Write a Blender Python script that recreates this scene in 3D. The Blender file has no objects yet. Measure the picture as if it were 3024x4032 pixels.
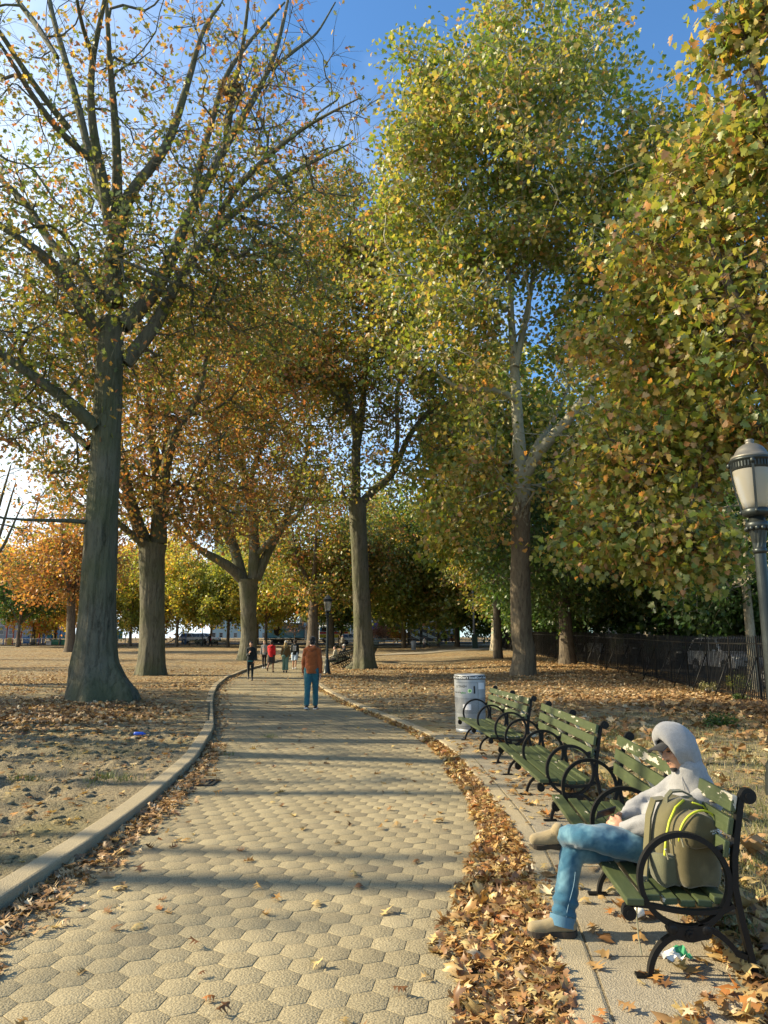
import bpy, bmesh, math, random
import numpy as np
from mathutils import Vector, Matrix, Quaternion

R = random.Random(11)
rng = np.random.default_rng(11)
SC = bpy.context.scene
COL = SC.collection
rad = math.radians

# ------------------------------------------------------------------ camera
HC = 1.70                       # eye height of the photographer
FPX = 2790.0                    # focal length in pixels of the 3024 x 4032 photograph
TILT = math.atan(514 / FPX)
CT, ST = math.cos(TILT), math.sin(TILT)
cam_d = bpy.data.cameras.new('camera')
cam = bpy.data.objects.new('camera', cam_d)
COL.objects.link(cam)
cam.location = (0, 0, HC)
cam.rotation_euler = (math.pi / 2 + TILT, 0, 0)
cam_d.sensor_fit = 'VERTICAL'
cam_d.sensor_height = 24.0
cam_d.lens = 24.0 * FPX / 4032
cam_d.clip_start = 0.05
cam_d.clip_end = 3000
SC.camera = cam

def ray(px, py):
    xc = (px - 1512) / FPX; yc = -(py - 2016) / FPX
    return Vector((xc, CT - yc * ST, ST + yc * CT))
def PS(px, py, s):              # place by distance along the view axis
    return Vector((0, 0, HC)) + ray(px, py) * s
def PY(px, py, y):              # place on the plane of a given y
    d = ray(px, py); return Vector((0, 0, HC)) + d * (y / d.y)
def C1(x, y): return (1700 + x / 1.253, 2600 + y / 1.253)

# ------------------------------------------------------------------ tags
def tag(o, label=None, cat=None, group=None, kind=None):
    if label: o['label'] = label
    if cat: o['category'] = cat
    if group: o['group'] = group
    if kind: o['kind'] = kind
    return o
def empty(name, loc=(0, 0, 0), rz=0.0, label=None, cat=None, group=None, parent=None):
    o = bpy.data.objects.new(name, None); COL.objects.link(o)
    o.location = loc; o.rotation_euler = (0, 0, rz)
    o.empty_display_size = 0.1
    if parent: o.parent = parent
    return tag(o, label, cat, group)
def link(name, me, parent=None):
    o = bpy.data.objects.new(name, me); COL.objects.link(o)
    if parent: o.parent = parent
    return o
def copy_tree(o, parent=None):
    c = o.copy(); COL.objects.link(c)
    if parent: c.parent = parent
    for ch in list(o.children): copy_tree(ch, c)
    return c

# ------------------------------------------------------------------ value noise
def _hash(ix, iy, seed):
    h = (ix.astype(np.int64) * 374761393 + iy.astype(np.int64) * 668265263 + seed * 974711) & 0x7fffffff
    h = ((h ^ (h >> 13)) * 1274126177) & 0x7fffffff
    return ((h ^ (h >> 16)) & 0xffff) / 65535.0
def vnoise(x, y, seed=0):
    x = np.asarray(x, float); y = np.asarray(y, float)
    ix = np.floor(x); iy = np.floor(y); fx = x - ix; fy = y - iy
    fx = fx * fx * (3 - 2 * fx); fy = fy * fy * (3 - 2 * fy)
    a = _hash(ix, iy, seed); b = _hash(ix + 1, iy, seed); c = _hash(ix, iy + 1, seed); d = _hash(ix + 1, iy + 1, seed)
    return (a * (1 - fx) + b * fx) * (1 - fy) + (c * (1 - fx) + d * fx) * fy
def fbm(x, y, seed=0, o=4):
    v = 0; a = .5; 
    for k in range(o):
        v = v + a * vnoise(np.asarray(x) * 2 ** k, np.asarray(y) * 2 ** k, seed + k); a *= .5
    return v
def sstep(a, b, x):
    t = np.clip((np.asarray(x, float) - a) / (b - a), 0, 1); return t * t * (3 - 2 * t)

# ------------------------------------------------------------------ meshes
def np_mesh(name, verts, faces, mat, parent=None, smooth=False, tint=None, tint_name='tint', flat_k=None):
    """verts (n,3); faces: list of (m,k) int arrays"""
    me = bpy.data.meshes.new(name)
    verts = np.asarray(verts, np.float32)
    me.vertices.add(len(verts)); me.vertices.foreach_set('co', verts.ravel())
    if not isinstance(faces, (list, tuple)): faces = [faces]
    faces = [np.asarray(f, np.int32) for f in faces if len(f)]
    nl = sum(f.size for f in faces); nf = sum(len(f) for f in faces)
    me.loops.add(nl); me.polygons.add(nf)
    me.loops.foreach_set('vertex_index', np.concatenate([f.ravel() for f in faces]))
    starts = []; c = 0
    for f in faces:
        starts.append(c + np.arange(len(f), dtype=np.int32) * f.shape[1]); c += f.size
    me.polygons.foreach_set('loop_start', np.concatenate(starts))
    if smooth: me.polygons.foreach_set('use_smooth', np.ones(nf, bool))
    if tint is not None:
        a = me.attributes.new(tint_name, 'FLOAT', 'POINT'); a.data.foreach_set('value', np.asarray(tint, np.float32))
    me.update(calc_edges=True)
    me.validate()
    for m in (mat if isinstance(mat, (list, tuple)) else [mat]): me.materials.append(m)
    return link(name, me, parent)

def frames(pts):
    pts = np.asarray(pts, float); n = len(pts)
    t = np.gradient(pts, axis=0); t /= np.linalg.norm(t, axis=1)[:, None] + 1e-12
    up = np.array([0, 0, 1.]) if abs(t[0][2]) < .9 else np.array([1., 0, 0])
    u = np.zeros_like(pts); v = np.zeros_like(pts)
    a = np.cross(up, t[0]); a /= np.linalg.norm(a)
    for i in range(n):
        a = a - t[i] * a.dot(t[i]); a /= np.linalg.norm(a) + 1e-12
        u[i] = a; v[i] = np.cross(t[i], a)
    return t, u, v

def tube_np(pts, radii, m=6, cap=False):
    pts = np.asarray(pts, float); n = len(pts); radii = np.asarray(radii, float)
    t, u, v = frames(pts)
    ang = np.arange(m) * 2 * math.pi / m
    ring = (np.cos(ang)[None, :, None] * u[:, None, :] + np.sin(ang)[None, :, None] * v[:, None, :]) * radii[:, None, None]
    V = (pts[:, None, :] + ring).reshape(-1, 3)
    i = np.arange(n - 1)[:, None]; j = np.arange(m)[None, :]
    a = i * m + j; b = i * m + (j + 1) % m
    F = np.stack([a, b, b + m, a + m], -1).reshape(-1, 4)
    return V, F

class MB:
    """collects shapes; build() links them as ONE mesh object"""
    def __init__(s): s.v = []; s.f = []; s.mi = []; s.sm = []; s.cur = 0
    def add(s, V, F, smooth=False):
        o = len(s.v)
        s.v.extend([tuple(map(float, p)) for p in V])
        for f in F: s.f.append([int(i) + o for i in f]); s.mi.append(s.cur); s.sm.append(smooth)
    def box(s, c, d, rot=None, bev=0.0):
        c = Vector(c); d = Vector(d) / 2
        if bev > 0:
            b = min(bev, min(d) * .9); V = []; 
            bm = bmesh.new(); bmesh.ops.create_cube(bm, size=1)
            for v in bm.verts: v.co = Vector((v.co.x * 2 * d.x, v.co.y * 2 * d.y, v.co.z * 2 * d.z))
            bmesh.ops.bevel(bm, geom=bm.edges[:], offset=b, segments=2, affect='EDGES', profile=.6)
            V = [v.co.copy() for v in bm.verts]; F = [[v.index for v in f.verts] for f in bm.faces]; bm.free()
        else:
            V = [Vector((x * d.x, y * d.y, z * d.z)) for x in (-1, 1) for y in (-1, 1) for z in (-1, 1)]
            F = [(0, 1, 3, 2), (4, 6, 7, 5), (0, 4, 5, 1), (2, 3, 7, 6), (0, 2, 6, 4), (1, 5, 7, 3)]
        if rot is not None: V = [rot @ p for p in V]
        s.add([p + c for p in V], F)
    def bar(s, a, b, w, h, up=(0, 0, 1), bev=0.0):
        a = Vector(a); b = Vector(b); t = (b - a); L = t.length; t.normalize()
        u = Vector(up); x = t.cross(u); x.normalize(); u = x.cross(t)
        m = Matrix((t, x, u)).transposed()
        s.box((a + b) / 2, (L, w, h), m, bev)
    def tube(s, pts, r, m=8, cap=True):
        pts = [Vector(p) for p in pts]
        rr = r if hasattr(r, '__len__') else [r] * len(pts)
        V, F = tube_np([tuple(p) for p in pts], rr, m)
        F = [list(f) for f in F]
        if cap:
            F.append(list(range(m))[::-1]); F.append([(len(pts) - 1) * m + k for k in range(m)])
        s.add(V, F, True)
    def ribbon(s, pts, w, h, side):
        """rectangular section swept along pts; side(i) gives the across direction"""
        pts = [Vector(p) for p in pts]; V = []; n = len(pts)
        for i, p in enumerate(pts):
            t = (pts[min(i + 1, n - 1)] - pts[max(i - 1, 0)]).normalized()
            a = Vector(side(i) if callable(side) else side).normalized(); b = t.cross(a).normalized()
            for sx, sy in ((-1, -1), (1, -1), (1, 1), (-1, 1)): V.append(p + a * sx * w / 2 + b * sy * h / 2)
        F = []
        for i in range(n - 1):
            for k in range(4):
                F.append((i * 4 + k, i * 4 + (k + 1) % 4, (i + 1) * 4 + (k + 1) % 4, (i + 1) * 4 + k))
        F.append((3, 2, 1, 0)); F.append(tuple((n - 1) * 4 + k for k in range(4)))
        s.add(V, F, False)
    def ring(s, c, R_, w, h, normal=(1, 0, 0), a0=0, a1=360, n=40, up=(0, 0, 1)):
        """ring of rectangular section w (along normal) x h (radial)"""
        N = Vector(normal).normalized(); U = Vector(up); X = U.cross(N).normalized(); c = Vector(c)
        full = abs(a1 - a0) >= 359.9
        k = n if full else n + 1; V = []
        for i in range(k):
            a = rad(a0 + (a1 - a0) * i / n); d = X * math.cos(a) + U * math.sin(a)
            for dr, dn in ((-h / 2, -w / 2), (h / 2, -w / 2), (h / 2, w / 2), (-h / 2, w / 2)): V.append(c + d * (R_ + dr) + N * dn)
        F = []
        for i in range(n):
            j = (i + 1) % k
            for q in range(4): F.append((i * 4 + q, i * 4 + (q + 1) % 4, j * 4 + (q + 1) % 4, j * 4 + q))
        if not full: F.append((3, 2, 1, 0)); F.append(tuple(n * 4 + q for q in range(4)))
        s.add(V, F, False)
    def lathe(s, prof, c=(0, 0, 0), m=24, flutes=None, smooth=True):
        V = []; n = len(prof); c = Vector(c)
        for i, (r, z) in enumerate(prof):
            for k in range(m):
                a = 2 * math.pi * k / m; rr = r
                if flutes and flutes[0] <= z <= flutes[1]: rr = r * (1 - flutes[2] * (k % 2))
                V.append(c + Vector((rr * math.cos(a), rr * math.sin(a), z)))
        F = []
        for i in range(n - 1):
            for k in range(m): F.append((i * m + k, i * m + (k + 1) % m, (i + 1) * m + (k + 1) % m, (i + 1) * m + k))
        F.append(list(range(m))[::-1]); F.append([(n - 1) * m + k for k in range(m)])
        s.add(V, F, smooth)
    def ell(s, c, r, rot=None, seg=14, rings=9):
        c = Vector(c); V = []; F = []
        for i in range(rings + 1):
            th = math.pi * i / rings
            for k in range(seg):
                ph = 2 * math.pi * k / seg
                p = Vector((r[0] * math.sin(th) * math.cos(ph), r[1] * math.sin(th) * math.sin(ph), r[2] * math.cos(th)))
                V.append((rot @ p if rot is not None else p) + c)
        for i in range(rings):
            for k in range(seg): F.append((i * seg + k, (i + 1) * seg + k, (i + 1) * seg + (k + 1) % seg, i * seg + (k + 1) % seg))
        s.add(V, F, True)
    def prism(s, poly, o, ux, uy, depth):
        """closed 2D outline extruded by the vector depth"""
        o = Vector(o); ux = Vector(ux); uy = Vector(uy); depth = Vector(depth); n = len(poly)
        a = [o + ux * p[0] + uy * p[1] for p in poly]; b = [p + depth for p in a]
        s.add(a + b, [list(range(n))[::-1], [n + i for i in range(n)]] + [(i, (i + 1) % n, n + (i + 1) % n, n + i) for i in range(n)])
    def quad(s, a, b, c, d): s.add([a, b, c, d], [(0, 1, 2, 3)])
    def build(s, name, mats, parent=None, smooth=None, angle=None):
        me = bpy.data.meshes.new(name); me.from_pydata(s.v, [], s.f)
        for m in (mats if isinstance(mats, (list, tuple)) else [mats]): me.materials.append(m)
        me.polygons.foreach_set('material_index', s.mi)
        me.polygons.foreach_set('use_smooth', s.sm if smooth is None else [smooth] * len(s.f))
        me.update(); bm = bmesh.new(); bm.from_mesh(me)
        bmesh.ops.remove_doubles(bm, verts=bm.verts[:], dist=1e-6)
        bmesh.ops.recalc_face_normals(bm, faces=bm.faces[:]); bm.to_mesh(me); bm.free()
        return link(name, me, parent)

def text_mb(mb, txt, size, fn, res=2):
    """flat lettering: fn maps (x, y) of the text plane to a 3D point"""
    cu = bpy.data.curves.new('lettering', 'FONT'); cu.body = txt; cu.size = size; cu.align_x = 'CENTER'; cu.align_y = 'CENTER'
    cu.resolution_u = res; cu.offset = size * .012
    o = bpy.data.objects.new('lettering', cu); COL.objects.link(o)
    dg = bpy.context.evaluated_depsgraph_get(); me = bpy.data.meshes.new_from_object(o.evaluated_get(dg))
    mb.add([fn(v.co.x, v.co.y) for v in me.vertices], [list(p.vertices) for p in me.polygons])
    bpy.data.objects.remove(o); bpy.data.curves.remove(cu); bpy.data.meshes.remove(me)

# ------------------------------------------------------------------ materials
class M_:
    def __init__(s, name):
        s.m = bpy.data.materials.new(name); s.m.use_nodes = True; s.t = s.m.node_tree; s.t.nodes.clear()
        s.out = s.n('ShaderNodeOutputMaterial')
    def n(s, t, **k):
        x = s.t.nodes.new(t)
        for a, b in k.items():
            if a.startswith('i_'): x.inputs[a[2:].replace('_', ' ')].default_value = b
            else: setattr(x, a, b)
        return x
    def l(s, a, b): s.t.links.new(a, b)
    def coord(s, scale=(1, 1, 1), kind='Object'):
        c = s.n('ShaderNodeTexCoord'); mp = s.n('ShaderNodeMapping'); mp.inputs['Scale'].default_value = scale
        s.l(c.outputs[kind], mp.inputs['Vector']); return mp.outputs[0]
    def noise(s, vec, scale, detail=4, rough=.55, dist=0):
        x = s.n('ShaderNodeTexNoise'); x.inputs['Scale'].default_value = scale; x.inputs['Detail'].default_value = detail
        x.inputs['Roughness'].default_value = rough; x.inputs['Distortion'].default_value = dist; s.l(vec, x.inputs['Vector']); return x.outputs['Fac']
    def voro(s, vec, scale, feature='F1', out='Distance', rnd=1):
        x = s.n('ShaderNodeTexVoronoi'); x.feature = feature; x.inputs['Scale'].default_value = scale; x.inputs['Randomness'].default_value = rnd
        s.l(vec, x.inputs['Vector']); return x.outputs[out]
    def ramp(s, fac, stops, interp='LINEAR'):
        x = s.n('ShaderNodeValToRGB'); r = x.color_ramp; r.interpolation = interp
        while len(r.elements) < len(stops): r.elements.new(.5)
        for e, (p, c) in zip(r.elements, stops):
            e.position = p; e.color = (*c, 1) if hasattr(c, '__len__') else (c, c, c, 1)
        s.l(fac, x.inputs[0]); return x.outputs[0]
    def mix(s, f, a, b, mode='MIX'):
        x = s.n('ShaderNodeMix'); x.data_type = 'RGBA'; x.blend_type = mode
        for v, i in ((f, 0), (a, 6), (b, 7)):
            if hasattr(v, 'links') or hasattr(v, 'is_linked'): s.l(v, x.inputs[i])
            else: x.inputs[i].default_value = (*v, 1) if hasattr(v, '__len__') else v
        return x.outputs[2]
    def math(s, op, a, b=0.0, c=None):
        x = s.n('ShaderNodeMath'); x.operation = op
        for v, i in ((a, 0), (b, 1), (c, 2)):
            if v is None: continue
            if hasattr(v, 'is_linked'): s.l(v, x.inputs[i])
            else: x.inputs[i].default_value = v
        return x.outputs[0]
    def bump(s, h, strength=.5, dist=.01, normal=None):
        x = s.n('ShaderNodeBump'); x.inputs['Strength'].default_value = strength; x.inputs['Distance'].default_value = dist
        s.l(h, x.inputs['Height'])
        if normal is not None: s.l(normal, x.inputs['Normal'])
        return x.outputs[0]
    def attr(s, name): 
        x = s.n('ShaderNodeAttribute'); x.attribute_name = name; return x.outputs['Fac']
    def pbr(s, col, rough=.7, normal=None, metal=0., spec=.5, **kw):
        p = s.n('ShaderNodeBsdfPrincipled')
        for v, k in ((col, 'Base Color'), (rough, 'Roughness'), (metal, 'Metallic'), (spec, 'Specular IOR Level')):
            if hasattr(v, 'is_linked'): s.l(v, p.inputs[k])
            else: p.inputs[k].default_value = (*v, 1) if hasattr(v, '__len__') else v
        for k, v in kw.items(): p.inputs[k.replace('_', ' ')].default_value = v
        if normal is not None: s.l(normal, p.inputs['Normal'])
        s.l(p.outputs[0], s.out.inputs[0]); return s.m

def plain(name, col, rough=.6, metal=0., var=.25, scale=8., bump=.15, bscale=60., spec=.4, **kw):
    """paint, cloth, metal ... : the colour varies softly and the surface is not perfectly smooth"""
    m = M_(name); v = m.coord(); a = m.noise(v, scale, 5, .6)
    c = m.mix(a, tuple(x * (1 - var) for x in col), tuple(min(1, x * (1 + var)) for x in col))
    r = m.math('MULTIPLY_ADD', m.noise(v, scale * 2.3, 3), .25, rough - .12)
    return m.pbr(c, r, m.bump(m.noise(v, bscale, 3), bump, .004), metal, spec, **kw)
MATS = {}
def bark(name, lo, hi, sx=7., moss=None, white=None):
    m = M_(name); v = m.coord((sx, sx, sx * .085))
    w = m.n('ShaderNodeVectorMath'); w.operation = 'ADD'; m.l(v, w.inputs[0])
    nz = m.n('ShaderNodeTexNoise'); nz.inputs['Scale'].default_value = 1.0; nz.inputs['Detail'].default_value = 4; m.l(m.coord((sx, sx, sx * .3)), nz.inputs['Vector'])
    sc = m.n('ShaderNodeVectorMath'); sc.operation = 'SCALE'; sc.inputs[3].default_value = 1.5; m.l(nz.outputs['Color'], sc.inputs[0]); m.l(sc.outputs[0], w.inputs[1])
    d = m.voro(w.outputs[0], 1.5, 'SMOOTH_F1'); d2 = m.noise(w.outputs[0], 2.2, 5, .7); n2 = m.noise(m.coord((sx, sx, sx * .5)), 6, 4, .7)
    h = m.math('ADD', m.math('MULTIPLY_ADD', d, -.55, .62), m.math('MULTIPLY_ADD', d2, .9, m.math('MULTIPLY_ADD', n2, .35, -.32)))
    c = m.ramp(h, [(.34, tuple(x * .30 for x in lo)), (.50, lo), (.74, hi)])
    big = m.noise(m.coord(), .7, 3)
    if moss: c = m.mix(m.ramp(big, [(.42, 0.), (.62, .6)]), c, moss)
    if white:        # plane tree: flaking pale patches, all over above, few near the ground
        vv = m.coord((1, 1, .55)); pz = m.noise(vv, 3.2, 4, .6, .6)
        sep = m.n('ShaderNodeSeparateXYZ'); m.l(m.coord(), sep.inputs[0])
        zz = m.math('MULTIPLY_ADD', sep.outputs['Z'], 1 / 7., -1.05)
        t = m.math('ADD', m.math('MINIMUM', m.math('MAXIMUM', zz, -.6), .22), pz)
        c = m.mix(m.ramp(t, [(.54, 0.), (.60, 1.)]), c, m.mix(m.noise(vv, 9, 3), (.22, .22, .14), (.44, .42, .33)))
        bs = m.ramp(t, [(.5, 1.), (.62, .1)])
        x = m.n('ShaderNodeBump'); x.inputs['Distance'].default_value = .05; m.l(bs, x.inputs['Strength']); m.l(h, x.inputs['Height'])
        return m.pbr(c, .85, x.outputs[0], spec=.2)
    return m.pbr(c, .9, m.bump(h, 1., .06), spec=.2)
def leafmat(name, stops, trans=.45, gain=1.):
    m = M_(name); c = m.ramp(m.attr('tint'), [(p, tuple(min(.8, x * gain) for x in q)) for p, q in stops])
    d = m.n('ShaderNodeBsdfDiffuse'); t = m.n('ShaderNodeBsdfTranslucent'); g = m.n('ShaderNodeBsdfGlossy'); g.inputs['Roughness'].default_value = .45
    m.l(c, d.inputs[0]); m.l(m.mix(.5, c, m.mix(1., c, (1.6, 1.5, .6), 'MULTIPLY')), t.inputs[0])
    x = m.n('ShaderNodeMixShader'); x.inputs[0].default_value = trans; m.l(d.outputs[0], x.inputs[1]); m.l(t.outputs[0], x.inputs[2])
    y = m.n('ShaderNodeMixShader'); y.inputs[0].default_value = .045; m.l(x.outputs[0], y.inputs[1]); m.l(g.outputs[0], y.inputs[2])
    m.l(y.outputs[0], m.out.inputs[0]); return m.m

K = MATS
K['bark_oak'] = bark('oak_bark', (.078, .074, .052), (.15, .142, .10), 7, moss=(.085, .098, .042))
K['bark_dark'] = bark('dark_bark', (.075, .06, .045), (.15, .125, .09), 9)
K['bark_plane'] = bark('plane_bark', (.12, .095, .065), (.20, .165, .11), 9, white=True)
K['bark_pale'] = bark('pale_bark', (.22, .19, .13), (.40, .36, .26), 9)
# leaf colours run from green through yellow to rust along the tint
K['leaf_oak'] = leafmat('oak_leaf', [(0, (.07, .10, .02)), (.3, (.145, .15, .027)), (.5, (.24, .16, .035)), (.68, (.28, .12, .04)), (.85, (.22, .075, .03)), (1, (.38, .26, .06))], .52, 1.55)
K['leaf_oak_rust'] = leafmat('rust_oak_leaf', [(0, (.09, .11, .025)), (.25, (.17, .15, .03)), (.5, (.27, .14, .04)), (.75, (.25, .095, .035)), (1, (.36, .22, .06))], .52, 1.45)
K['leaf_plane'] = leafmat('plane_leaf', [(0, (.075, .12, .018)), (.3, (.14, .165, .026)), (.52, (.23, .215, .04)), (.72, (.28, .20, .06)), (.88, (.21, .115, .05)), (1, (.40, .19, .05))], .52, 1.5)
K['leaf_yellow'] = leafmat('yellow_leaf', [(0, (.13, .17, .03)), (.35, (.27, .26, .04)), (.65, (.42, .31, .05)), (.85, (.45, .22, .05)), (1, (.4, .14, .05))], .55, 1.45)
K['leaf_green'] = leafmat('green_leaf', [(0, (.025, .06, .014)), (.5, (.05, .095, .02)), (.85, (.10, .13, .03)), (1, (.2, .17, .04))], .42, 1.5)
K['leaf_pink'] = leafmat('pink_leaf', [(0, (.35, .22, .14)), (.5, (.42, .22, .16)), (1, (.4, .13, .08))])
K['fallen'] = leafmat('fallen_leaf', [(0, (.13, .06, .025)), (.2, (.22, .115, .045)), (.42, (.36, .22, .085)), (.70, (.52, .40, .17)), (.85, (.40, .22, .065)), (.94, (.32, .11, .03)), (1, (.62, .53, .34))], .2)
K['fallen_brown'] = leafmat('brown_fallen_leaf', [(0, (.11, .062, .03)), (.35, (.22, .125, .055)), (.65, (.36, .22, .10)), (.9, (.50, .36, .18)), (1, (.60, .50, .34))], .15)
K['grass'] = leafmat('grass_blade', [(0, (.07, .11, .025)), (.35, (.15, .17, .05)), (.6, (.34, .30, .13)), (1, (.5, .43, .22))], .35)
K['iron'] = plain('black_iron', (.008, .008, .0075), .5, 0, .4, 10, .3, 90, .25)
K['iron_brown'] = plain('weathered_iron', (.035, .033, .028), .55, 0, .5, 6, .3, 90)

def bench_paint():
    m = M_('peeling_green_paint'); v = m.coord((1, 1, 1)); oi = m.n('ShaderNodeObjectInfo'); ad = m.n('ShaderNodeVectorMath'); ad.operation = 'ADD'; sc_ = m.math('MULTIPLY', oi.outputs['Random'], 37.)
    m.l(m.coord((2.2, 9, 9)), ad.inputs[0]); m.l(sc_, ad.inputs[1]); p = m.noise(ad.outputs[0], 1.6, 6, .66)
    at = m.attr('wear')
    t = m.math('ADD', p, at)
    g = m.mix(m.noise(v, 11, 4), (.030, .045, .016), (.062, .080, .032))
    g = m.mix(m.ramp(m.noise(m.coord((3, 30, 30)), 3, 4), [(.5, 0.), (.8, .3)]), g, (.13, .15, .07))
    wood = m.mix(m.noise(m.coord((3, 60, 60)), 4, 4), (.30, .27, .2), (.56, .52, .42))
    c = m.mix(m.ramp(t, [(.635, 0.), (.65, 1.)]), g, wood)
    h = m.math('ADD', m.ramp(t, [(.625, 1.), (.655, 0.)]), m.math('MULTIPLY', m.noise(m.coord((4, 60, 60)), 5, 3), .4))
    return m.pbr(c, .48, m.bump(h, .5, .004), spec=.45)
K['paint'] = bench_paint()
def concrete(name, lo, hi, speck=.5, sc=140):
    m = M_(name); v = m.coord()
    a = m.mix(m.noise(v, 1.3, 5, .6), lo, hi)
    s = m.noise(v, sc, 2, .7); vo = m.voro(v, sc * .9)
    a = m.mix(m.ramp(s, [(.36, speck), (.52, 0.)]), a, tuple(x * .38 for x in lo))
    a = m.mix(m.ramp(m.voro(v, sc * .6, out='Color'), [(.8, 0.), (.95, .3)]), a, tuple(min(1, x * 1.5) for x in hi))
    stain = m.noise(v, .45, 4, .65); a = m.mix(m.ramp(stain, [(.5, 0.), (.7, .35)]), a, tuple(x * .55 for x in lo))
    return m, a, m.bump(m.math('ADD', vo, m.math('MULTIPLY', s, .7)), .55, .006)
m, a, b = concrete('kerb_concrete', (.31, .26, .165), (.42, .355, .235)); K['kerb'] = m.pbr(a, .9, b, spec=.2)
m, a, b = concrete('pad_concrete', (.25, .215, .15), (.36, .315, .225), .55, 120); K['pad'] = m.pbr(a, .9, b, spec=.2)
m, a, b = concrete('hex_paver', (.25, .212, .130), (.36, .308, .192), .8, 95)
at = m.attr('tint'); a = m.mix(m.ramp(at, [(0, .75), (.5, 0.), (1, .0)]), a, (.17, .145, .10)); a = m.mix(m.ramp(at, [(.6, 0.), (1, .35)]), a, (.42, .355, .22))
sepx = m.n('ShaderNodeTexCoord')
K['paver'] = m.pbr(a, .92, b, spec=.15)
K['joint'] = plain('sandy_joint', (.17, .138, .085), .95, 0, .4, 20, .6, 120, .1)
K['asphalt'] = plain('asphalt', (.055, .055, .057), .85, 0, .3, 3, .5, 140, .3)
def soil():
    m = M_('park_soil'); v = m.coord()
    n1 = m.noise(v, .55, 5, .6); n2 = m.noise(v, 13, 6, .7); n3 = m.noise(v, 45, 3, .7)
    dirt = m.mix(n2, (.24, .195, .12), (.48, .41, .265))
    dirt = m.mix(m.ramp(n3, [(.35, .7), (.55, 0.)]), dirt, (.12, .09, .055))
    green = m.mix(n3, (.13, .13, .05), (.30, .27, .12))
    c = m.mix(m.ramp(n1, [(.50, 0.), (.68, .6)]), dirt, green)
    # leaf litter: small flakes of brown and tan, as many as the attribute says
    vc = m.n('ShaderNodeTexVoronoi'); vc.inputs['Scale'].default_value = 9.; m.l(m.coord((1, 1, 1)), vc.inputs['Vector'])
    sp = m.n('ShaderNodeSeparateColor'); m.l(vc.outputs['Color'], sp.inputs[0])
    lit = m.ramp(sp.outputs[0], [(0, (.13, .075, .035)), (.35, (.28, .17, .08)), (.7, (.46, .32, .15)), (1, (.58, .46, .25))])
    msk = m.math('GREATER_THAN', m.attr('litter'), sp.outputs[1])
    c = m.mix(msk, c, lit)
    h = m.math('ADD', m.math('MULTIPLY', n2, 1.), m.math('ADD', m.math('MULTIPLY', n3, .5), m.math('MULTIPLY', m.math('MULTIPLY', vc.outputs['Distance'], -3.), msk)))
    return m.pbr(c, .95, m.bump(h, 1., .09), spec=.1)
K['soil'] = soil()
# ------------------------------------------------------------------ sky and sun
SUN_EL, SUN_AZ = 30.0, 175.0        # the sun stands to the left; azimuth is counted from +x towards +y
sun_dir = Vector((math.cos(rad(SUN_EL)) * math.cos(rad(SUN_AZ)), math.cos(rad(SUN_EL)) * math.sin(rad(SUN_AZ)), math.sin(rad(SUN_EL))))
W = bpy.data.worlds.new('World'); SC.world = W; W.use_nodes = True
wt = W.node_tree; wt.nodes.clear()
wo = wt.nodes.new('ShaderNodeOutputWorld'); bg = wt.nodes.new('ShaderNodeBackground'); bg.inputs[1].default_value = 0.105
sky = wt.nodes.new('ShaderNodeTexSky'); sky.sky_type = 'NISHITA'; sky.sun_disc = False
sky.sun_elevation = rad(SUN_EL); sky.sun_rotation = rad(90 - SUN_AZ); sky.air_density = 1.0; sky.dust_density = .6; sky.ozone_density = 2.2
tc = wt.nodes.new('ShaderNodeTexCoord'); sep = wt.nodes.new('ShaderNodeSeparateXYZ'); wt.links.new(tc.outputs['Generated'], sep.inputs[0])
def wmath(op, a, b=0., c=0.):
    x = wt.nodes.new('ShaderNodeMath'); x.operation = op
    for v, i in ((a, 0), (b, 1), (c, 2)):
        if hasattr(v, 'is_linked'): wt.links.new(v, x.inputs[i])
        else: x.inputs[i].default_value = v
    return x.outputs[0]
zz = wmath('ADD', wmath('MAXIMUM', sep.outputs['Z'], 0.), .12)
cmb = wt.nodes.new('ShaderNodeCombineXYZ'); wt.links.new(wmath('DIVIDE', sep.outputs['X'], zz), cmb.inputs[0]); wt.links.new(wmath('DIVIDE', sep.outputs['Y'], zz), cmb.inputs[1])
nz = wt.nodes.new('ShaderNodeTexNoise'); nz.inputs['Scale'].default_value = .85; nz.inputs['Detail'].default_value = 7; nz.inputs['Roughness'].default_value = .58
wt.links.new(cmb.outputs[0], nz.inputs['Vector'])
# thin cloud, thickest towards the sun's side
side = wmath('MULTIPLY_ADD', sep.outputs['X'], -.62, .06)
low = wmath('MULTIPLY_ADD', sep.outputs['Z'], -.45, .25)
cf = wmath('ADD', wmath('ADD', nz.outputs['Fac'], side), low)
cr = wt.nodes.new('ShaderNodeValToRGB'); cr.color_ramp.elements[0].position = .52; cr.color_ramp.elements[1].position = 1.0
cr.color_ramp.elements[0].color = (0, 0, 0, 1); cr.color_ramp.elements[1].color = (.95, .95, .95, 1); wt.links.new(cf, cr.inputs[0])
skt = wt.nodes.new('ShaderNodeMix'); skt.data_type = 'RGBA'; skt.blend_type = 'MULTIPLY'; skt.inputs[0].default_value = 1; wt.links.new(sky.outputs[0], skt.inputs[6]); skt.inputs[7].default_value = (.66, 1.0, 1.22, 1)   # the deep blue of a clear autumn day
wm = wt.nodes.new('ShaderNodeMix'); wm.data_type = 'RGBA'; wt.links.new(cr.outputs[0], wm.inputs[0]); wt.links.new(skt.outputs[2], wm.inputs[6]); wm.inputs[7].default_value = (6.2, 6.9, 7.4, 1)
wt.links.new(wm.outputs[2], bg.inputs[0]); wt.links.new(bg.outputs[0], wo.inputs[0])
sd = bpy.data.lights.new('sun', 'SUN'); sd.energy = 5.0; sd.angle = rad(.55); sd.color = (1, .84, .58)
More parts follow.
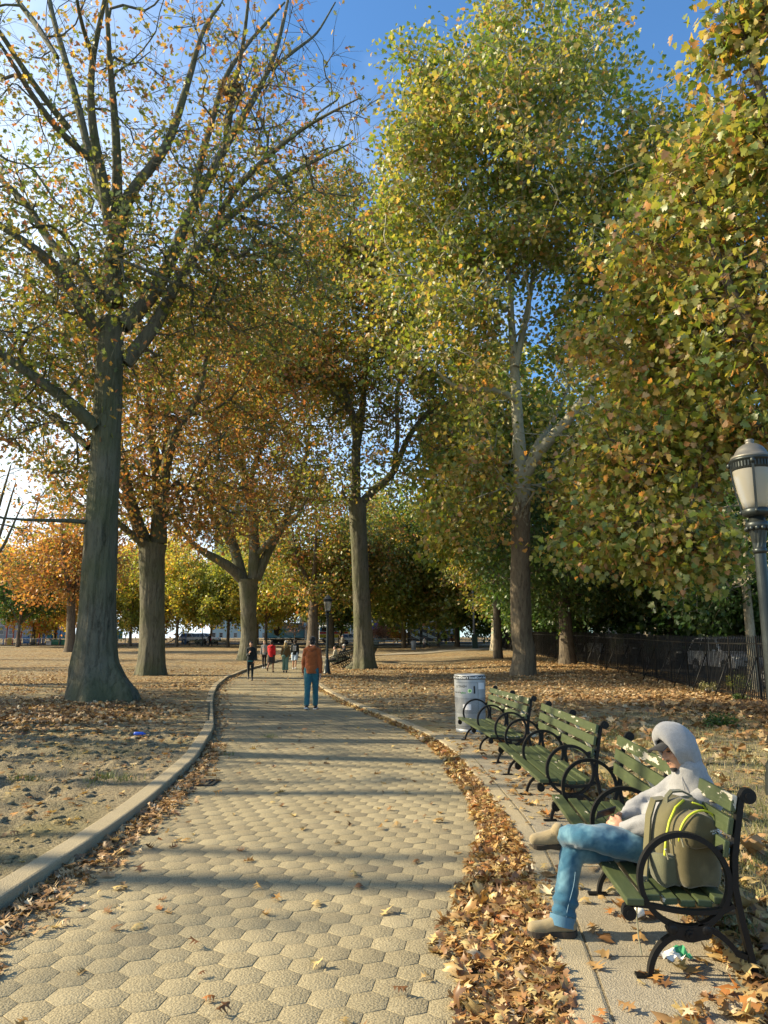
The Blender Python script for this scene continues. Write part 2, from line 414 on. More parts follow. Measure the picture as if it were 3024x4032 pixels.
so = bpy.data.objects.new('sun', sd); COL.objects.link(so); so.rotation_euler = sun_dir.to_track_quat('Z', 'Y').to_euler(); so.location = (-30, 0, 40)
SC.view_settings.view_transform = 'Standard'; SC.view_settings.look = 'None'; SC.view_settings.gamma = 1; SC.view_settings.exposure = 1.15
SC.render.engine = 'CYCLES'
SC.cycles.max_bounces = 6; SC.cycles.diffuse_bounces = 3; SC.cycles.transmission_bounces = 4; SC.cycles.transparent_max_bounces = 6
SC.cycles.use_fast_gi = False; SC.cycles.sample_clamp_indirect = 6

# ------------------------------------------------------------------ lie of the land
def _curve(tab):
    ys = np.array([t[0] for t in tab], float); xs = np.array([t[1] for t in tab], float)
    yy = np.arange(-8, 70, .1); xx = np.interp(yy, ys, xs); 
    for w in (9, 9, 7):
        k = np.ones(w) / w; xx = np.convolve(np.pad(xx, w // 2, mode='edge'), k, 'valid')
    return lambda y: np.interp(y, yy, xx)
XL = _curve([(-8, -2.5), (5, -2.44), (6.4, -2.41), (7.8, -2.45), (10.6, -2.68), (14.2, -3.28), (19.5, -4.56), (23.6, -5.5), (28, -6.4), (34, -7.35), (42, -8.0), (55, -8.0), (62, -7.5), (70, -7)])
XR = _curve([(-8, -.6), (0, .38), (3.41, .81), (4.03, .91), (4.85, .99), (5.3, 1.05), (6.05, 1.11), (6.7, 1.16), (7.8, 1.15), (8.9, 1.13), (10.8, 1.11), (12.0, 1.0), (12.95, .86), (13.5, .76), (15.9, .2), (20, -.88), (25.9, -2.13), (38, -4.1), (45, -4.4), (55, -3.5), (62, -2), (70, 0)])
def rise(y): return .0165 * 3 * np.log1p(np.exp(np.clip((np.asarray(y, float) - 38) / 3, -30, 60)))
def lawn_l(x, y):
    z = .10 + rise(y) + .16 * np.exp(-((x + 7.6) ** 2 + (y - 18.4) ** 2) / 5.) + .06 * (fbm(x * .25, y * .25, 5) - .45)
    near = (1 - sstep(11, 18, y))
    z = z + near * sstep(.0, .5, -(x + 2.6)) * .20 * (fbm(x * 4.2, y * 4.2, 9, 5) - .47) * sstep(.1, .6, XL(y) - .25 - x)
    return z
def lawn_r(x, y):
    z = .075 + rise(y) + .25 * sstep(3, 8, x) * sstep(26, 48, y) - .1 * sstep(8.5, 11, x) * (1 - sstep(22, 34, y)) + .05 * (fbm(x * .3, y * .3, 15) - .45) * sstep(1.8, 3, x)
    return z + .03 * (fbm(x * 2.6, y * 2.6, 19, 3) - .45) * sstep(2.1, 2.8, x) * (1 - sstep(16, 24, y))
def ground_z(x, y):
    x = np.asarray(x, float); y = np.asarray(y, float)
    l = XL(y); r = XR(y)
    return np.where(x < l, lawn_l(x, y), np.where(x > r, lawn_r(x, y), rise(y)))
def GZ(x, y): return float(ground_z(x, y))
def GP(px, py):                 # a point of the photograph on the ground
    d = ray(px, py); lo, hi = .5, 400.
    for s in np.arange(2, 400, .25):
        p = Vector((0, 0, HC)) + d * s
        if p.z < GZ(p.x, p.y): hi = s; lo = s - .25; break
    for _ in range(20):
        m = (lo + hi) / 2; p = Vector((0, 0, HC)) + d * m
        if p.z < GZ(p.x, p.y): hi = m
        else: lo = m
    return Vector((0, 0, HC)) + d * hi
def GD(x, y): return GP(x * 1.82278, y * 1.82278)

# one sheet: left lawn, the bed of the path, right lawn
ys = np.concatenate([np.arange(-8, 2, .4), np.arange(2, 14, .07), np.arange(14, 24, .16), np.arange(24, 48, .4), np.arange(48, 66, 1.), np.arange(66, 130, 3.), [135, 145, 160, 180, 220, 300, 450, 700, 1200]])
off = np.concatenate([np.arange(0, 5, .07), np.arange(5, 9, .16), np.arange(9, 18, .4), np.arange(18, 42, 1.2), [45, 50, 58, 70, 90, 120, 170, 260, 420, 800]])
Yg = ys[:, None]
Ycl = np.minimum(Yg, 66)
sl = np.gradient(XL(ys), ys)[:, None]; sr = np.gradient(XR(ys), ys)[:, None]
xl0 = XL(Ycl) - .09 * np.sqrt(1 + sl ** 2); xr0 = XR(Ycl) + .09 * np.sqrt(1 + sr ** 2)
XLg = xl0 - off[None, ::-1]; XRg = xr0 + off[None, :]
ZL = lawn_l(XLg, Yg + 0 * XLg); ZR = lawn_r(XRg, Yg + 0 * XRg)
bed = rise(ys)[:, None] - .06
Xm = np.concatenate([xl0 + .002, XL(Ycl) * .5 + XR(Ycl) * .5, xr0 - .002], 1); Zm = np.repeat(bed, 3, 1)
far = (ys > 64)[:, None]; Zm = np.where(far, rise(ys)[:, None] + .09, Zm)
Xg = np.concatenate([XLg, Xm, XRg], 1); Zg = np.concatenate([ZL, Zm, ZR], 1)
ny, nx = Xg.shape
V = np.stack([Xg, np.repeat(Yg, nx, 1), Zg], -1).reshape(-1, 3)
i = np.arange(ny - 1)[:, None]; j = np.arange(nx - 1)[None, :]; a = i * nx + j
F = np.stack([a, a + 1, a + nx + 1, a + nx], -1).reshape(-1, 4)
def litter_density(x, y):
    x = np.asarray(x, float); y = np.asarray(y, float)
    n = fbm(x * .22, y * .22, 31)
    d = .12 + .75 * sstep(.40, .62, n) * .55
    d = d + sstep(20, 34, y) * .30
    d = np.where(x < XL(np.minimum(y, 66)), d * (.35 + .65 * sstep(11, 14, y)), d)
    d = d + .6 * np.exp(-((x + 9) ** 2 / 14 + (y - 16.6) ** 2 / 5.))
    d = d + np.where(x > 2, .65 * sstep(-5., 1., x - (10.5 + (y - 20) * .03)) * (1 - sstep(50, 70, y)), 0)
    return np.clip(d, 0, .88)
o = np_mesh('ground', V, F, K['soil'], smooth=True, tint=litter_density(V[:, 0], V[:, 1]) * sstep(6, 16, V[:, 1]), tint_name='litter'); tag(o, kind='structure')

# ------------------------------------------------------------------ path: a bed of joints and the hexagonal pavers on it
yy = np.arange(-6, 63.01, .25); n = len(yy)
cols = [XL(yy) - .06 * 1.1, XL(yy) * .5 + XR(yy) * .5, XR(yy) + .06 * 1.1]
V = np.stack([np.stack(cols, 1), np.repeat(yy[:, None], 3, 1), np.repeat((rise(yy) - .0030)[:, None], 3, 1)], -1).reshape(-1, 3)
i = np.arange(n - 1)[:, None]; j = np.arange(2)[None, :]; a = i * 3 + j
o = np_mesh('path_bed', V, np.stack([a, a + 1, a + 4, a + 3], -1).reshape(-1, 4), K['joint'], smooth=True); tag(o, kind='structure')
A = .112; HS = A * math.sqrt(3) / 2; ROT = rad(-9)
q = np.arange(-330, 330); r_ = np.arange(-420, 420)
Q, RR = np.meshgrid(q, r_); hy = (RR * 1.5 * A).ravel(); hx = (Q * 2 * HS + (RR % 2) * HS).ravel()
cx = hx * math.cos(ROT) - hy * math.sin(ROT) - 1; cy = hx * math.sin(ROT) + hy * math.cos(ROT) + 24
ok = (cy > 1.2) & (cy < 62.5); cx = cx[ok]; cy = cy[ok]
ok = (cx > XL(cy) - .11) & (cx < XR(cy) + .11); cx = cx[ok]; cy = cy[ok]; N = len(cx)
ang = np.arange(6) * math.pi / 3 + ROT + math.pi / 6
def hexring(rad_, z): return np.stack([np.cos(ang) * rad_, np.sin(ang) * rad_, np.full(6, z)], -1)
g = .0022
base = np.concatenate([hexring(A - g, -.02), hexring(A - g, -.0008), hexring(A - g - .0024, 0.)], 0)     # worn edges
tz = rng.normal(0, .0007, N); tz = np.where(rng.random(N) < .03, -.0022, tz); tilt = rng.normal(0, .004, (N, 2)); sc = 1 + rng.normal(0, .004, N)
P = base[None] * sc[:, None, None]
z = base[None, :, 2] + tz[:, None] + P[:, :, 0] * tilt[:, :1] + P[:, :, 1] * tilt[:, 1:] + rise(cy)[:, None]
V = np.stack([P[:, :, 0] + cx[:, None], P[:, :, 1] + cy[:, None], z], -1).reshape(-1, 3)
k = np.arange(6); f1 = np.stack([k, (k + 1) % 6, (k + 1) % 6 + 6, k + 6], -1); f2 = f1 + 6; top = np.arange(12, 18)[None]
b = (np.arange(N) * 18)[:, None, None]
patch = fbm(cx * .35, cy * .35, 77, 3)
o = np_mesh('path', V, [(b + np.concatenate([f1, f2])[None]).reshape(-1, 4), (b + top[None]).reshape(-1, 6)], K['paver'], tint=np.repeat(np.clip(.5 + rng.normal(0, .16, N) + (patch - .46) * 1.3, 0, 1), 18)); tag(o, kind='structure')

# ------------------------------------------------------------------ kerbs and the bench pad
def kerb(name, fx, sgn, w, h, y0, y1, seg, zoff=0):
    mb = MB(); y = y0; prof = [(0, -.1), (0, h - .018), (.006, h - .005), (.02, h), (w - .02, h), (w - .006, h - .005), (w, h - .018), (w, -.1)]
    while y < y1:
        L = seg * R.uniform(.8, 1.2); e = min(y + L - .003, y1); st = np.linspace(y, e, max(3, int((e - y) / .22))); dz = R.uniform(-.003, .003); dx = R.uniform(-.004, .004)
        V = []; F = []; m = len(prof)
        for t in st:
            x = float(fx(t)); tx = float(fx(t + .1) - fx(t - .1)) / .2; nrm = Vector((1, -tx, 0)).normalized() * sgn
            for (d, zz) in prof:
                V.append(Vector((x + dx, t, float(rise(t)) + dz)) + nrm * d + Vector((0, 0, zz + .004 * (float(fbm(t * 2, d * 9 + zz * 7, 3)) - .5))))
        for a in range(len(st) - 1):
            for c in range(m):
                c2 = (c + 1) % m; q = (a * m + c, a * m + c2, (a + 1) * m + c2, (a + 1) * m + c); F.append(q if sgn < 0 else q[::-1])
        F.append(list(range(m))); F.append([(len(st) - 1) * m + c for c in range(m)][::-1])
        mb.add(V, F, False); y = e + .003
    return tag(mb.build(name, K['kerb']), kind='structure')
kerb('kerb', XL, -1, .19, .112, -3, 62, 3.2)
kerb('kerb', XR, 1, .18, .082, -3, 62, 2.4)
mb = MB(); y = -2.0; pad_edges = []
while y < 13.2:
    e = min(y + 1.52, 13.35); st = np.linspace(y + .006, e - .006, 7); V = []; F = []
    for t in st:
        x0 = float(XR(t)) + .188; x1 = x0 + .72
        for x in np.linspace(x0, x1, 4): V += [(x, t, .080 + .003 * (float(fbm(x * 3, t * 3, 8)) - .5)), ]
        V += [(x1, t, .0)]; 
    for a in range(6):
        for c in range(4): F.append((a * 5 + c, a * 5 + c + 1, (a + 1) * 5 + c + 1, (a + 1) * 5 + c))
    V += [(p[0], p[1], -.02) for p in (V[0], V[30])]; nV = len(V)
    F.append([0, nV - 2, 4, 3, 2, 1]); F.append([30, 31, 32, 33, 34, nV - 1])
    F.append([a * 5 for a in range(7)] + [nV - 1, nV - 2])
    mb.add(V, F); y = e
tag(mb.build('bench_pavement', K['pad']), kind='structure')
# the path goes on to the right behind the trees, and the street lies beyond the railings
def strip(name, pts, w, mat, lift):
    pts = [Vector((p[0], p[1], 0)) for p in pts]; V = []; F = []
    fine = []
    for a, b in zip(pts, pts[1:]):
        k = max(2, int((b - a).length / 2)); fine += [a.lerp(b, t / k) for t in range(k)]
    fine.append(pts[-1])
    for i, p in enumerate(fine):
        t = (fine[min(i + 1, len(fine) - 1)] - fine[max(i - 1, 0)]).normalized(); nn = Vector((t.y, -t.x, 0))
        for s in (-.5, 0, .5):
            q = p + nn * w * s; V.append((q.x, q.y, GZ(q.x, q.y) + lift))
    for i in range(len(fine) - 1):
        for c in range(2): F.append((i * 3 + c, i * 3 + c + 1, (i + 1) * 3 + c + 1, (i + 1) * 3 + c))
    mb = MB(); mb.add(V, F, True); return tag(mb.build(name, mat), kind='structure')
strip('path', [(-5, 61.5), (-3, 66), (1, 70), (7, 74), (14, 80), (24, 92), (30, 100)], 4.2, K['pad'], .05)
strip('path', [(-5.5, 62), (-9, 75), (-13, 95)], 3.2, K['pad'], .046)
strip('path', [(-60, 99), (-13, 99), (32, 103)], 3.0, K['pad'], .043)
strip('street', [(-140, 123), (60, 123)], 12, K['asphalt'], .05)
strip('street', [(17.6, 2), (18.8, 60), (20.5, 112)], 8, K['asphalt'], .04)

# ------------------------------------------------------------------ leaves
def leaf_strip(prof, sub=0):
    """leaf lying along +x, one strip of faces on each side of the midrib"""
    n = len(prof); V = []; F = []
    for (x, y) in prof: V.append((x, 0, 0))
    for (x, y) in prof: V.append((x, y, 0))
    for (x, y) in prof: V.append((x, -y, 0))
    for i in range(n - 1):
        F.append((i, i + 1, n + i + 1, n + i)); F.append((i, 2 * n + i, 2 * n + i + 1, i + 1))
    return np.array(V, float), np.array(F)
OAK = [(-.18, .008), (0, .012), (.1, .05), (.2, .28), (.27, .08), (.36, .07), (.47, .42), (.53, .12), (.62, .08), (.76, .36), (.79, .1), (.88, .09), (1, .0)]
OAKW = [(-.15, .008), (0, .02), (.14, .16), (.27, .30), (.33, .14), (.42, .15), (.55, .38), (.6, .16), (.70, .14), (.84, .22), (.92, .08), (1, .0)]
PLANE = [(-.3, .008), (0, .012), (.02, .30), (.10, .52), (.20, .30), (.30, .34), (.46, .62), (.50, .36), (.58, .22), (.74, .26), (.80, .14), (1, .0)]
SIMPLE = [(-.1, .01), (.08, .12), (.25, .36), (.33, .14), (.52, .40), (.6, .13), (.8, .28), (1, 0)]
def variants(prof, n, curl=1.):
    out = []
    for k in range(n):
        V, F = leaf_strip(prof); x, y = V[:, 0].copy(), V[:, 1].copy()
        b = R.uniform(-.5, .9) * curl; f = R.uniform(-.2, .75) * curl; tw = R.uniform(-.7, .7) * curl; s = R.uniform(-.25, .25)
        V[:, 1] = y * R.uniform(.8, 1.1) + s * x * x
        V[:, 2] = b * (x - .4) ** 2 * .8 + f * np.abs(y) * 1.1 + tw * x * y + .10 * curl * np.sin(x * 7 + k) * np.abs(y) * 2
        V[:, 0] = x * (1 - .25 * abs(b)); V -= np.array([.4, 0, V[:, 2].mean()]); out.append((V, F))
    return out
LV = {'oak': variants(OAK, 6) + variants(OAKW, 4), 'plane': variants(PLANE, 8), 'mix': variants(OAK, 4) + variants(OAKW, 3) + variants(PLANE, 3), 'simple': variants(SIMPLE, 6)}
def rot_frames(n, tilt):
    """random yaw, then tilted by up to `tilt` radians; returns (n,3,3) with columns = leaf x, y, z"""
    yaw = rng.uniform(0, 2 * math.pi, n); ax = rng.uniform(0, 2 * math.pi, n); t = np.abs(rng.normal(0, 1, n)) * tilt
    fl = rng.random(n) < .5
    nz_ = np.stack([np.sin(t) * np.cos(ax), np.sin(t) * np.sin(ax), np.cos(t)], -1)
    h = np.stack([np.cos(yaw), np.sin(yaw), 0 * yaw], -1); x = h - nz_ * (h * nz_).sum(-1)[:, None]; x /= np.linalg.norm(x, axis=1)[:, None]
    nz_ = np.where(fl[:, None], -nz_, nz_); y = np.cross(nz_, x); return np.stack([x, y, nz_], -1)
def scatter(name, x, y, lift, size, tilt, kind, mat, zf=ground_z, tint=None):
    vs = LV[kind]; n = len(x); z = zf(x, y) + lift; which = rng.integers(0, len(vs), n); Rm = rot_frames(n, tilt)
    tint = rng.random(n) if tint is None else tint
    VV = []; FF = []; TT = []; base = 0
    for k, (V, F) in enumerate(vs):
        s = np.nonzero(which == k)[0]
        if not len(s): continue
        p = np.einsum('nij,vj->nvi', Rm[s], V) * size[s][:, None, None] + np.stack([x[s], y[s], z[s]], -1)[:, None]
        # keep every leaf above the surface it lies on
        lowest = p[:, :, 2].min(1) - zf(x[s], y[s]); p[:, :, 2] += np.maximum(0, .003 - lowest)[:, None]
        m = len(V); VV.append(p.reshape(-1, 3)); FF.append((F[None] + (base + np.arange(len(s)) * m)[:, None, None]).reshape(-1, 4)); TT.append(np.repeat(tint[s], m)); base += len(s) * m
    o = np_mesh(name, np.concatenate(VV), FF, mat, tint=np.concatenate(TT)); return tag(o, kind='stuff')
def pts(n, x0, x1, y0, y1): return rng.uniform(x0, x1, n), rng.uniform(y0, y1, n)

# the drift in the right-hand gutter, deep near the camera
def gw(y): return np.interp(y, [1, 4.5, 6, 8, 11, 14, 20, 38], [.60, .58, .42, .29, .22, .17, .2, .28])
X = []; Y = []; Lf = []
for (y0, y1, dens) in ((2.2, 4.5, 1500), (4.5, 7, 1350), (7, 10, 900), (10, 14, 620), (14, 22, 200), (22, 40, 90)):
    n = int((y1 - y0) * dens * .62); y = rng.uniform(y0, y1, n); e = XR(y)
    t = rng.random(n) ** 1.45 * (1 + .22 * (fbm(y * 1.6, y * 0 + 3, 5) - .45) * 4); d = t * gw(y) * 1.0 - .02
    X.append(e - d); Y.append(y); depth = .10 * np.clip(1 - d / gw(y), 0, 1) * np.interp(y, [4, 10, 20], [1, .7, .3])
    Lf.append(depth * rng.random(n) ** .7)
X = np.concatenate(X); Y = np.concatenate(Y); Lf = np.concatenate(Lf)
scatter('fallen_leaves', X, Y, Lf + .004, rng.uniform(.035, .11, len(X)), .46, 'mix', K['fallen'], zf=lambda x, y: rise(y))
# left gutter
n = 1300; Y = 4.0 + 8.5 * rng.random(n); X = XL(Y) + .03 + np.abs(rng.normal(0, .15, n)) * np.interp(Y, [4, 7, 12], [1.15, 1.1, .8]); 
n2 = 420; Y2 = 12 + 26 * rng.random(n2); X2 = XL(Y2) + .03 + np.abs(rng.normal(0, .2, n2))
X = np.concatenate([X, X2]); Y = np.concatenate([Y, Y2])
scatter('fallen_leaves', X, Y, rng.random(len(X)) * .045, rng.uniform(.06, .125, len(X)), .34, 'oak', K['fallen_brown'], zf=lambda x, y: rise(y), tint=np.clip(rng.beta(2, 1.6, len(X)), 0, 1))
# single leaves lying about on the path
n = 420; Y = 3.2 + 36 * rng.random(n) ** 1.35; X = XL(Y) + (XR(Y) - XL(Y)) * rng.random(n)
scatter('fallen_leaves', X, Y, .004 + 0 * X, rng.uniform(.06, .125, n), .13, 'oak', K['fallen'], zf=lambda x, y: rise(y))
# bench pad, kerb top and the bank of leaves behind the benches
def zpad(x, y): return np.where(x < XR(y) + .93, .084, lawn_r(x, y))
n = 420; Y = rng.uniform(2.4, 13.6, n); X = XR(Y) + rng.random(n) ** .8 * .95
scatter('fallen_leaves', X, Y, .003 + 0 * X, rng.uniform(.06, .13, n), .17, 'mix', K['fallen'], zf=zpad)
n = 1900; Y = rng.uniform(2.3, 4.15, n); X = XR(Y) + .30 + rng.random(n) * 2.6; e = (X - XR(Y)) > (.28 + .6 * sstep(3.1, 3.9, Y)) ; X = X[e]; Y = Y[e]
scatter('fallen_leaves', X, Y, rng.random(len(X)) * .06, rng.uniform(.07, .14, len(X)), .42, 'mix', K['fallen'], zf=zpad)
n = 2100; Y = rng.uniform(3.7, 12.5, n); X = XR(Y) + .86 + np.abs(rng.normal(0, .33, n))
scatter('fallen_leaves', X, Y, rng.random(n) * .05, rng.uniform(.07, .15, n), .4, 'mix', K['fallen'], zf=zpad, tint=rng.beta(1.6, 1.8, n))
# right lawn
def thin(x, y, f): k = rng.random(len(x)) < f(x, y); return x[k], y[k]
X, Y = pts(16000, 2.2, 12, 3.2, 22); X, Y = thin(X, Y, lambda x, y: np.clip(.10 + .95 * sstep(-4.6, -.8, x - (10.4 + (y - 20) * .03)) + .30 * sstep(.49, .62, fbm(x * .5, y * .5, 41)), 0, 1)); sel = X > XR(Y) + 1.0; X = X[sel]; Y = Y[sel]
bank = sstep(-4, -1, X - (10.4 + (Y - 20) * .03))
scatter('fallen_leaves', X, Y, rng.random(len(X)) * (.02 + .05 * bank), rng.uniform(.09, .19, len(X)), .34, 'plane', K['fallen_brown'], tint=np.clip(rng.beta(1.9, 1.3, len(X)) - .12 * bank, 0, 1))
X, Y = pts(21000, -3.5, 13, 19, 48); sel = X > XR(Y) + .3; X = X[sel]; Y = Y[sel]; X, Y = thin(X, Y, lambda x, y: np.clip(.2 + .55 * sstep(4, 9, x) + .6 * sstep(.45, .6, fbm(x * .35, y * .35, 43)), 0, 1))
scatter('fallen_leaves', X, Y, rng.random(len(X)) * .03, rng.uniform(.09, .17, len(X)), .34, 'simple', K['fallen_brown'], tint=rng.beta(2.2, 1.3, len(X)))
# left lawn: a thick brown bed in front of the big trunk, scattered leaves elsewhere
n = 9000; X = -8.6 + rng.normal(0, 2.3, n); Y = 16.3 + rng.normal(0, 1.35, n); sel = (X < XL(Y) - .9) & (rng.random(n) < 1 - .75 * sstep(-7, -5.2, X)); X = X[sel]; Y = Y[sel]
scatter('fallen_leaves', X, Y, rng.random(len(X)) * .05, rng.uniform(.09, .16, len(X)), .45, 'simple', K['fallen_brown'])
X, Y = pts(17000, -24, -3, 12, 42); sel = (X < XL(Y) - .4) & (X > -.62 * Y - 2); X = X[sel]; Y = Y[sel]; X, Y = thin(X, Y, lambda x, y: .25 + .75 * sstep(.42, .6, fbm(x * .3, y * .3, 51)))
scatter('fallen_leaves', X, Y, rng.random(len(X)) * .02, rng.uniform(.08, .15, len(X)), .3, 'simple', K['fallen_brown'], tint=rng.beta(2.2, 1.3, len(X)))
X, Y = pts(900, -9, -2.6, 5, 13); sel = X < XL(Y) - .22; X = X[sel]; Y = Y[sel]
scatter('fallen_leaves', X, Y, .004 + 0 * X, rng.uniform(.05, .12, len(X)), .25, 'oak', K['fallen'])

# clods and half buried stones on the trodden ground left of the kerb
n = 5200; X, Y = pts(n, -9.5, -2.6, 4.4, 14); sel = (X < XL(Y) - .26) & (rng.random(n) < .35 + .65 * sstep(.40, .58, fbm(X * .8, Y * .8, 91))); X = X[sel]; Y = Y[sel]; n = len(X)
CV, CF = [], []
for r_i, (rr_, zz_) in enumerate(((1., -.25), (.86, .22), (.45, .46))):
    for k in range(7): CV.append((rr_ * math.cos(k * .8976), rr_ * math.sin(k * .8976), zz_))
CV = np.array(CV); k7 = np.arange(7); CF = np.concatenate([np.stack([k7 + 7 * r_i, (k7 + 1) % 7 + 7 * r_i, (k7 + 1) % 7 + 7 * r_i + 7, k7 + 7 * r_i + 7], -1) for r_i in range(2)]); CT_ = np.array([[14, 15, 16, 17, 18, 19, 20]])
s_ = rng.gamma(3.2, .0115, n).clip(.012, .085); jit = 1 + rng.normal(0, .20, (n, 21)); ya = rng.uniform(0, 6.28, n); el_ = rng.uniform(.6, 1.0, n)
px_ = CV[None, :, 0] * jit * s_[:, None]; py_ = CV[None, :, 1] * jit * (s_ * el_)[:, None]; pz_ = CV[None, :, 2] * s_[:, None] * rng.uniform(.35, .75, n)[:, None] * (1 + rng.normal(0, .12, (n, 21)))
P_ = np.stack([px_ * np.cos(ya)[:, None] - py_ * np.sin(ya)[:, None] + X[:, None], px_ * np.sin(ya)[:, None] + py_ * np.cos(ya)[:, None] + Y[:, None], pz_ + ground_z(X, Y)[:, None]], -1)
o = np_mesh('clods', P_.reshape(-1, 3), [(CF[None] + (np.arange(n) * 21)[:, None, None]).reshape(-1, 4), (CT_[None] + (np.arange(n) * 21)[:, None, None]).reshape(-1, 7)], K['soil'], tint=np.zeros(n * 21), tint_name='litter'); tag(o, kind='stuff')

# ------------------------------------------------------------------ grass
def grass(name, x, y, h, w, lean, tint, zf=ground_z):
    n = len(x); z = zf(x, y); a = rng.uniform(0, 2 * math.pi, n); b = rng.uniform(0, 2 * math.pi, n); L = np.abs(rng.normal(0, lean, n))
    d = np.stack([np.cos(a), np.sin(a), 0 * a], -1) * (w / 2)[:, None]; dl = np.stack([np.cos(b) * L, np.sin(b) * L, 0 * a], -1)
    p = np.stack([x, y, z - .01], -1); up = np.array([0, 0, 1.]) * h[:, None]
    mid = p + up * .6 + dl * h[:, None] * .35; tip = p + up * (1 - .25 * np.minimum(L, 1.5))[:, None] + dl * h[:, None]
    V = np.stack([p - d, p + d, mid + d * .7, mid - d * .7, tip], 1).reshape(-1, 3); o = (np.arange(n) * 5)[:, None]
    return tag(np_mesh(name, V, [o + np.array([[0, 1, 2, 3]]), o + np.array([[3, 2, 4]])], K['grass'], tint=np.repeat(tint, 5)), kind='stuff')
X, Y = pts(110000, 1.9, 9, 3.2, 17); X, Y = thin(X, Y, lambda x, y: sstep(1.0, 1.45, x - XR(y)) * (.30 + .70 * sstep(.38, .56, fbm(x * .7, y * .7, 61))) * (1 - .8 * sstep(10, 16, y)))
grass('grass', X, Y, rng.uniform(.03, .12, len(X)), rng.uniform(.004, .009, len(X)), .7, np.clip(rng.normal(.62, .22, len(X)) - .35 * sstep(.5, .65, fbm(X * .4, Y * .4, 71)), 0, 1))
X, Y = pts(26000, -10, -2.6, 4.6, 16); X, Y = thin(X, Y, lambda x, y: sstep(.12, .3, XL(y) - .12 - x) * (.03 + .97 * sstep(.53, .66, fbm(x * 1.1, y * 1.1, 63))))
grass('grass', X, Y, rng.uniform(.015, .05, len(X)), rng.uniform(.004, .008, len(X)), 1.0, np.clip(rng.normal(.45, .28, len(X)), 0, 1))
tx, ty, tt = [], [], []
for (px, py, nn, sp) in ((420, 3065, 70, .05), (372, 3078, 50, .06), (485, 3072, 60, .07), (128, 3075, 70, .06), (60, 3070, 40, .05), (900, 2975, 30, .05), (1060, 2905, 60, .10), (2960, 3700, 120, .12), (2880, 3650, 70, .08), (2935, 3420, 60, .08)):
    p = GP(px, py); tx.append(p.x + rng.normal(0, sp, nn)); ty.append(p.y + rng.normal(0, sp, nn)); tt.append(rng.uniform(.0, .35, nn))
X = np.concatenate(tx); Y = np.concatenate(ty); grass('grass', X, Y, rng.uniform(.04, .13, len(X)), rng.uniform(.005, .01, len(X)), .7, np.concatenate(tt))
# ------------------------------------------------------------------ trees
def resample(pts, step):
    """pts: list of (x, y, z, r) -> smooth resampled array"""
    P = np.array(pts, float); d = np.concatenate([[0], np.cumsum(np.linalg.norm(np.diff(P[:, :3], axis=0), axis=1))])
    n = max(3, int(d[-1] / step) + 1); t = np.linspace(0, d[-1], n)
    Q = np.stack([np.interp(t, d, P[:, k]) for k in range(4)], 1)
    for _ in range(2 if len(P) > 2 else 0):
        Q[1:-1] = Q[1:-1] * .5 + (Q[:-2] + Q[2:]) * .25
    return Q
LEAF2 = [(0, 0), (.22, .22), (.30, .10), (.50, .42), (.60, .14), (.78, .26), (1, 0)]
LEAFP = [(0, 0), (-.05, .32), (.18, .50), (.28, .30), (.52, .54), (.58, .26), (.78, .24), (1, 0)]
LEAFD = [(0, 0), (.45, .36), (1, 0)]
def leaf_ngons(prof):
    n = len(prof); V = [(x, 0 if k in (0, n - 1) else y, .0 if k in (0, n - 1) else .16 * y) for k, (x, y) in enumerate(prof)]
    V += [(x, -y, .16 * y) for (x, y) in prof[1:-1]]
    return np.array(V, float), np.array([list(range(n)), [0] + [n - 1] + list(range(2 * n - 3, n - 1, -1))])
LSH = {'oak': leaf_ngons(LEAF2), 'plane': leaf_ngons(LEAFP), 'dia': leaf_ngons(LEAFD)}
TREE_STATS = []
def flare_trunk(Q, m, base_z, flare, seed, amp=.5, h=1.4, rough=.035):
    """trunk rings that spread into root buttresses at the ground"""
    P = Q[:, :3]; t, u, v = frames(P); ang = np.arange(m) * 2 * math.pi / m; rr = random.Random(seed)
    k = [(rr.uniform(0, 6.28), rr.uniform(.5, 1.0), rr.uniform(.25, .42)) for _ in range(6)]
    for i_, kk in enumerate(k): k[i_] = (i_ * 1.047 + rr.uniform(-.3, .3), kk[1], kk[2])
    lob = np.zeros(m)
    for a0, am, wd in k:
        d = (ang - a0 + math.pi) % (2 * math.pi) - math.pi; lob += am * np.exp(-(d / wd) ** 2)
    hz = np.maximum(P[:, 2] - base_z, 0)
    f = np.exp(-hz / (h * .42))
    n1 = np.stack([vnoise(ang * 3 + 50, np.full(m, z * .9), seed) for z in P[:, 2]]) - .5
    ridge = 0
    if m >= 60:      # furrowed bark as real relief
        za = P[:, 2][:, None]; aa = ang[None, :] * m / 13.; wv = 2.2 * vnoise(aa * .35, za * 1.6, seed + 9) + 1.1 * vnoise(aa * 1.3, za * 4.2, seed + 10)
        ridge = (np.abs(2 * vnoise(aa + wv, za * .9, seed + 11) - 1) - .45) * .020 / np.maximum(Q[:, 3][:, None], .2) - (vnoise(aa * 2.3, za * 9, seed + 12) - .5) * .010 / np.maximum(Q[:, 3][:, None], .2)
    rad_ = Q[:, 3][:, None] * (1 + ridge + rough * 2 * n1 + f[:, None] * flare * (.35 + amp * lob[None, :]))
    ring = np.cos(ang)[None, :, None] * u[:, None] + np.sin(ang)[None, :, None] * v[:, None]
    V = (P[:, None] + ring * rad_[:, :, None]).reshape(-1, 3); n = len(P)
    i = np.arange(n - 1)[:, None]; j = np.arange(m)[None]; a = i * m + j; b = i * m + (j + 1) % m
    return V, np.stack([a, b, b + m, a + m], -1).reshape(-1, 4)

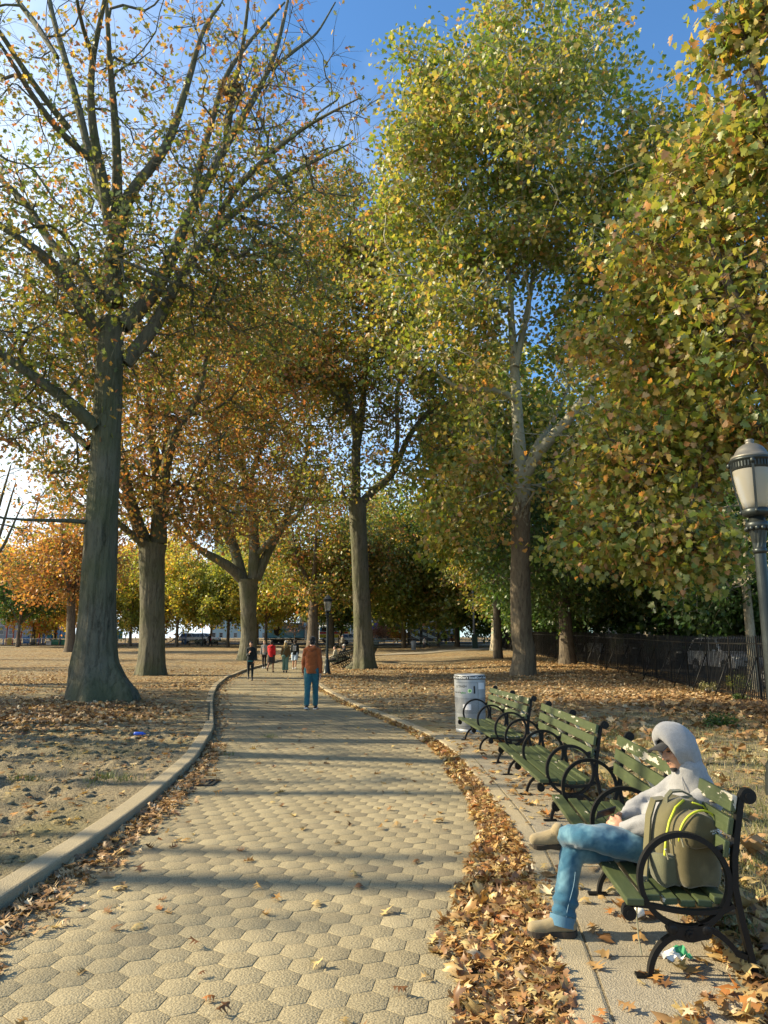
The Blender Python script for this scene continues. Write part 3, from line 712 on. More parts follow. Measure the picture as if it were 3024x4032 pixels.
def tree(name, label, group, trunk, limbs, crowns, barkm, leafm, clumps, leaves, lsize, lshape='oak', sigma=.55, twigs=4, seed=1, flare=.55, root_h=1.4, cat='tree',
         droop=.2, tint=(.5, .22), tint_fn=None, nearest=0, m_trunk=20, minz=None, keep=None, keep_leaf=None, twig_len=.6, tip_r=.012, bare_twigs=0, trunk_step=.45):
    """trunk/limbs: polylines of (x, y, z, radius).  Clumps of leaves are drawn inside the crown ellipsoids, and every clump
    is joined to the nearest part of the growing branch system."""
    g = np.random.default_rng(seed)
    base = Vector(trunk[0][:3]); root = empty(name, base, 0, label, cat, group)
    T = resample(trunk, trunk_step); pos = [p[:3] for p in T]; rfix = [p[3] for p in T]; dirs = list(np.gradient(T[:, :3], axis=0)); par = [max(0, i - 1) for i in range(len(T))]
    VV = []; FF = []; nb = 0
    def put(V, F):
        nonlocal nb
        VV.append(V); FF.append(F + nb); nb += len(V)
    # the trunk goes a little into the ground so that no gap shows
    T2 = T.copy(); T2 = np.concatenate([[[T[0, 0], T[0, 1], T[0, 2] - .35, T[0, 3] * 1.02]], T2]); 
    put(*flare_trunk(T2, m_trunk, base.z, flare, seed, h=root_h))
    is_open = [p[2] > base.z + (T[-1, 2] - base.z) * .35 for p in T]
    for L in limbs:
        Q = resample(L, .4); put(*tube_np(Q[:, :3], Q[:, 3] * (1 + .06 * (g.random(len(Q)) - .5)), 10 if Q[0, 3] > .08 else 7))
        d = np.gradient(Q[:, :3], axis=0)
        for i in range(len(Q)): pos.append(Q[i, :3]); rfix.append(Q[i, 3]); dirs.append(d[i]); par.append(-1 if i == 0 else len(pos) - 2); is_open.append(True)
    # clump centres
    w = np.array([c[2] for c in crowns], float); w /= w.sum(); C = []
    for (c, r, _), k in zip(crowns, g.multinomial(clumps, w)):
        d = g.normal(0, 1, (k, 3)); d /= np.linalg.norm(d, axis=1)[:, None]; q = g.random(k) ** (1 / 2.2)
        C.append(np.array(c)[None] + d * q[:, None] * np.array(r)[None])
    C = np.concatenate(C)
    gz = base.z if minz is None else minz
    C = C[C[:, 2] > gz + 1.2] if minz is None else C[C[:, 2] > minz]
    if keep is not None: C = C[keep(C)]
    PA = np.zeros((len(pos) + len(C) * 14, 3)); DA = np.zeros_like(PA); OP = np.zeros(len(PA), bool); n0 = len(pos)
    PA[:n0] = pos; DA[:n0] = np.array(dirs) / (np.linalg.norm(dirs, axis=1)[:, None] + 1e-9); OP[:n0] = is_open; cnt = n0
    order = []
    rest = np.ones(len(C), bool); dmin = np.min(np.linalg.norm(C[:, None] - PA[None, :n0], axis=2), axis=1)
    parent_of = {}; chains = []; load = np.zeros(len(PA)); P_of = -np.ones(len(PA), int); P_of[:n0] = par
    for ci in np.argsort(dmin):
        c = C[ci]; v = c[None] - PA[:cnt]; d = np.linalg.norm(v, axis=1) + 1e-6
        cosv = (v * DA[:cnt]).sum(1) / d
        cost = d * (1.35 - .45 * cosv) + np.where(OP[:cnt], 0, 50) + np.maximum(0, PA[:cnt, 2] - c[2] - .5) * .5
        j = int(np.argmin(cost)); p0 = PA[j]; L = d[j]; k = int(min(13, max(2, round(L / .45))))
        ctrl = p0 + DA[j] * L * .35 + np.array([0, 0, .12 * L]) + g.normal(0, .09 * L, 3)
        t = np.linspace(0, 1, k + 1)[1:, None]; q = (1 - t) ** 2 * p0 + 2 * t * (1 - t) * ctrl + t * t * c + g.normal(0, .028, (k, 3)) * (1 - t)
        s = cnt; PA[s:s + k] = q; dd = np.diff(np.concatenate([[p0], q]), axis=0); DA[s:s + k] = dd / (np.linalg.norm(dd, axis=1)[:, None] + 1e-9); OP[s:s + k] = True
        P_of[s] = j; P_of[s + 1:s + k] = np.arange(s, s + k - 1); cnt += k; chains.append((j, s, k)); load[s + k - 1] += 1
    for i in range(cnt - 1, n0 - 1, -1): load[P_of[i]] += load[i]
    rb = tip_r * np.maximum(load, .6) ** .48
    rb[:n0] = rfix
    for (j, s, k) in chains:
        idx = np.arange(s, s + k); r = rb[idx]; r0 = min(rb[j] * .85 if j >= n0 else rb[j] * .7, max(r[0] * 1.15, tip_r))
        P = np.concatenate([[PA[j]], PA[idx]]); r = np.minimum(np.concatenate([[r0], r]), r0)
        put(*tube_np(P, r, 6 if r0 > .035 else 4 if r0 > .018 else 3))
    # twigs and leaves
    ends = np.array([s + k - 1 for (_, s, k) in chains]); LP = []; LT = []; LD = []
    clt = np.clip(g.normal(tint[0], tint[1] * .5, len(ends)), 0, 1)
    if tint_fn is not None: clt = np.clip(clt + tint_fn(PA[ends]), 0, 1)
    per = leaves / max(1, twigs)
    for e, ct in zip(ends, clt):
        c = PA[e]; dn = DA[e]
        for _ in range(twigs):
            d = dn * .5 + g.normal(0, .75, 3); d[2] = d[2] * .8 + .05; d /= np.linalg.norm(d) + 1e-9; L = twig_len * g.uniform(.5, 1.35) * (sigma / .55)
            st = c - dn * g.random() * .6 * sigma; q = np.array([st, st + d * L * .5 + g.normal(0, .03, 3), st + d * L + np.array([0, 0, -droop * L * .6])])
            put(*tube_np(q, [tip_r * .6, tip_r * .42, tip_r * .2], 3))
            if bare_twigs and g.random() < bare_twigs: continue
            n = g.poisson(per); tt = g.random(n)[:, None]
            p = st + (q[2] - st) * (.25 + .85 * tt) + g.normal(0, sigma * .32, (n, 3)); LP.append(p); LD.append(np.repeat(d[None], n, 0)); LT.append(np.clip(ct + g.normal(0, tint[1] * .95, n), 0, 1))
    V = np.concatenate(VV) - np.array(base)[None]; F = np.concatenate(FF)
    np_mesh('trunk', V, F, barkm, root, smooth=True)
    LP = np.concatenate(LP); LD = np.concatenate(LD); LT = np.concatenate(LT); n = len(LP)
    if keep is not None or keep_leaf is not None:
        kk = (keep_leaf or keep)(LP); LP = LP[kk]; LD = LD[kk]; LT = LT[kk]; n = len(LP)
    x = LD * .6 + g.normal(0, .8, (n, 3)); x[:, 2] -= droop * 2; x /= np.linalg.norm(x, axis=1)[:, None]
    nn = g.normal(0, .75, (n, 3)); nn[:, 2] += .55; nn -= x * (nn * x).sum(1)[:, None]; nn /= np.linalg.norm(nn, axis=1)[:, None] + 1e-9
    y = np.cross(nn, x); Rm = np.stack([x, y, nn], -1); LV_, LF_ = LSH[lshape]; sz = lsize * g.uniform(.65, 1.25, n)
    P = np.einsum('nij,vj->nvi', Rm, LV_) * sz[:, None, None] + (LP - np.array(base))[:, None]; m = len(LV_)
    np_mesh('crown', P.reshape(-1, 3), (LF_[None] + (np.arange(n) * m)[:, None, None]).reshape(-1, LF_.shape[1]), leafm, root, tint=np.repeat(LT, m))
    TREE_STATS.append((name, len(V), n)); return root

def LPX(pts_, s, s1=None, conv=lambda x, y: (x, y), ref=None):
    """picture polyline (x, y, width) laid out at distances s..s1 from the camera -> (x, y, z, radius)"""
    out = []; n = len(pts_)
    for i, (x, y, w) in enumerate(pts_):
        ss = s if s1 is None else s + (s1 - s) * i / (n - 1); px, py, sc = (*conv(x, y), conv.sc)
        p = PS(px, py, ss); out.append((p.x, p.y, p.z, w * sc * ss / FPX / 2))
    return out
def mk(fx, fy, sc): 
    f = lambda x, y: (fx(x), fy(y)); f.sc = sc; return f
cA = mk(lambda x: x / 1.106, lambda y: y / 1.106, 1 / 1.106)                   # top left of the picture
cB = mk(lambda x: x / 1.106, lambda y: 1200 + y / 1.106, 1 / 1.106)            # middle left
cR = mk(lambda x: 1400 + x / 1.0215, lambda y: 1200 + y / 1.0215, 1 / 1.0215)  # middle right
cU = mk(lambda x: 1400 + x / 1.0215, lambda y: y / 1.0215, 1 / 1.0215)         # top right
cD = mk(lambda x: x * 1.82278, lambda y: y * 1.82278, 1.82278)

def trunk_from(base, pts_):     # trunk polyline whose foot stands on the ground
    b = (base[0], base[1], GZ(base[0], base[1]) - .02, pts_[0][3] * 1.03)
    return [b] + pts_
G_BIG = 'large trees lining the park path'
# --- the big oak on the left
S1 = 18.9
b1 = GD(205, 1515); b1 = Vector((b1.x, b1.y + .35, 0))
tr = [(205, 1440, 86), (209, 1350, 76), (214, 1250, 71), (218, 1150, 67), (224, 1050, 63), (229, 950, 60), (233, 850, 57), (238, 760, 54), (241, 690, 50)]
trunk = trunk_from(b1, LPX(tr, b1.y * CT, b1.y * CT + 1.2, cD))
sT = b1.y * CT + 1.2
L = []
def limb(conv, s0, s1, *p): L.append(LPX(list(p), s0, s1, conv))
limb(cA, sT, sT + .6, (488, 1330, 96), (490, 1200, 88), (492, 1080, 78), (515, 1000, 70), (528, 900, 60), (600, 790, 44), (690, 700, 42), (750, 590, 36), (790, 450, 30), (840, 290, 25), (880, 120, 18), (960, 20, 12))
limb(cA, sT + .2, sT - 2.0, (505, 960, 55), (512, 800, 42), (510, 680, 38), (500, 500, 32), (482, 330, 26), (468, 100, 18), (455, -150, 12))
limb(cA, sT, sT - 2.6, (485, 1000, 60), (460, 850, 50), (430, 700, 44), (400, 560, 36), (392, 380, 30), (400, 240, 26), (432, 120, 22), (462, -20, 16), (480, -200, 10))
limb(cA, sT - 1.6, sT - 3.4, (405, 250, 22), (372, 160, 20), (340, 60, 16), (320, -120, 10))
limb(cA, sT, sT + 2.0, (455, 900, 42), (400, 720, 36), (330, 420, 30), (270, 210, 26), (225, 60, 22), (190, -150, 12))
limb(cA, sT - .8, sT - 4., (392, 690, 34), (300, 620, 30), (170, 470, 26), (95, 340, 20), (10, 200, 14), (-90, 60, 8))
limb(cA, sT - .8, sT - 3, (300, 560, 30), (160, 390, 26), (0, 140, 20), (-110, -20, 10))
limb(cA, sT - 1., sT + 2.4, (250, 250, 20), (160, 110, 26), (80, 10, 22), (20, -110, 12))
limb(cB, sT, sT + 1.6, (545, 255, 62), (590, 190, 62), (655, 130, 58), (705, 45, 54), (738, -50, 48), (800, -145, 42), (870, -245, 38), (940, -345, 36), (1010, -390, 30), (1080, -450, 26), (1200, -530, 22), (1310, -600, 18), (1400, -640, 12), (1520, -700, 6))
limb(cA, sT, sT + 2.5, (530, 1420, 80), (575, 1390, 74), (650, 1300, 62), (715, 1210, 58), (770, 1070, 50), (825, 930, 45), (890, 810, 40), (955, 690, 36), (1000, 600, 34), (1050, 530, 30), (1120, 400, 26), (1180, 290, 22), (1225, 140, 18), (1262, -40, 10))
limb(cA, sT + 2.1, sT + .4, (985, 610, 30), (1010, 440, 22), (1050, 250, 18), (1078, 60, 14), (1090, -120, 8))
limb(cA, sT + 1.6, sT + 4.2, (850, 850, 36), (872, 700, 28), (920, 540, 25), (975, 340, 22), (1060, 210, 18), (1150, 110, 13), (1240, 10, 8))
limb(cA, sT + 1.2, sT - 1.4, (930, 1005, 32), (965, 910, 30), (1010, 835, 28), (1100, 745, 25), (1210, 640, 22), (1330, 550, 16), (1440, 490, 11), (1570, 425, 6))
limb(cA, sT + 2, sT + 5, (1180, 300, 18), (1290, 215, 14), (1380, 150, 10), (1460, 10, 6))
limb(cA, sT + 1, sT + 3.5, (1050, 945, 20), (1130, 970, 14), (1230, 1000, 11), (1300, 1060, 7))
limb(cB, sT - .2, sT - 1.6, (432, 110, 66), (385, 60, 60), (335, -10, 56), (275, -150, 50), (200, -215, 42), (100, -275, 36), (0, -350, 30), (-120, -420, 18))
limb(cA, sT - .2, sT + 2.2, (440, 1300, 52), (330, 1170, 46), (210, 1050, 36), (130, 900, 30), (0, 780, 24), (-120, 640, 14))
limb(cB, sT - .8, sT - 2.4, (410, 530, 62), (345, 455, 54), (205, 350, 46), (70, 265, 40), (-60, 170, 28), (-180, 60, 15))
limb(cB, sT - .5, sT + 1.2, (385, 620, 30), (300, 550, 26), (250, 500, 20), (120, 420, 13), (0, 380, 8))
limb(cB, sT - 1., sT - 2.6, (370, 945, 22), (300, 935, 18), (190, 942, 15), (60, 938, 11), (-60, 920, 7))
cen = PS(700, 500, sT + .6)
def keep1(p):
    hh = np.mod(np.abs(np.sin(p[:, 0] * 12.9 + p[:, 1] * 78.2 + p[:, 2] * 37.7)) * 4375.5, 1); return hh < 1 - .52 * sstep(15.5, 19.5, p[:, 2]) - .25 * sstep(-5, 0, p[:, 0]) * sstep(12, 15, p[:, 2]) - .50 * (p[:, 1] < b1.y + .8) * (1 - .6 * sstep(15.5, 19.5, p[:, 2]))
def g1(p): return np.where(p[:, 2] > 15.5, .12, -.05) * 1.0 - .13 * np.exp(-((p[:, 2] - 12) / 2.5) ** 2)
E1 = [(tuple(PS(430, 900, sT)), (5.6, 5.5, 4.2), 3.2), (tuple(PS(1000, 500, sT + 1.6)), (3.6, 4.6, 5.0), 1.3), (tuple(PS(300, 200, sT)), (6.5, 5.5, 4.6), 1.6), (tuple(PS(900, 1080, sT + 1)), (3.0, 3.6, 2.6), 1.7),
      (tuple(PS(60, 1500, sT - .5)), (3.4, 3.5, 2.6), 1.5), (tuple(PS(1150, 620, sT + .5)), (2.3, 3.4, 3.6), .55), (tuple(PS(200, 1180, sT - .5)), (4.4, 4.5, 2.6), 1.7)]
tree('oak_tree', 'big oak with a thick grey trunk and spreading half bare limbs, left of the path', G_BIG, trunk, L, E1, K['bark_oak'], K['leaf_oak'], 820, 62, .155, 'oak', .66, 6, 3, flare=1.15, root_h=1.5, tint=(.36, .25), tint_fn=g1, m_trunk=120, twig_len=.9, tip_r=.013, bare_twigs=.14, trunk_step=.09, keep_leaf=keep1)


def open_front(base, fork, span, k=.62):     # few leaves in front of the limbs, low in the crown
    def f(p):
        hh = np.mod(np.abs(np.sin(p[:, 0] * 12.9 + p[:, 1] * 78.2 + p[:, 2] * 37.7)) * 4375.5, 1)
        return hh < 1 - k * (p[:, 1] < base.y + .6) * (1 - sstep(fork + span * .5, fork + span, p[:, 2])) 
    return f
# --- the second oak, behind it
b2 = GD(325, 1458); s0 = b2.y * CT; L = []
trunk = trunk_from(b2, LPX([(665, 1438, 106), (663, 1300, 102), (664, 1180, 104), (662, 1080, 110), (668, 1040, 116)], s0, s0 + .3, cB))
limb(cB, s0 + .3, s0 - 1.5, (640, 1060, 70), (600, 960, 60), (575, 880, 54), (540, 740, 46), (515, 600, 36), (500, 400, 24), (470, 150, 14))
limb(cB, s0 + .3, s0 + 1.5, (690, 1040, 74), (692, 900, 62), (690, 740, 54), (655, 560, 44), (645, 420, 36), (640, 240, 26), (610, 60, 14))
limb(cB, s0 + .4, s0 - 2, (706, 860, 50), (722, 700, 44), (760, 560, 36), (830, 460, 30), (880, 370, 24), (900, 200, 16), (930, 40, 9))
limb(cB, s0 + .5, s0 + 3, (700, 760, 36), (728, 600, 28), (730, 440, 24), (760, 250, 16), (800, 60, 8))
limb(cB, s0, s0 - 3, (645, 1050, 40), (580, 1010, 32), (530, 960, 26), (450, 900, 18), (380, 860, 9))
limb(cB, s0, s0 + 2, (600, 960, 34), (550, 860, 26), (510, 820, 20), (440, 700, 12))
E2 = [(tuple(PS(620, 1650, s0)), (7.2, 7, 5.2), 3), (tuple(PS(700, 1350, s0)), (7.5, 7, 4.5), 2), (tuple(PS(760, 1950, s0 - 1)), (6.2, 5.5, 2.6), 1.5), (tuple(PS(420, 1900, s0)), (4.2, 5, 2.6), .9)]
tree('oak_tree', 'oak with rusty leaves forking low behind the big left trunk', G_BIG, trunk, L, E2, K['bark_oak'], K['leaf_oak_rust'], 470, 100, .22, 'oak', 1.0, 4, 5, flare=.5, root_h=1.6, tint=(.38, .27), m_trunk=90, tip_r=.02, trunk_step=.14, keep_leaf=open_front(b2, 8, 9))

# --- the forked oak beyond the walkers
b3 = GD(535, 1426); s0 = b3.y * CT; L = []
trunk = trunk_from(b3, LPX([(1085, 1438, 66), (1082, 1330, 68), (1080, 1230, 78), (1082, 1190, 92)], s0, s0, cB))
limb(cB, s0, s0 - 3, (1062, 1200, 52), (1000, 1140, 44), (930, 1100, 36), (860, 1062, 26), (790, 985, 20), (730, 940, 13))
limb(cB, s0, s0 + 2, (1055, 1190, 50), (1020, 1060, 46), (985, 960, 38), (965, 860, 30), (940, 760, 24), (900, 680, 18), (830, 655, 10))
limb(cB, s0 - .5, s0 - 2, (1010, 1040, 34), (950, 960, 28), (905, 880, 22), (880, 760, 15))
limb(cB, s0, s0 + 1, (1105, 1190, 52), (1108, 1050, 48), (1100, 900, 42), (1075, 780, 36), (1050, 680, 28), (1040, 560, 24), (1025, 400, 14), (1000, 250, 8))
limb(cB, s0 + .5, s0 - 2, (1085, 800, 26), (1110, 690, 24), (1150, 600, 20), (1160, 480, 14), (1170, 330, 8))
limb(cB, s0, s0 + 3, (1115, 1195, 46), (1160, 1090, 40), (1220, 980, 34), (1270, 880, 28), (1300, 770, 22), (1340, 640, 15), (1350, 500, 8))
limb(cB, s0, s0 - 3, (1125, 1080, 26), (1200, 1000, 22), (1290, 930, 17), (1370, 780, 9))
limb(cB, s0, s0 - 2, (1040, 720, 24), (985, 620, 18), (930, 520, 12), (900, 420, 7))
E3 = [(tuple(PS(960, 1620, s0)), (9.5, 8, 6.2), 3), (tuple(PS(1000, 1330, s0)), (8.5, 8, 5.5), 1.8), (tuple(PS(840, 1930, s0)), (6.5, 6, 3.2), 1), (tuple(PS(1180, 1880, s0)), (5.5, 6, 3.4), 1)]
tree('oak_tree', 'oak splitting low into several steep limbs, behind the group of walkers', G_BIG, trunk, L, E3, K['bark_oak'], K['leaf_oak'], 470, 92, .29, 'oak', 1.3, 4, 7, flare=.75, root_h=2., tint=(.40, .28), m_trunk=72, tip_r=.026, trunk_step=.2, keep_leaf=open_front(b3, 8, 13))

# --- the straight oak right of the path
b4 = GD(787, 1445); s0 = b4.y * CT; L = []
trunk = trunk_from(b4, LPX([(786, 1400, 43), (781, 1300, 37), (777, 1200, 35), (773, 1120, 37), (772, 1075, 40)], s0, s0, cD))
limb(cD, s0, s0 - 1, (768, 1080, 24), (768, 1010, 21), (771, 930, 19), (757, 880, 15), (735, 820, 12), (690, 760, 9), (650, 700, 5))
limb(cD, s0, s0 + 2, (772, 960, 18), (785, 870, 14), (790, 760, 11), (800, 650, 8), (795, 520, 5))
limb(cD, s0, s0 + 1, (782, 1085, 20), (806, 1060, 17), (850, 1025, 15), (878, 950, 12), (910, 905, 10), (950, 870, 8), (1010, 865, 5))
limb(cD, s0, s0 - 2.5, (850, 1020, 12), (860, 940, 10), (855, 850, 8), (890, 740, 5))
limb(cD, s0 - .3, s0 - 3, (765, 900, 12), (720, 850, 9), (670, 800, 8), (640, 790, 5))
limb(cD, s0 - 1, s0 - 2, (735, 830, 10), (720, 740, 8), (728, 640, 6), (720, 520, 4))
limb(cD, s0, s0 + 3, (787, 800, 10), (840, 740, 8), (880, 690, 6), (930, 640, 4))
E4 = [(tuple(PS(1380, 1280, s0)), (6.6, 6.5, 6.5), 3), (tuple(PS(1330, 960, s0 + 1)), (4.6, 5, 4.6), 1.4), (tuple(PS(1230, 1500, s0)), (5.5, 6, 3.6), 1.3), (tuple(PS(1640, 1600, s0)), (4.2, 5, 4.2), 1.2), (tuple(PS(1420, 1860, s0 - 1)), (3.6, 4, 2.2), .55)]
tree('oak_tree', 'tall straight oak standing right of the path by the dark lamp post', G_BIG, trunk, L, E4, K['bark_oak'], K['leaf_oak'], 540, 96, .25, 'oak', 1.1, 4, 9, flare=.7, root_h=1.5, tint=(.26, .24), m_trunk=80, tip_r=.022, trunk_step=.16, keep_leaf=open_front(b4, 10, 9))

# --- the plane tree on the right lawn
def keep5(p):       # the crown opens towards the camera around the stem and the great limb
    hh = np.mod(np.abs(np.sin(p[:, 0] * 12.9 + p[:, 1] * 78.2 + p[:, 2] * 37.7)) * 4375.5, 1); dy = p[:, 1] - b5.y; sx = p[:, 0] - b5.x
    stem = (np.abs(sx) < 1.1) & (p[:, 2] > 6.5) & (p[:, 2] < 19); lb = (np.abs((p[:, 2] - 9.5) - sx * 1.15) < 1.3) & (sx > 0) & (sx < 6.5)
    return ~((dy < -.3) & (stem | lb) & (hh < .80))
b5 = GD(1130, 1458); s0 = b5.y * CT; L = []
trunk = trunk_from(b5, LPX([(680, 1400, 88), (668, 1328, 84), (662, 1150, 80), (664, 950, 76), (668, 760, 70), (672, 680, 66)], s0, s0, cR))
limb(cR, s0, s0 + .5, (668, 720, 64), (660, 600, 55), (652, 480, 46), (645, 350, 42), (636, 200, 33), (626, 60, 27), (618, -120, 22), (600, -330, 16), (590, -560, 9))
limb(cR, s0, s0 - 3.5, (675, 700, 52), (722, 610, 50), (790, 530, 47), (850, 470, 44), (915, 390, 42), (975, 290, 40), (1040, 210, 36), (1130, 130, 28), (1220, 80, 18), (1330, 20, 9))
limb(cU, s0 - 3, s0 - 5, (1140, 1240, 32), (1180, 1120, 26), (1210, 1030, 20), (1260, 960, 13), (1290, 800, 7))
limb(cR, s0, s0 + 2, (645, 250, 28), (668, 130, 28), (690, 30, 22), (720, -150, 16), (790, -400, 10), (830, -640, 5))
limb(cR, s0, s0 - 2, (650, 385, 26), (600, 350, 24), (540, 338, 22), (430, 346, 18), (380, 320, 15), (330, 270, 9))
limb(cU, s0, s0 - 1.5, (608, 1250, 22), (575, 1205, 20), (470, 1226, 17), (370, 1200, 13), (290, 1150, 8))
limb(cU, s0 + .3, s0 + 2, (600, 1150, 20), (560, 1000, 18), (530, 860, 14), (500, 740, 9), (440, 560, 5))
limb(cU, s0 + .5, s0 - 1.5, (618, 1000, 18), (660, 880, 15), (690, 700, 11), (780, 500, 8), (900, 250, 5))
limb(cR, s0, s0 + 3, (690, 640, 30), (740, 540, 24), (790, 480, 18), (860, 330, 12), (900, 150, 7))
limb(cR, s0 - 2, s0 - 5.5, (940, 360, 20), (1010, 470, 12), (1080, 620, 9), (1150, 850, 8), (1200, 970, 6), (1260, 1080, 4))
E5 = [(tuple(PS(2010, 640, s0)), (6.4, 6.5, 6.2), 3.6), (tuple(PS(1900, 1250, s0)), (6.0, 6, 4.8), 2.4), (tuple(PS(2080, 250, s0)), (4.4, 5, 3.4), 1.3), (tuple(PS(2380, 1000, s0 - 2)), (5.2, 5.5, 5.5), 1.8),
      (tuple(PS(2250, 1700, s0 - 2)), (5.6, 5, 3.6), 2.0), (tuple(PS(1900, 1950, s0 - .5)), (2.8, 3.2, 2.3), .75), (tuple(PS(2420, 1980, s0 - 3)), (4.6, 4, 2.6), 1.3), (tuple(PS(1680, 800, s0)), (3.2, 4, 4.), 1.1), (tuple(PS(1690, 380, s0)), (2.0, 3, 3.), .55), (tuple(PS(2640, 640, s0 - 4)), (3.4, 4, 2.6), 1.1), (tuple(PS(2560, 1150, s0 - 4)), (4.2, 4, 4.0), 1.5), (tuple(PS(2600, 1650, s0 - 5)), (3.8, 3.5, 3.0), 1.1)]
tree('plane_tree', 'tall plane tree with pale flaking upper limbs on the lawn behind the benches', G_BIG, trunk, L, E5, K['bark_plane'], K['leaf_plane'], 1700, 56, .20, 'plane', 1.15, 4, 13, flare=.42, root_h=1.3, tint=(.47, .25), m_trunk=80, tip_r=.015, droop=.35, trunk_step=.16, keep=keep5,
     tint_fn=lambda p: np.clip((9.5 - p[:, 2]) * .02, -.1, .12))
# ------------------------------------------------------------------ more trees
def simple_tree(name, label, group, base, H, cr, cz, r0, leafm, clumps, leaves, lsize, barkm, seed, lean=(0, 0), shape='dia', sig=.9, limbs=5, tint=(.5, .25), split=.35, cat='tree', rz=None, **kw):
    """a whole tree from a few numbers: crown of radius cr and half height rz around height cz"""
    rr = random.Random(seed); b = Vector((base[0], base[1], GZ(base[0], base[1]))); hz = H * split
    top = b + Vector((lean[0] * hz, lean[1] * hz, hz)); rz = rz or (H - cz)
    trunk = [(b.x, b.y, b.z - .03, r0), (b.x + lean[0] * hz * .3, b.y + lean[1] * hz * .3, b.z + hz * .4, r0 * .84), (top.x, top.y, top.z, r0 * .74)]
    L = []; a0 = rr.uniform(0, 6.28)
    for k in range(limbs):
        a = a0 + k * 2.4; up = 1. if k == 0 else rr.uniform(.55, .95); out = .12 if k == 0 else rr.uniform(.35, .7); e = top + Vector((math.cos(a) * cr * out, math.sin(a) * cr * out, (cz + rz * .55 - hz) * up)); m = top.lerp(e, .45) + Vector((math.cos(a), math.sin(a), -.3)) * cr * .10
        q = r0 * (.6 if k == 0 else rr.uniform(.34, .5)); L.append([(top.x, top.y, top.z - .1, q), (m.x, m.y, m.z, q * .65), (e.x, e.y, e.z, q * .22)])
    c = (b.x + lean[0] * cz, b.y + lean[1] * cz, b.z + cz)
    cr_ = [(c, (cr, cr, rz), 3), ((c[0] + rr.uniform(-.4, .4) * cr, c[1] + rr.uniform(-.4, .4) * cr, c[2] - rz * .35), (cr * .85, cr * .85, rz * .6), 1)]
    return tree(name, label, group, trunk, L, cr_, barkm, leafm, clumps, leaves, lsize, shape, sig, 4, seed, tint=tint, m_trunk=14, tip_r=.022, trunk_step=.6, **kw)
def at(px, s, dx=0): p = PS(px, 2530, s); return (p.x + dx, p.y)

# plane tree just outside the frame on the right: its branches hang into the picture
bb = (9.6, 13.4); L = []
P = lambda px, py, s, w: (*PS(px, py, s), w)
limbsR = [[(9.5, 13.4, 4.6, .2), P(3060, 1500, 13.5, .15), P(2900, 1200, 14, .11), P(2780, 900, 15, .07), P(2700, 640, 16, .03)],
          [(9.5, 13.4, 5.2, .2), P(3200, 1000, 13, .15), P(3060, 600, 13, .10), P(2980, 300, 12.6, .06), P(2900, 60, 12.4, .025)],
          [(9.5, 13.4, 3.9, .16), P(3050, 1700, 14.5, .11), P(2820, 1650, 15.5, .08), P(2560, 1700, 16.5, .05), P(2420, 1800, 17, .02)],
          [(9.5, 13.4, 4.2, .14), P(3040, 1560, 14.6, .11), P(2780, 1330, 16.6, .08), P(2560, 1180, 18, .045), P(2400, 1130, 19, .02)],
          [P(2820, 1650, 15.5, .06), P(2740, 1900, 15.4, .04), P(2690, 2150, 15.2, .02)],
          [P(2560, 1700, 16.5, .04), P(2520, 1900, 16.4, .03), P(2500, 2120, 16.2, .012)]]
ER = [(tuple(PS(2860, 900, 15.5)), (2.4, 2.6, 2.5), 2.4), (tuple(PS(2640, 1350, 17.5)), (2.6, 2.8, 1.9), 2.2), (tuple(PS(2920, 1350, 14.5)), (1.7, 2., 1.8), 1.1), (tuple(PS(2600, 1780, 16.5)), (2.0, 2.2, 1.25), 1.5), (tuple(PS(2650, 2130, 15.6)), (1.35, 1.6, .95), 1.0),
      (tuple(PS(2960, 90, 12.6)), (.75, 1.0, .75), .34), (tuple(PS(2980, 520, 13.2)), (.9, 1.2, .8), .45), (tuple(PS(2380, 2080, 17)), (1.3, 1.5, .9), .55), (tuple(PS(2800, 650, 16.5)), (1.6, 2, .9), .6), (tuple(PS(2870, 1720, 15)), (1.0, 1.2, .5), .25)]
tree('plane_tree', 'plane tree at the right edge whose leafy branches hang above the fence and lamp', G_BIG, [(bb[0], bb[1], GZ(*bb) - .02, .42), (9.6, 13.4, 2.5, .36), (9.5, 13.4, 5.3, .3)], limbsR, ER, K['bark_dark'], K['leaf_plane'], 900, 34, .15, 'plane', .58, 4, 21, tint=(.46, .27), tip_r=.009, droop=.4, m_trunk=18, twig_len=.55)

# trees along the right-hand fence
def gtree(*a, **k): return simple_tree(*a, **k)
b = at(2232, 43.5); gtree('maple_tree', 'leafy green maple whose brown trunk stands right against the iron fence', 'trees along the iron fence', b, 13, 6.2, 7.6, .48, K['leaf_green'], 300, 78, .25, K['bark_dark'], 31, sig=1.05, shape='oak', rz=5.0, tint=(.36, .22), lean=(-.02, 0))
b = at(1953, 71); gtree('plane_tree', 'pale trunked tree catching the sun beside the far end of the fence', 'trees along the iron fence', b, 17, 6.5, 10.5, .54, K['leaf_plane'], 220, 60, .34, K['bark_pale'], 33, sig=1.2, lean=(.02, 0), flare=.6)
b = at(2958, 25.5); gtree('street_tree', 'slim pale trunked tree behind the fence beside the parked white car', 'street trees beyond the fence', b, 11, 3.6, 6.6, .2, K['leaf_green'], 170, 75, .19, K['bark_pale'], 35, sig=.8, shape='oak', tint=(.16, .14), flare=.3)
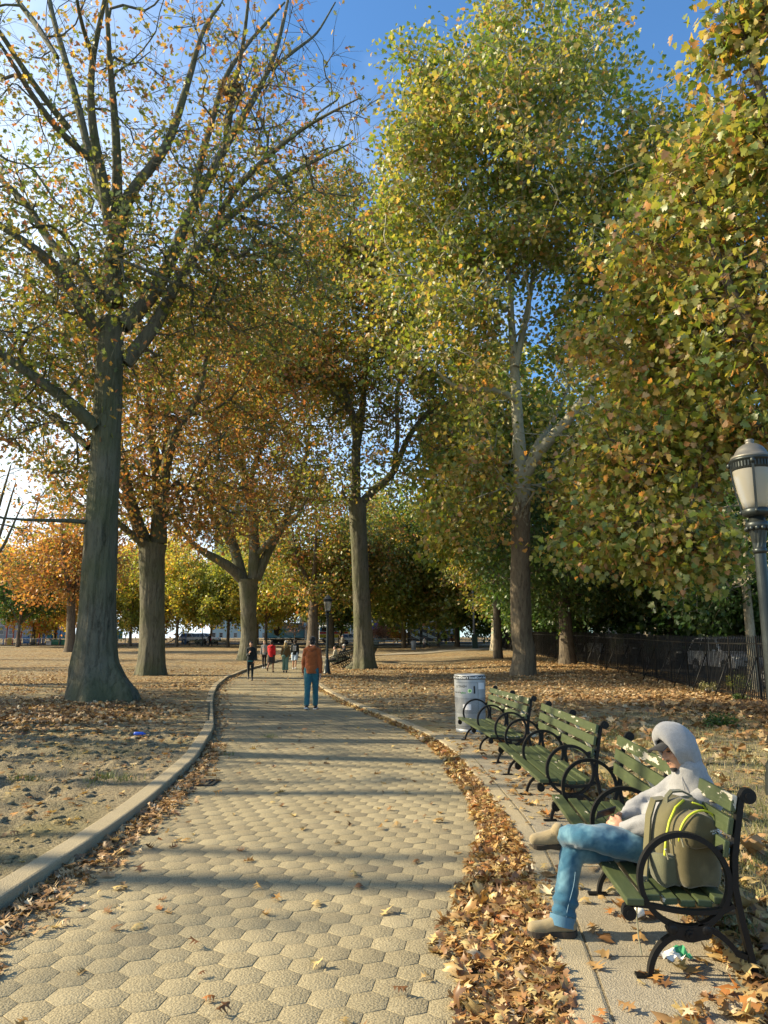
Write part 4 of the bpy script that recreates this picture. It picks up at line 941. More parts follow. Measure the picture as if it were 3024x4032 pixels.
for k, (x, y, H, cr, lab) in enumerate(((19.5, 36, 13, 5.2, 'dark green street tree behind the parked white car'), (23.5, 52, 14, 6.5, 'broad dark street tree behind the maple trunk at the fence'), (15.2, 62, 14, 5.5, 'green street tree showing between the plane trunk and the maple trunk'), (22, 27, 14, 6, 'dark street tree filling the right edge behind the lamp post'), (24, 42, 14, 6, 'dark green street tree between the houses and the black parked car'), (22.5, 68, 14, 6.5, 'dark green street tree opposite the silver parked car'), (16.5, 88, 14, 6, 'small green street tree where the fence ends'))):
    gtree('street_tree', lab, 'street trees beyond the fence', (x, y), H, cr, H * .46, .26, K['leaf_green'], 300, 80, .34, K['bark_dark'], 40 + k, sig=1.1, tint=(.3, .25), rz=H * .42, flare=.3)
# trees in the middle distance
gtree('oak_tree', 'dark oak trunk directly behind the orange jacketed man and the lamp post', 'trees in the middle distance', at(1231, 80), 20, 8.5, 12, .68, K['leaf_oak'], 230, 62, .40, K['bark_dark'], 51, sig=1.5, tint=(.3, .25), flare=.5)
gtree('oak_tree', 'dark leaning oak half hidden by the big left trunk', 'trees in the middle distance', at(278, 75), 17, 6.8, 10.5, .55, K['leaf_oak_rust'], 190, 58, .36, K['bark_dark'], 52, sig=1.3, lean=(-.05, 0), tint=(.55, .25), flare=.5)
gtree('oak_tree', 'dark trunked oak close behind the straight oak', 'trees in the middle distance', at(1452, 84), 19, 6.5, 12.5, .52, K['leaf_oak'], 190, 58, .40, K['bark_dark'], 53, sig=1.4, tint=(.25, .25), flare=.7, lean=(-.03, 0))
gtree('oak_tree', 'slender dark trunk right of the lamp post far behind the bench row', 'trees in the middle distance', at(1302, 97), 14, 5.5, 9, .55, K['leaf_green'], 130, 56, .40, K['bark_dark'], 54, sig=1.3, tint=(.6, .25))
FS = 1.22
far = [(70, 96, 10.5, 5.2, 6.6, 'leaf_green', 'low dark green tree above the playground at the left edge', .3), (215, 118, 12, 5.5, 7.4, 'leaf_yellow', 'orange tree behind the playground climbing frame', .78), (352, 103, 12, 5.6, 7, 'leaf_yellow', 'orange leaved tree low behind the big left trunk', .75),
       (512, 99, 11.5, 4.6, 6.6, 'leaf_yellow', 'small yellow green tree between the two left oaks', .32), (695, 97, 12, 4.8, 7, 'leaf_yellow', 'vase shaped small tree right of the second oak', .5), (897, 97, 11.5, 4.6, 6.8, 'leaf_yellow', 'small yellow green tree left of the forked oak', .22),
       (1046, 95, 12, 5.0, 7, 'leaf_yellow', 'golden tree between the forked oak and the blue truck', .52), (1342, 101, 10, 4.6, 6, 'leaf_green', 'low green tree behind the people by the bench row', .7), (1610, 106, 12, 4.8, 7, 'leaf_green', 'bright green tree left of the far litter bin', .95),
       (1659, 111, 13, 4.4, 8, 'leaf_green', 'thin trunked tree left of the pale far lamp', .85), (1727, 95, 11, 5.2, 6.9, 'leaf_plane', 'olive tree with a dark short trunk in front of the painted wall', .5), (1870, 112, 12, 5.0, 6.4, 'leaf_green', 'small tree with a bent trunk by the grey pole', .75),
       (590, 140, 15, 6.5, 9, 'leaf_yellow', 'large yellow tree far off between the second and third oaks', .6), (830, 146, 15, 6.5, 9, 'leaf_yellow', 'large orange tree far off left of the forked oak', .8), (1160, 150, 15, 6.5, 9.5, 'leaf_yellow', 'large yellow tree behind the blue truck', .3), (1400, 158, 16, 6, 10, 'leaf_green', 'tall green tree behind the bus', .8), (1560, 150, 17, 6.0, 11, 'leaf_green', 'tall green tree behind the white shop building', .7), (1800, 160, 18, 7, 11, 'leaf_green', 'tall green tree behind the green sided building', .7), (-140, 110, 12, 6, 7.5, 'leaf_yellow', 'yellow tree beyond the left edge of the playground', .5), (2010, 130, 16, 7, 10, 'leaf_green', 'tall green tree behind the pale trunk at the fence', .6)]
for k, (px, s, H, cr, cz, lm, lab, t) in enumerate(far):
    gtree('park_tree', lab, 'small trees along the far edge of the park', at(px, s), H * FS, cr * FS, cz * FS, .24 if s < 115 else .3, K[lm], 190, 70, .36 if s < 115 else .55, K['bark_dark'], 70 + k, sig=1.0 if s < 115 else 1.4, tint=(t - (.14 if lm == 'leaf_yellow' else 0), .24), split=.24, limbs=7, rz=(H - cz) * FS, flare=.3, droop=.1)
gtree('ornamental_tree', 'small pink leaved tree left of the far litter bin', None, at(1512, 112), 4.6, 2.2, 2.9, .07, K['leaf_pink'], 70, 42, .22, K['bark_dark'], 95, sig=.6, tint=(.5, .25), flare=.1)
gtree('ornamental_tree', 'low orange bush like tree just left of the far litter bin', None, at(1580, 108), 3.2, 1.9, 1.8, .06, K['leaf_yellow'], 60, 42, .22, K['bark_dark'], 96, sig=.6, tint=(.8, .2), flare=.1)
gtree('bare_tree', 'small nearly leafless tree in front of the blue truck', None, at(1160, 104), 4.6, 2.2, 3.2, .08, K['leaf_pink'], 60, 4, .18, K['bark_dark'], 97, sig=.7, flare=.1)
for k, (px, s, H, cr, cz, t, lab, lm) in enumerate(((1590, 92, 21, 8.5, 12.5, .25, 'broad olive tree filling the gap between the straight oak and the plane tree', 'leaf_plane'), (1800, 88, 18, 7, 10.5, .3, 'drooping pale green tree left of the plane trunk', 'leaf_plane'), (1010, 112, 20, 8, 12, .3, 'tall yellow green tree behind the forked oak', 'leaf_yellow'), (620, 120, 19, 8, 11.5, .6, 'tall orange tree behind the second oak', 'leaf_yellow'), (130, 112, 17, 8, 10, .7, 'tall orange tree behind the leaning dark oak', 'leaf_yellow'), (1420, 118, 21, 7, 13, .6, 'tall green tree behind the straight oak', 'leaf_green'), (2300, 60, 25, 8.5, 15, .4, 'tall olive tree beyond the fence behind the plane tree crown', 'leaf_plane'), (1960, 52, 23, 5.5, 15.5, .35, 'tall olive tree directly behind the plane tree', 'leaf_plane'), (2650, 50, 21, 7.5, 13, .4, 'tall olive tree beyond the fence above the parked cars', 'leaf_plane'))):
    gtree('park_tree', lab, 'small trees along the far edge of the park', at(px, s), H, cr, cz, .34, K[lm], 300, 76, .50, K['bark_dark'], 130 + k, sig=1.5, tint=(t, .24), split=.24, limbs=7, rz=H - cz + 1.5, flare=.3, droop=.2)
# trees standing left of the frame; their limbs throw the shadows on the foreground
L0 = 'trees left of the frame shading the path'
for k, (x, y, H, cr, cz, r0, nc, nl) in enumerate(((-16, .8, 21, 8.5, 14, .42, 15, 1), (-25, 8.6, 22, 8, 14, .46, 40, 3), (-20, 14.5, 20, 6.5, 14, .44, 40, 6), (-21, 20.6, 18, 6.5, 9.5, .45, 190, 60), (-33, 19, 22, 8, 14, .5, 130, 30), (-26, 29, 22, 8, 15.5, .5, 60, 10), (-36, 44, 22, 8, 15.5, .5, 60, 10), (-33, 56, 20, 8, 14, .5, 60, 14))):
    gtree('oak_tree', 'thinly leaved tree outside the left edge of the view', L0, (x, y), H, cr, cz, r0, K['leaf_oak'], nc, nl, .22, K['bark_oak'], 110 + k, sig=.9, limbs=8, split=.3, tint=(.5, .25))

# a nest of dead leaves high in the big oak
def leaf_ball(name, label, cat, c, r, n, size, mat, seed):
    g = np.random.default_rng(seed); mb = MB(); mb.ell((0, 0, 0), (r * .8, r * .8, r * .7)); o = mb.build(name, K['bark_dark']); o.location = c; tag(o, label, cat)
    d = g.normal(0, 1, (n, 3)); d /= np.linalg.norm(d, axis=1)[:, None]; p = d * (r * g.uniform(.7, 1.15, n))[:, None]
    x = g.normal(0, 1, (n, 3)); x /= np.linalg.norm(x, axis=1)[:, None]; nn = np.cross(x, d); y = np.cross(nn, x); V, F = LSH['oak']
    P_ = np.einsum('nij,vj->nvi', np.stack([x, y, nn], -1), V) * size + p[:, None]
    np_mesh('leaves', P_.reshape(-1, 3), (F[None] + (np.arange(n) * len(V))[:, None, None]).reshape(-1, F.shape[1]), mat, o, tint=np.repeat(g.random(n) * .5, len(V)))
    return o
leaf_ball('leaf_nest', 'dark ball of dead leaves lodged high in a fork of the big oak', 'nest', PS(915, 362, sT + 1.6), .33, 200, .17, K['fallen_brown'], 4)

# ------------------------------------------------------------------ railings
FX = lambda y: float(np.interp(y, [6, 20.7, 34, 45, 55, 78, 100], [10.6, 10.95, 12.05, 12.3, 12.35, 13.0, 14.2]))
def iron_fence():
    root = empty('iron_fence', (FX(16), 16, 0), 0, 'tall black iron picket fence with slanting braces along the right side of the lawn', 'fence'); off = root.location.copy()
    y = 9.0; H = 1.86; first = True
    while y < 92:
        step = 2.05; y1 = y + step; a = Vector((FX(y), y, GZ(FX(y) - .1, y))) - off; b = Vector((FX(y1), y1, GZ(FX(y1) - .1, y1))) - off
        mb = MB(); n = 16 if y < 60 else 11
        for k in range(n):
            p = a.lerp(b, (k + .5) / n); h = H + R.uniform(-.015, .015); w = .0115 if y < 60 else .016; jx = R.uniform(-.004, .004)
            mb.box((p.x + jx, p.y, p.z + .05 + h / 2), (w * 2, w * 2, h - .05)); 
            q = p + Vector((jx, 0, .025 + h)); mb.add([q + Vector((sx * w, sy * w, 0)) for sx, sy in ((-1, -1), (1, -1), (1, 1), (-1, 1))] + [q + Vector((0, 0, .07))], [(0, 1, 4), (1, 2, 4), (2, 3, 4), (3, 0, 4)])
        mb.build('picket_panel', K['iron'], root)
        for z in (.14, H - .17): rl = MB(); rl.bar(a + Vector((.0, 0, z)), b + Vector((0, 0, z)), .016, .04); rl.build('rail', K['iron'], root)
        ps = MB(); ps.box(a + Vector((0, 0, H / 2 + .02)), (.055, .055, H + .06)); ps.build('post', K['iron'], root)
        if y < 75:
            br = MB(); br.tube([a + Vector((-.03, 0, H * .70)), a + Vector((-.62, -.05, .02))], .021, 6); br.build('brace', K['iron'], root)
        y = y1
iron_fence()
def park_railing():
    A0 = Vector((-62, 104.5, 0)); B0 = Vector((15, 106.5, 0)); root = empty('park_railing', (-20, 105, GZ(-20, 105)), 0, 'low pale tipped iron railing running along the far edge of the park', 'railing'); off = root.location.copy()
    n = 26; st = (B0 - A0) / n; H = .98
    for i in range(n):
        a = A0 + st * i; b = a + st; a.z = GZ(a.x, a.y); b.z = GZ(b.x, b.y); a -= off; b -= off; mb = MB()
        for k in range(15): p = a.lerp(b, k / 15); mb.box(p + Vector((0, 0, H / 2)), (.035, .035, H))
        for z in (.12, H - .1): mb.bar(a + Vector((0, 0, z)), b + Vector((0, 0, z)), .03, .05)
        mb.build('picket_panel', K['iron_brown'], root); fb = MB()
        for k in range(15): p = a.lerp(b, k / 15); fb.ell(p + Vector((0, 0, H + .04)), (.045, .045, .06), seg=6, rings=4)
        fb.build('finials', K['pale_metal'], root)
K['pale_metal'] = plain('pale_grey_metal', (.45, .46, .43), .5, .2, .2)
park_railing()

# ------------------------------------------------------------------ shrubs and weeds by the fence
def bush(name, label, cat, c, r, n, size, leafm, seed, tint=.4, h=1.):
    g = np.random.default_rng(seed); root = empty(name, (c[0], c[1], GZ(c[0], c[1])), 0, label, cat); mb = MB(); LP = []
    for k in range(26):
        a = g.uniform(0, 6.28); e = Vector((math.cos(a) * r * g.uniform(.2, 1), math.sin(a) * r * g.uniform(.2, 1), r * h * g.uniform(.5, 1.3))); m = e * .5 + Vector((0, 0, r * .2)); mb.tube([(0, 0, -.03), m, e], [.008, .006, .002], 4); t = g.random(n // 26)[:, None] ** .6
        LP.append(np.array(m) * (1 - t) + np.array(e) * t + g.normal(0, r * .13, (len(t), 3)))
    mb.build('stems', K['bark_dark'], root); P0 = np.concatenate(LP); P0[:, 2] = np.maximum(P0[:, 2], .02); n = len(P0); Rm = rot_frames(n, .8); V, F = LSH['oak']
    P_ = np.einsum('nij,vj->nvi', Rm, V) * (size * g.uniform(.6, 1.2, n))[:, None, None] + P0[:, None]
    np_mesh('foliage', P_.reshape(-1, 3), (F[None] + (np.arange(n) * len(V))[:, None, None]).reshape(-1, F.shape[1]), leafm, root, tint=np.repeat(np.clip(g.normal(tint, .2, n), 0, 1), len(V)))
p = GP(2920, 2745); bush('weedy_shrub', 'feathery green shrub growing at the foot of the iron fence at the right edge', 'shrub', (p.x, p.y), .5, 1100, .055, K['leaf_green'], 5, .8, 1.1)
p = GP(2790, 2735); bush('weedy_shrub', 'low dry weed at the fence beside the white litter', 'shrub', (p.x, p.y), .32, 420, .05, K['grass'], 6, .45, 1.)
p = GP(2830, 2860); bush('weed_patch', 'low dark green weed among the leaves behind the seated man', 'weed', (p.x, p.y), .42, 620, .06, K['leaf_green'], 7, .3, .28)
p = GP(2850, 2120 + 640); bush('weed_patch', 'small dark weed at the right edge of the lawn by the fence', 'weed', (p.x + .5, p.y), .3, 380, .055, K['leaf_green'], 8, .5, .5)
# ------------------------------------------------------------------ park benches with hoop arms
def wear(o, v):
    a = o.data.attributes.new('wear', 'FLOAT', 'POINT'); a.data.foreach_set('value', np.full(len(o.data.vertices), v, np.float32)); return o
BL = 2.36
def arc(cx, cz, r, a0, a1, n=14): return [(cx + r * math.cos(rad(a)), cz + r * math.sin(rad(a))) for a in np.linspace(a0, a1, n)]
SLATS = [(-.055, .360, .085, .0), (.055, .352, .072, .02), (.140, .337, .072, .06), (.225, .329, .072, .0), (.308, .332, .072, -.06), (.388, .345, .072, -.12)]
BACK = [(.440, .600, .082), (.465, .710, .082), (.490, .818, .082)]
def make_bench(name, label, group):
    """x runs along the bench, the sitter faces -y"""
    root = empty(name, (0, 0, 0), 0, label, 'bench', group)
    mb = MB()
    for (d, z, w, tl) in SLATS:
        segs = [(-.045, BL + .045)] if d < 0 else [(.05, BL / 2 - .012), (BL / 2 + .012, BL - .05)]
        for a, b in segs: mb.box(((a + b) / 2, d, z - .002), (b - a, w, .034), Matrix.Rotation(tl, 3, 'X'), .006)
    wear(mb.build('seat', K['paint'], root), .0)
    mb = MB()
    for k, (d, z, h) in enumerate(BACK):
        segs = [(-.01, BL + .01)] if k else [(-.0, BL / 2 - .03), (BL / 2 + .03, BL)]
        for a, b in segs: mb.box(((a + b) / 2, d - .024, z), (b - a, .028, h), Matrix.Rotation(-.21, 3, 'X'), .006)
    wear(mb.build('backrest', K['paint'], root), .02)
    for x in (.02, BL / 2, BL - .02):
        fr = MB(); X = Vector((x, 0, 0))
        q = lambda d, z: Vector((x, d, z))
        # post with a curled top, standing behind the slats
        post = [(.515, .0), (.492, .13), (.466, .27), (.446, .42), (.456, .56), (.482, .70), (.506, .82), (.520, .855)]
        fr.ribbon([q(*p) for p in post], .038, .030, (1, 0, 0))
        fr.ring(q(.546, .853), .027, .044, .022, (1, 0, 0), n=16); fr.tube([q(.546, .853) + Vector((-.028, 0, 0)), q(.546, .853) + Vector((.028, 0, 0))], .018, 10)
        # legs: two quarter arcs meeting in the ornate plate under the hoop
        fr.ribbon([q(d, z) for d, z in arc(.215, .0, .205, 180, 100, 12)], .036, .026, (1, 0, 0))
        fr.ribbon([q(d, z) for d, z in arc(.195, -.03, .28, 78, 32, 10)] + [q(.475, .105)], .036, .026, (1, 0, 0))
        fr.box(q(-.0, .006), (.05, .12, .012)); fr.box(q(.52, .006), (.05, .10, .012))
        fr.prism([(.10, .222), (.115, .187), (.16, .177), (.195, .167), (.225, .167), (.26, .177), (.305, .187), (.32, .222), (.305, .254), (.26, .240), (.21, .232), (.16, .240), (.115, .254)], (x - .022, 0, 0), (0, 1, 0), (0, 0, 1), (.044, 0, 0))
        for s in (-1, 1):
            fr.tube([q(.21, .202) + Vector((s * .02, 0, 0)), q(.21, .202) + Vector((s * .031, 0, 0))], .024, 14); fr.tube([q(.21, .202) + Vector((s * .02, 0, 0)), q(.21, .202) + Vector((s * .042, 0, 0))], .011, 6)
            for dd in (.13, .29): fr.ell(q(dd, .222) + Vector((s * .021, 0, 0)), (.006, .022, .022), seg=10, rings=6)
        # seat bearer and the scroll under the front slat
        fr.ribbon([q(d, z - .030) for (d, z, w, t) in SLATS] + [q(.435, .335)], .034, .022, (1, 0, 0))
        fr.ribbon([q(-.07, .333), q(-.095, .318), q(-.10, .298)], .036, .02, (1, 0, 0)); fr.ring(q(-.076, .290), .024, .044, .02, (1, 0, 0), n=16); fr.tube([q(-.076, .290) + Vector((-.026, 0, 0)), q(-.076, .290) + Vector((.026, 0, 0))], .015, 10)
        fr.tube([q(.368, .590), q(.41, .605), q(.464, .632)], [.016, .015, .018], 8)       # arm rod from hoop to post
        fr.build('frame', K['iron'], root, smooth=False)
        hp = MB(); hp.ring(q(.205, .445), .217, .036, .026, (1, 0, 0), n=56); hp.build('hoop_armrest', K['iron'], root)
    br = MB()
    for x0, x1 in ((.03, BL / 2 - .02), (BL / 2 + .02, BL - .03)):
        br.bar((x0, .452, .56), (x1, .512, .83), .006, .036, (0, -.97, .25)); br.bar((x0, .516, .83), (x1, .456, .56), .006, .036, (0, -.97, .25))
    br.build('cross_straps', K['strap'], root)
    return root
K['strap'] = plain('faded_strap_iron', (.33, .31, .22), .7, 0, .25, 12)
GB = 'green benches in a row along the path'
bench0 = make_bench('park_bench', 'green slatted bench with peeling paint on which the hooded man sits', GB)
def place_bench(o, near, far):
    n = Vector((*near, 0)); f = Vector((*far, 0)); d = (n - f); o.location = (f.x, f.y, .082); o.rotation_euler = (0, 0, math.atan2(d.y, d.x)); return o
def own_backrest(b, v):
    for ch in b.children:
        if ch.name.startswith('backrest'):
            ch.data = ch.data.copy(); n_ = len(ch.data.vertices); ch.data.attributes['wear'].data.foreach_set('value', np.array([v[0] if q_.co.z > .76 else v[1] for q_ in ch.data.vertices], np.float32))
b_mid = copy_tree(bench0); b_far = copy_tree(bench0)
b_mid['label'] = 'empty green slatted bench, the middle one of three between man and litter bin'; b_far['label'] = 'empty green slatted bench right in front of the grey litter bin'
own_backrest(bench0, (.10, -.03)); own_backrest(b_mid, (.03, -.03))
place_bench(bench0, (1.30, 3.83), (1.49, 6.18)); place_bench(b_mid, (1.535, 6.93), (1.54, 9.29)); place_bench(b_far, (1.545, 10.12), (1.36, 12.47))

# ------------------------------------------------------------------ litter bin by the far bench
def perforated():
    m = M_('perforated_grey_steel'); v = m.coord(); n = m.noise(v, 6, 4)
    c = m.mix(n, (.27, .29, .30), (.36, .38, .39)); c = m.mix(m.ramp(m.noise(m.coord((3, 3, .8)), 3, 5, .7), [(.5, 0.), (.75, .5)]), c, (.22, .21, .19))
    return m.pbr(c, .45, m.bump(m.noise(v, 60, 2), .1, .003), .25)
K['bin'] = perforated(); K['bin_hole'] = plain('bin_hole_dark', (.03, .032, .035), .8); K['black'] = plain('black_band', (.012, .012, .013), .5); K['white'] = plain('white_lettering', (.78, .78, .75), .6, 0, .06)
K['sticker'] = plain('paper_sticker', (.62, .61, .6), .7, 0, .1); K['leafgreen'] = plain('green_emblem', (.10, .38, .06), .6, 0, .1); K['lime'] = plain('pale_green_emblem', (.62, .76, .38), .6, 0, .05); K['ink'] = plain('marker_ink', (.03, .035, .03), .7); K['dkgreen'] = plain('green_print', (.05, .25, .06), .7)
def bin_prof(z): return .288 - .022 * (z / 1.03)    # a slight taper to the top ... wider at the foot
def make_bin(name, label, c, rz, H=1.03, writing=True):
    root = empty(name, c, rz, label, 'litter bin', None); Rr = lambda z: .272 + .016 * (z / H)
    mb = MB(); mb.lathe([(Rr(0) - .002, 0), (Rr(0), .07), (Rr(.07) - .008, .075), (Rr(.09) - .008, .082), (Rr(.1), .088), (Rr(.5), .5), (Rr(H), H - .08), (Rr(H), H - .05)], m=48); mb.build('body', K['bin'], root)
    band = MB(); band.lathe([(Rr(H) + .004, H - .075), (Rr(H) + .004, H - .012)], m=48); bd = band.build('rim_band', K['black'], root)
    lid = MB(); lid.lathe([(Rr(H) - .012, H - .07), (Rr(H) + .002, H - .011), (Rr(H) - .002, H), (Rr(H) - .03, H + .012), (.19, H + .012), (.165, H + .004), (.16, H - .05)], m=48); lid.build('lid', K['bin'], root)
    hole = MB(); hole.lathe([(.162, H - .03), (.001, H - .031)], m=32); hole.build('opening', K['black'], root)
    if not writing: return root
    def cyl(a, z, r=0.0): rr = Rr(z) + r; return Vector((rr * math.sin(a), -rr * math.cos(a), z))
    # holes of the perforated belt, in staggered rows
    hm = MB(); rows = 17
    for i in range(rows):
        z = .36 + i * .0165
        for k in range(104):
            a = (k + .5 * (i % 2)) * 2 * math.pi / 104
            if abs(((a + math.pi) % (2 * math.pi)) - math.pi) > 1.75: continue
            V = []
            for t in range(6): ang = t * math.pi / 3; V.append(cyl(a + .0046 / Rr(z) * math.cos(ang) * 1.1, z + .0046 * math.sin(ang), .0012))
            hm.add(V, [list(range(6))])
    hm.build('perforations', K['bin_hole'], root)
    dm = MB()
    def line(a0, z0, a1, z1, w=.004):
        n = 12
        for i in range(n):
            p = cyl(a0 + (a1 - a0) * i / n, z0 + (z1 - z0) * i / n, .001); q = cyl(a0 + (a1 - a0) * (i + 1) / n, z0 + (z1 - z0) * (i + 1) / n, .001); dm.bar(p, q, w, .003)
    line(-1.2, .90, .42, .90); line(.42, .90, .42, .13); line(-1.2, .13, .42, .13, .003); dm.build('door_gap', K['black'], root)
    h = MB(); V = []
    h.prism([(.014 * math.cos(t), .055 * (1 if math.sin(t) > 0 else -1) + .014 * math.sin(t)) for t in np.linspace(0, 2 * math.pi, 17)[:-1]], cyl(.17, .775, -.002), (math.cos(.17), math.sin(.17), 0), (0, 0, 1), Vector((math.sin(.17), -math.cos(.17), 0)) * .008); h.build('door_handle', K['black'], root)
    def wrap(txt, size, a, z, matn, nm, skew=0): t = MB(); text_mb(t, txt, size, lambda x, y: cyl(a + x / Rr(z), z + y + skew * x, .0065 if nm == 'band_lettering' else .002)); t.build(nm, matn, root)
    for k in range(-2, 4): wrap("Don't litter", .062, -.22 + k * 1.02, H - .044, K['white'], 'band_lettering')
    g = MB()
    for k in range(-2, 4):      # the little figures between the words
        a = -.22 + (k + .5) * 1.02
        for da, lz in ((-.05, 0), (.04, -.004)):
            V = [cyl(a + da + .016 / .28 * math.cos(t) * .6, H - .03 + lz + .01 * math.sin(t), .0065) for t in np.linspace(0, 6.28, 9)[:-1]]; g.add(V, [list(range(8))])
            g.add([cyl(a + da - .02, H - .042 + lz, .0065), cyl(a + da + .02, H - .042 + lz, .0065), cyl(a + da + .012, H - .066, .0065), cyl(a + da - .012, H - .066, .0065)], [(0, 1, 2, 3)])
    g.build('band_figures', K['white'], root)
    wrap('B TRASH', .058, -.72, .83, K['ink'], 'scrawl', .03)
    wrap('litter in its', .042, -1.02, .725, K['ink'], 'slogan'); wrap('place', .046, -.55, .722, K['dkgreen'], 'slogan')
    def disc(a, z, r, m_, nm, off): d = MB(); d.add([cyl(a + r * math.cos(t) / Rr(z), z + r * math.sin(t), off) for t in np.linspace(0, 2 * math.pi, 25)[:-1]], [list(range(24))]); d.build(nm, m_, root)
    disc(-.13, .755, .040, K['lime'], 'emblem', .0015)
    lf = [(0, .029), (.007, .014), (.019, .018), (.016, .006), (.027, .0), (.014, -.012), (.004, -.012), (0, -.024), (-.004, -.012), (-.014, -.012), (-.027, .0), (-.016, .006), (-.019, .018), (-.007, .014)]
    l = MB(); l.add([cyl(-.13 + x / Rr(.755), .755 + y, .0028) for x, y in lf], [list(range(len(lf)))]); l.build('leaf_emblem', K['leafgreen'], root)
    for (a, z, w, hh, tl) in ((.72, .84, .16, .115, 0), (-.33, .47, .15, .10, .02)):
        s = MB(); n = 6; V = []
        for i in range(n + 1):
            x = -w / 2 + w * i / n; V += [cyl(a + x / Rr(z), z - hh / 2 + tl * x, .0022), cyl(a + x / Rr(z), z + hh / 2 + tl * x, .0022)]
        s.add(V, [(2 * i, 2 * i + 2, 2 * i + 3, 2 * i + 1) for i in range(n)]); s.build('paper_sticker', K['sticker'], root)
    return root
pb = PS(1849, 2860, 13.0); make_bin('litter_bin', 'grey steel litter bin with a black lettered rim behind the farthest green bench', (pb.x + .02, pb.y, .082), .0)
p = GP(893.5 * 1.82278, 2559); make_bin('litter_bin', 'pale grey litter bin standing alone far off on the lawn', (p.x, p.y, GZ(p.x, p.y)), 0, 1.08, False)

# ------------------------------------------------------------------ lamp posts
def globe_mat():
    m = M_('frosted_lamp_glass'); p = m.n('ShaderNodeBsdfPrincipled'); p.inputs['Base Color'].default_value = (.50, .47, .38, 1); p.inputs['Roughness'].default_value = .16; p.inputs['Transmission Weight'].default_value = .55; p.inputs['IOR'].default_value = 1.3
    m.l(p.outputs[0], m.out.inputs[0]); return m.m
K['globe'] = globe_mat(); K['lamp_iron'] = plain('dark_lamp_iron', (.035, .042, .040), .38, .55, .45, 9, .25, 70); K['cap'] = plain('weathered_lamp_cap', (.16, .15, .125), .5, .5, .35, 7)  # posts are one dark mottled iron, the caps a lighter metal
def make_lamp(name, label, group, base):
    root = empty(name, base, 0, label, 'street lamp', group)
    mb = MB(); mb.lathe([(.20, -.05), (.20, .06), (.175, .09), (.165, .30), (.15, .34), (.155, .40), (.12, .46), (.10, .62), (.108, .70), (.085, .76), (.078, .80)], m=16); mb.build('base', K['lamp_iron'], root)
    mb = MB(); mb.lathe([(.074, .78), (.060, 2.74)], m=24, flutes=(.79, 2.73, .14), smooth=False); mb.lathe([(.064, 2.72), (.078, 2.745), (.078, 2.765), (.064, 2.79)], m=20); mb.lathe([(.066, 2.78), (.072, 2.84), (.098, 3.0)], m=24, flutes=(2.79, 2.99, .14), smooth=False)
    mb.lathe([(.100, 2.995), (.128, 3.02), (.130, 3.07), (.118, 3.085), (.085, 3.10), (.08, 3.16)], m=20)
    for k in range(12): a = k * math.pi / 6; mb.ell((.118 * math.cos(a), .118 * math.sin(a), 3.01), (.026, .026, .03), seg=7, rings=5)
    mb.build('post', K['lamp_iron'], root)
    mb = MB(); mb.lathe([(.10, 3.15), (.15, 3.17), (.153, 3.23), (.13, 3.25), (.1, 3.25)], m=20); mb.build('lamp_holder', K['lamp_iron'], root)
    mb = MB(); mb.lathe([(.128, 3.235), (.150, 3.32), (.180, 3.45), (.203, 3.60), (.212, 3.70), (.209, 3.74)], m=32); mb.build('globe', K['globe'], root)
    mb = MB(); mb.lathe([(.216, 3.70), (.224, 3.71), (.224, 3.80), (.235, 3.805), (.240, 3.825), (.222, 3.84)], m=32)
    for k in range(40): a = k * 2 * math.pi / 40; mb.box((.226 * math.cos(a), .226 * math.sin(a), 3.755), (.009, .016, .06), Matrix.Rotation(a, 3, 'Z'))
    mb.build('rim', K['lamp_iron'], root)
    for k in range(4):
        a = math.pi / 4 + k * math.pi / 2 + .35; c, s = math.cos(a), math.sin(a); st = MB(); st.ribbon([(r * c, r * s, z) for r, z in ((.150, 3.20), (.162, 3.30), (.19, 3.44), (.214, 3.59), (.226, 3.70), (.238, 3.79))], .026, .012, (-s, c, 0))
        st.ell((.24 * c, .24 * s, 3.775), (.03, .03, .035), seg=8, rings=6); st.ell((.156 * c, .156 * s, 3.205), (.024, .024, .026), seg=8, rings=6); st.build('strap', K['lamp_iron'], root)
    mb = MB(); mb.lathe([(.224, 3.835), (.222, 3.86), (.205, 3.875), (.185, 3.885), (.165, 3.93), (.135, 3.975), (.085, 4.01), (.05, 4.02), (.045, 4.045), (.052, 4.055), (.045, 4.075), (.01, 4.085)], m=32); mb.build('cap', K['cap'], root)
    return root
GL = 'old style lamp posts in the park'
lp = PS(2953, 1762, 8.35); lamp0 = make_lamp('lamp_post', 'large dark lamp post with a frosted globe at the right edge of the view', GL, (lp.x, lp.y, -.02))
def lamp_at(lab, p): c = copy_tree(lamp0); c['label'] = lab; c.location = (p[0], p[1], GZ(p[0], p[1])); return c
p = GD(706, 1456); lamp_at('dark lamp post on the path edge beside the orange jacketed man', p)
p = at(1682, 102); c = lamp_at('distant pale lamp post between two thin trunks near the painted wall', p)
p = at(1563, 128); lamp_at('smallest lamp post far off beside the orange bush', p)

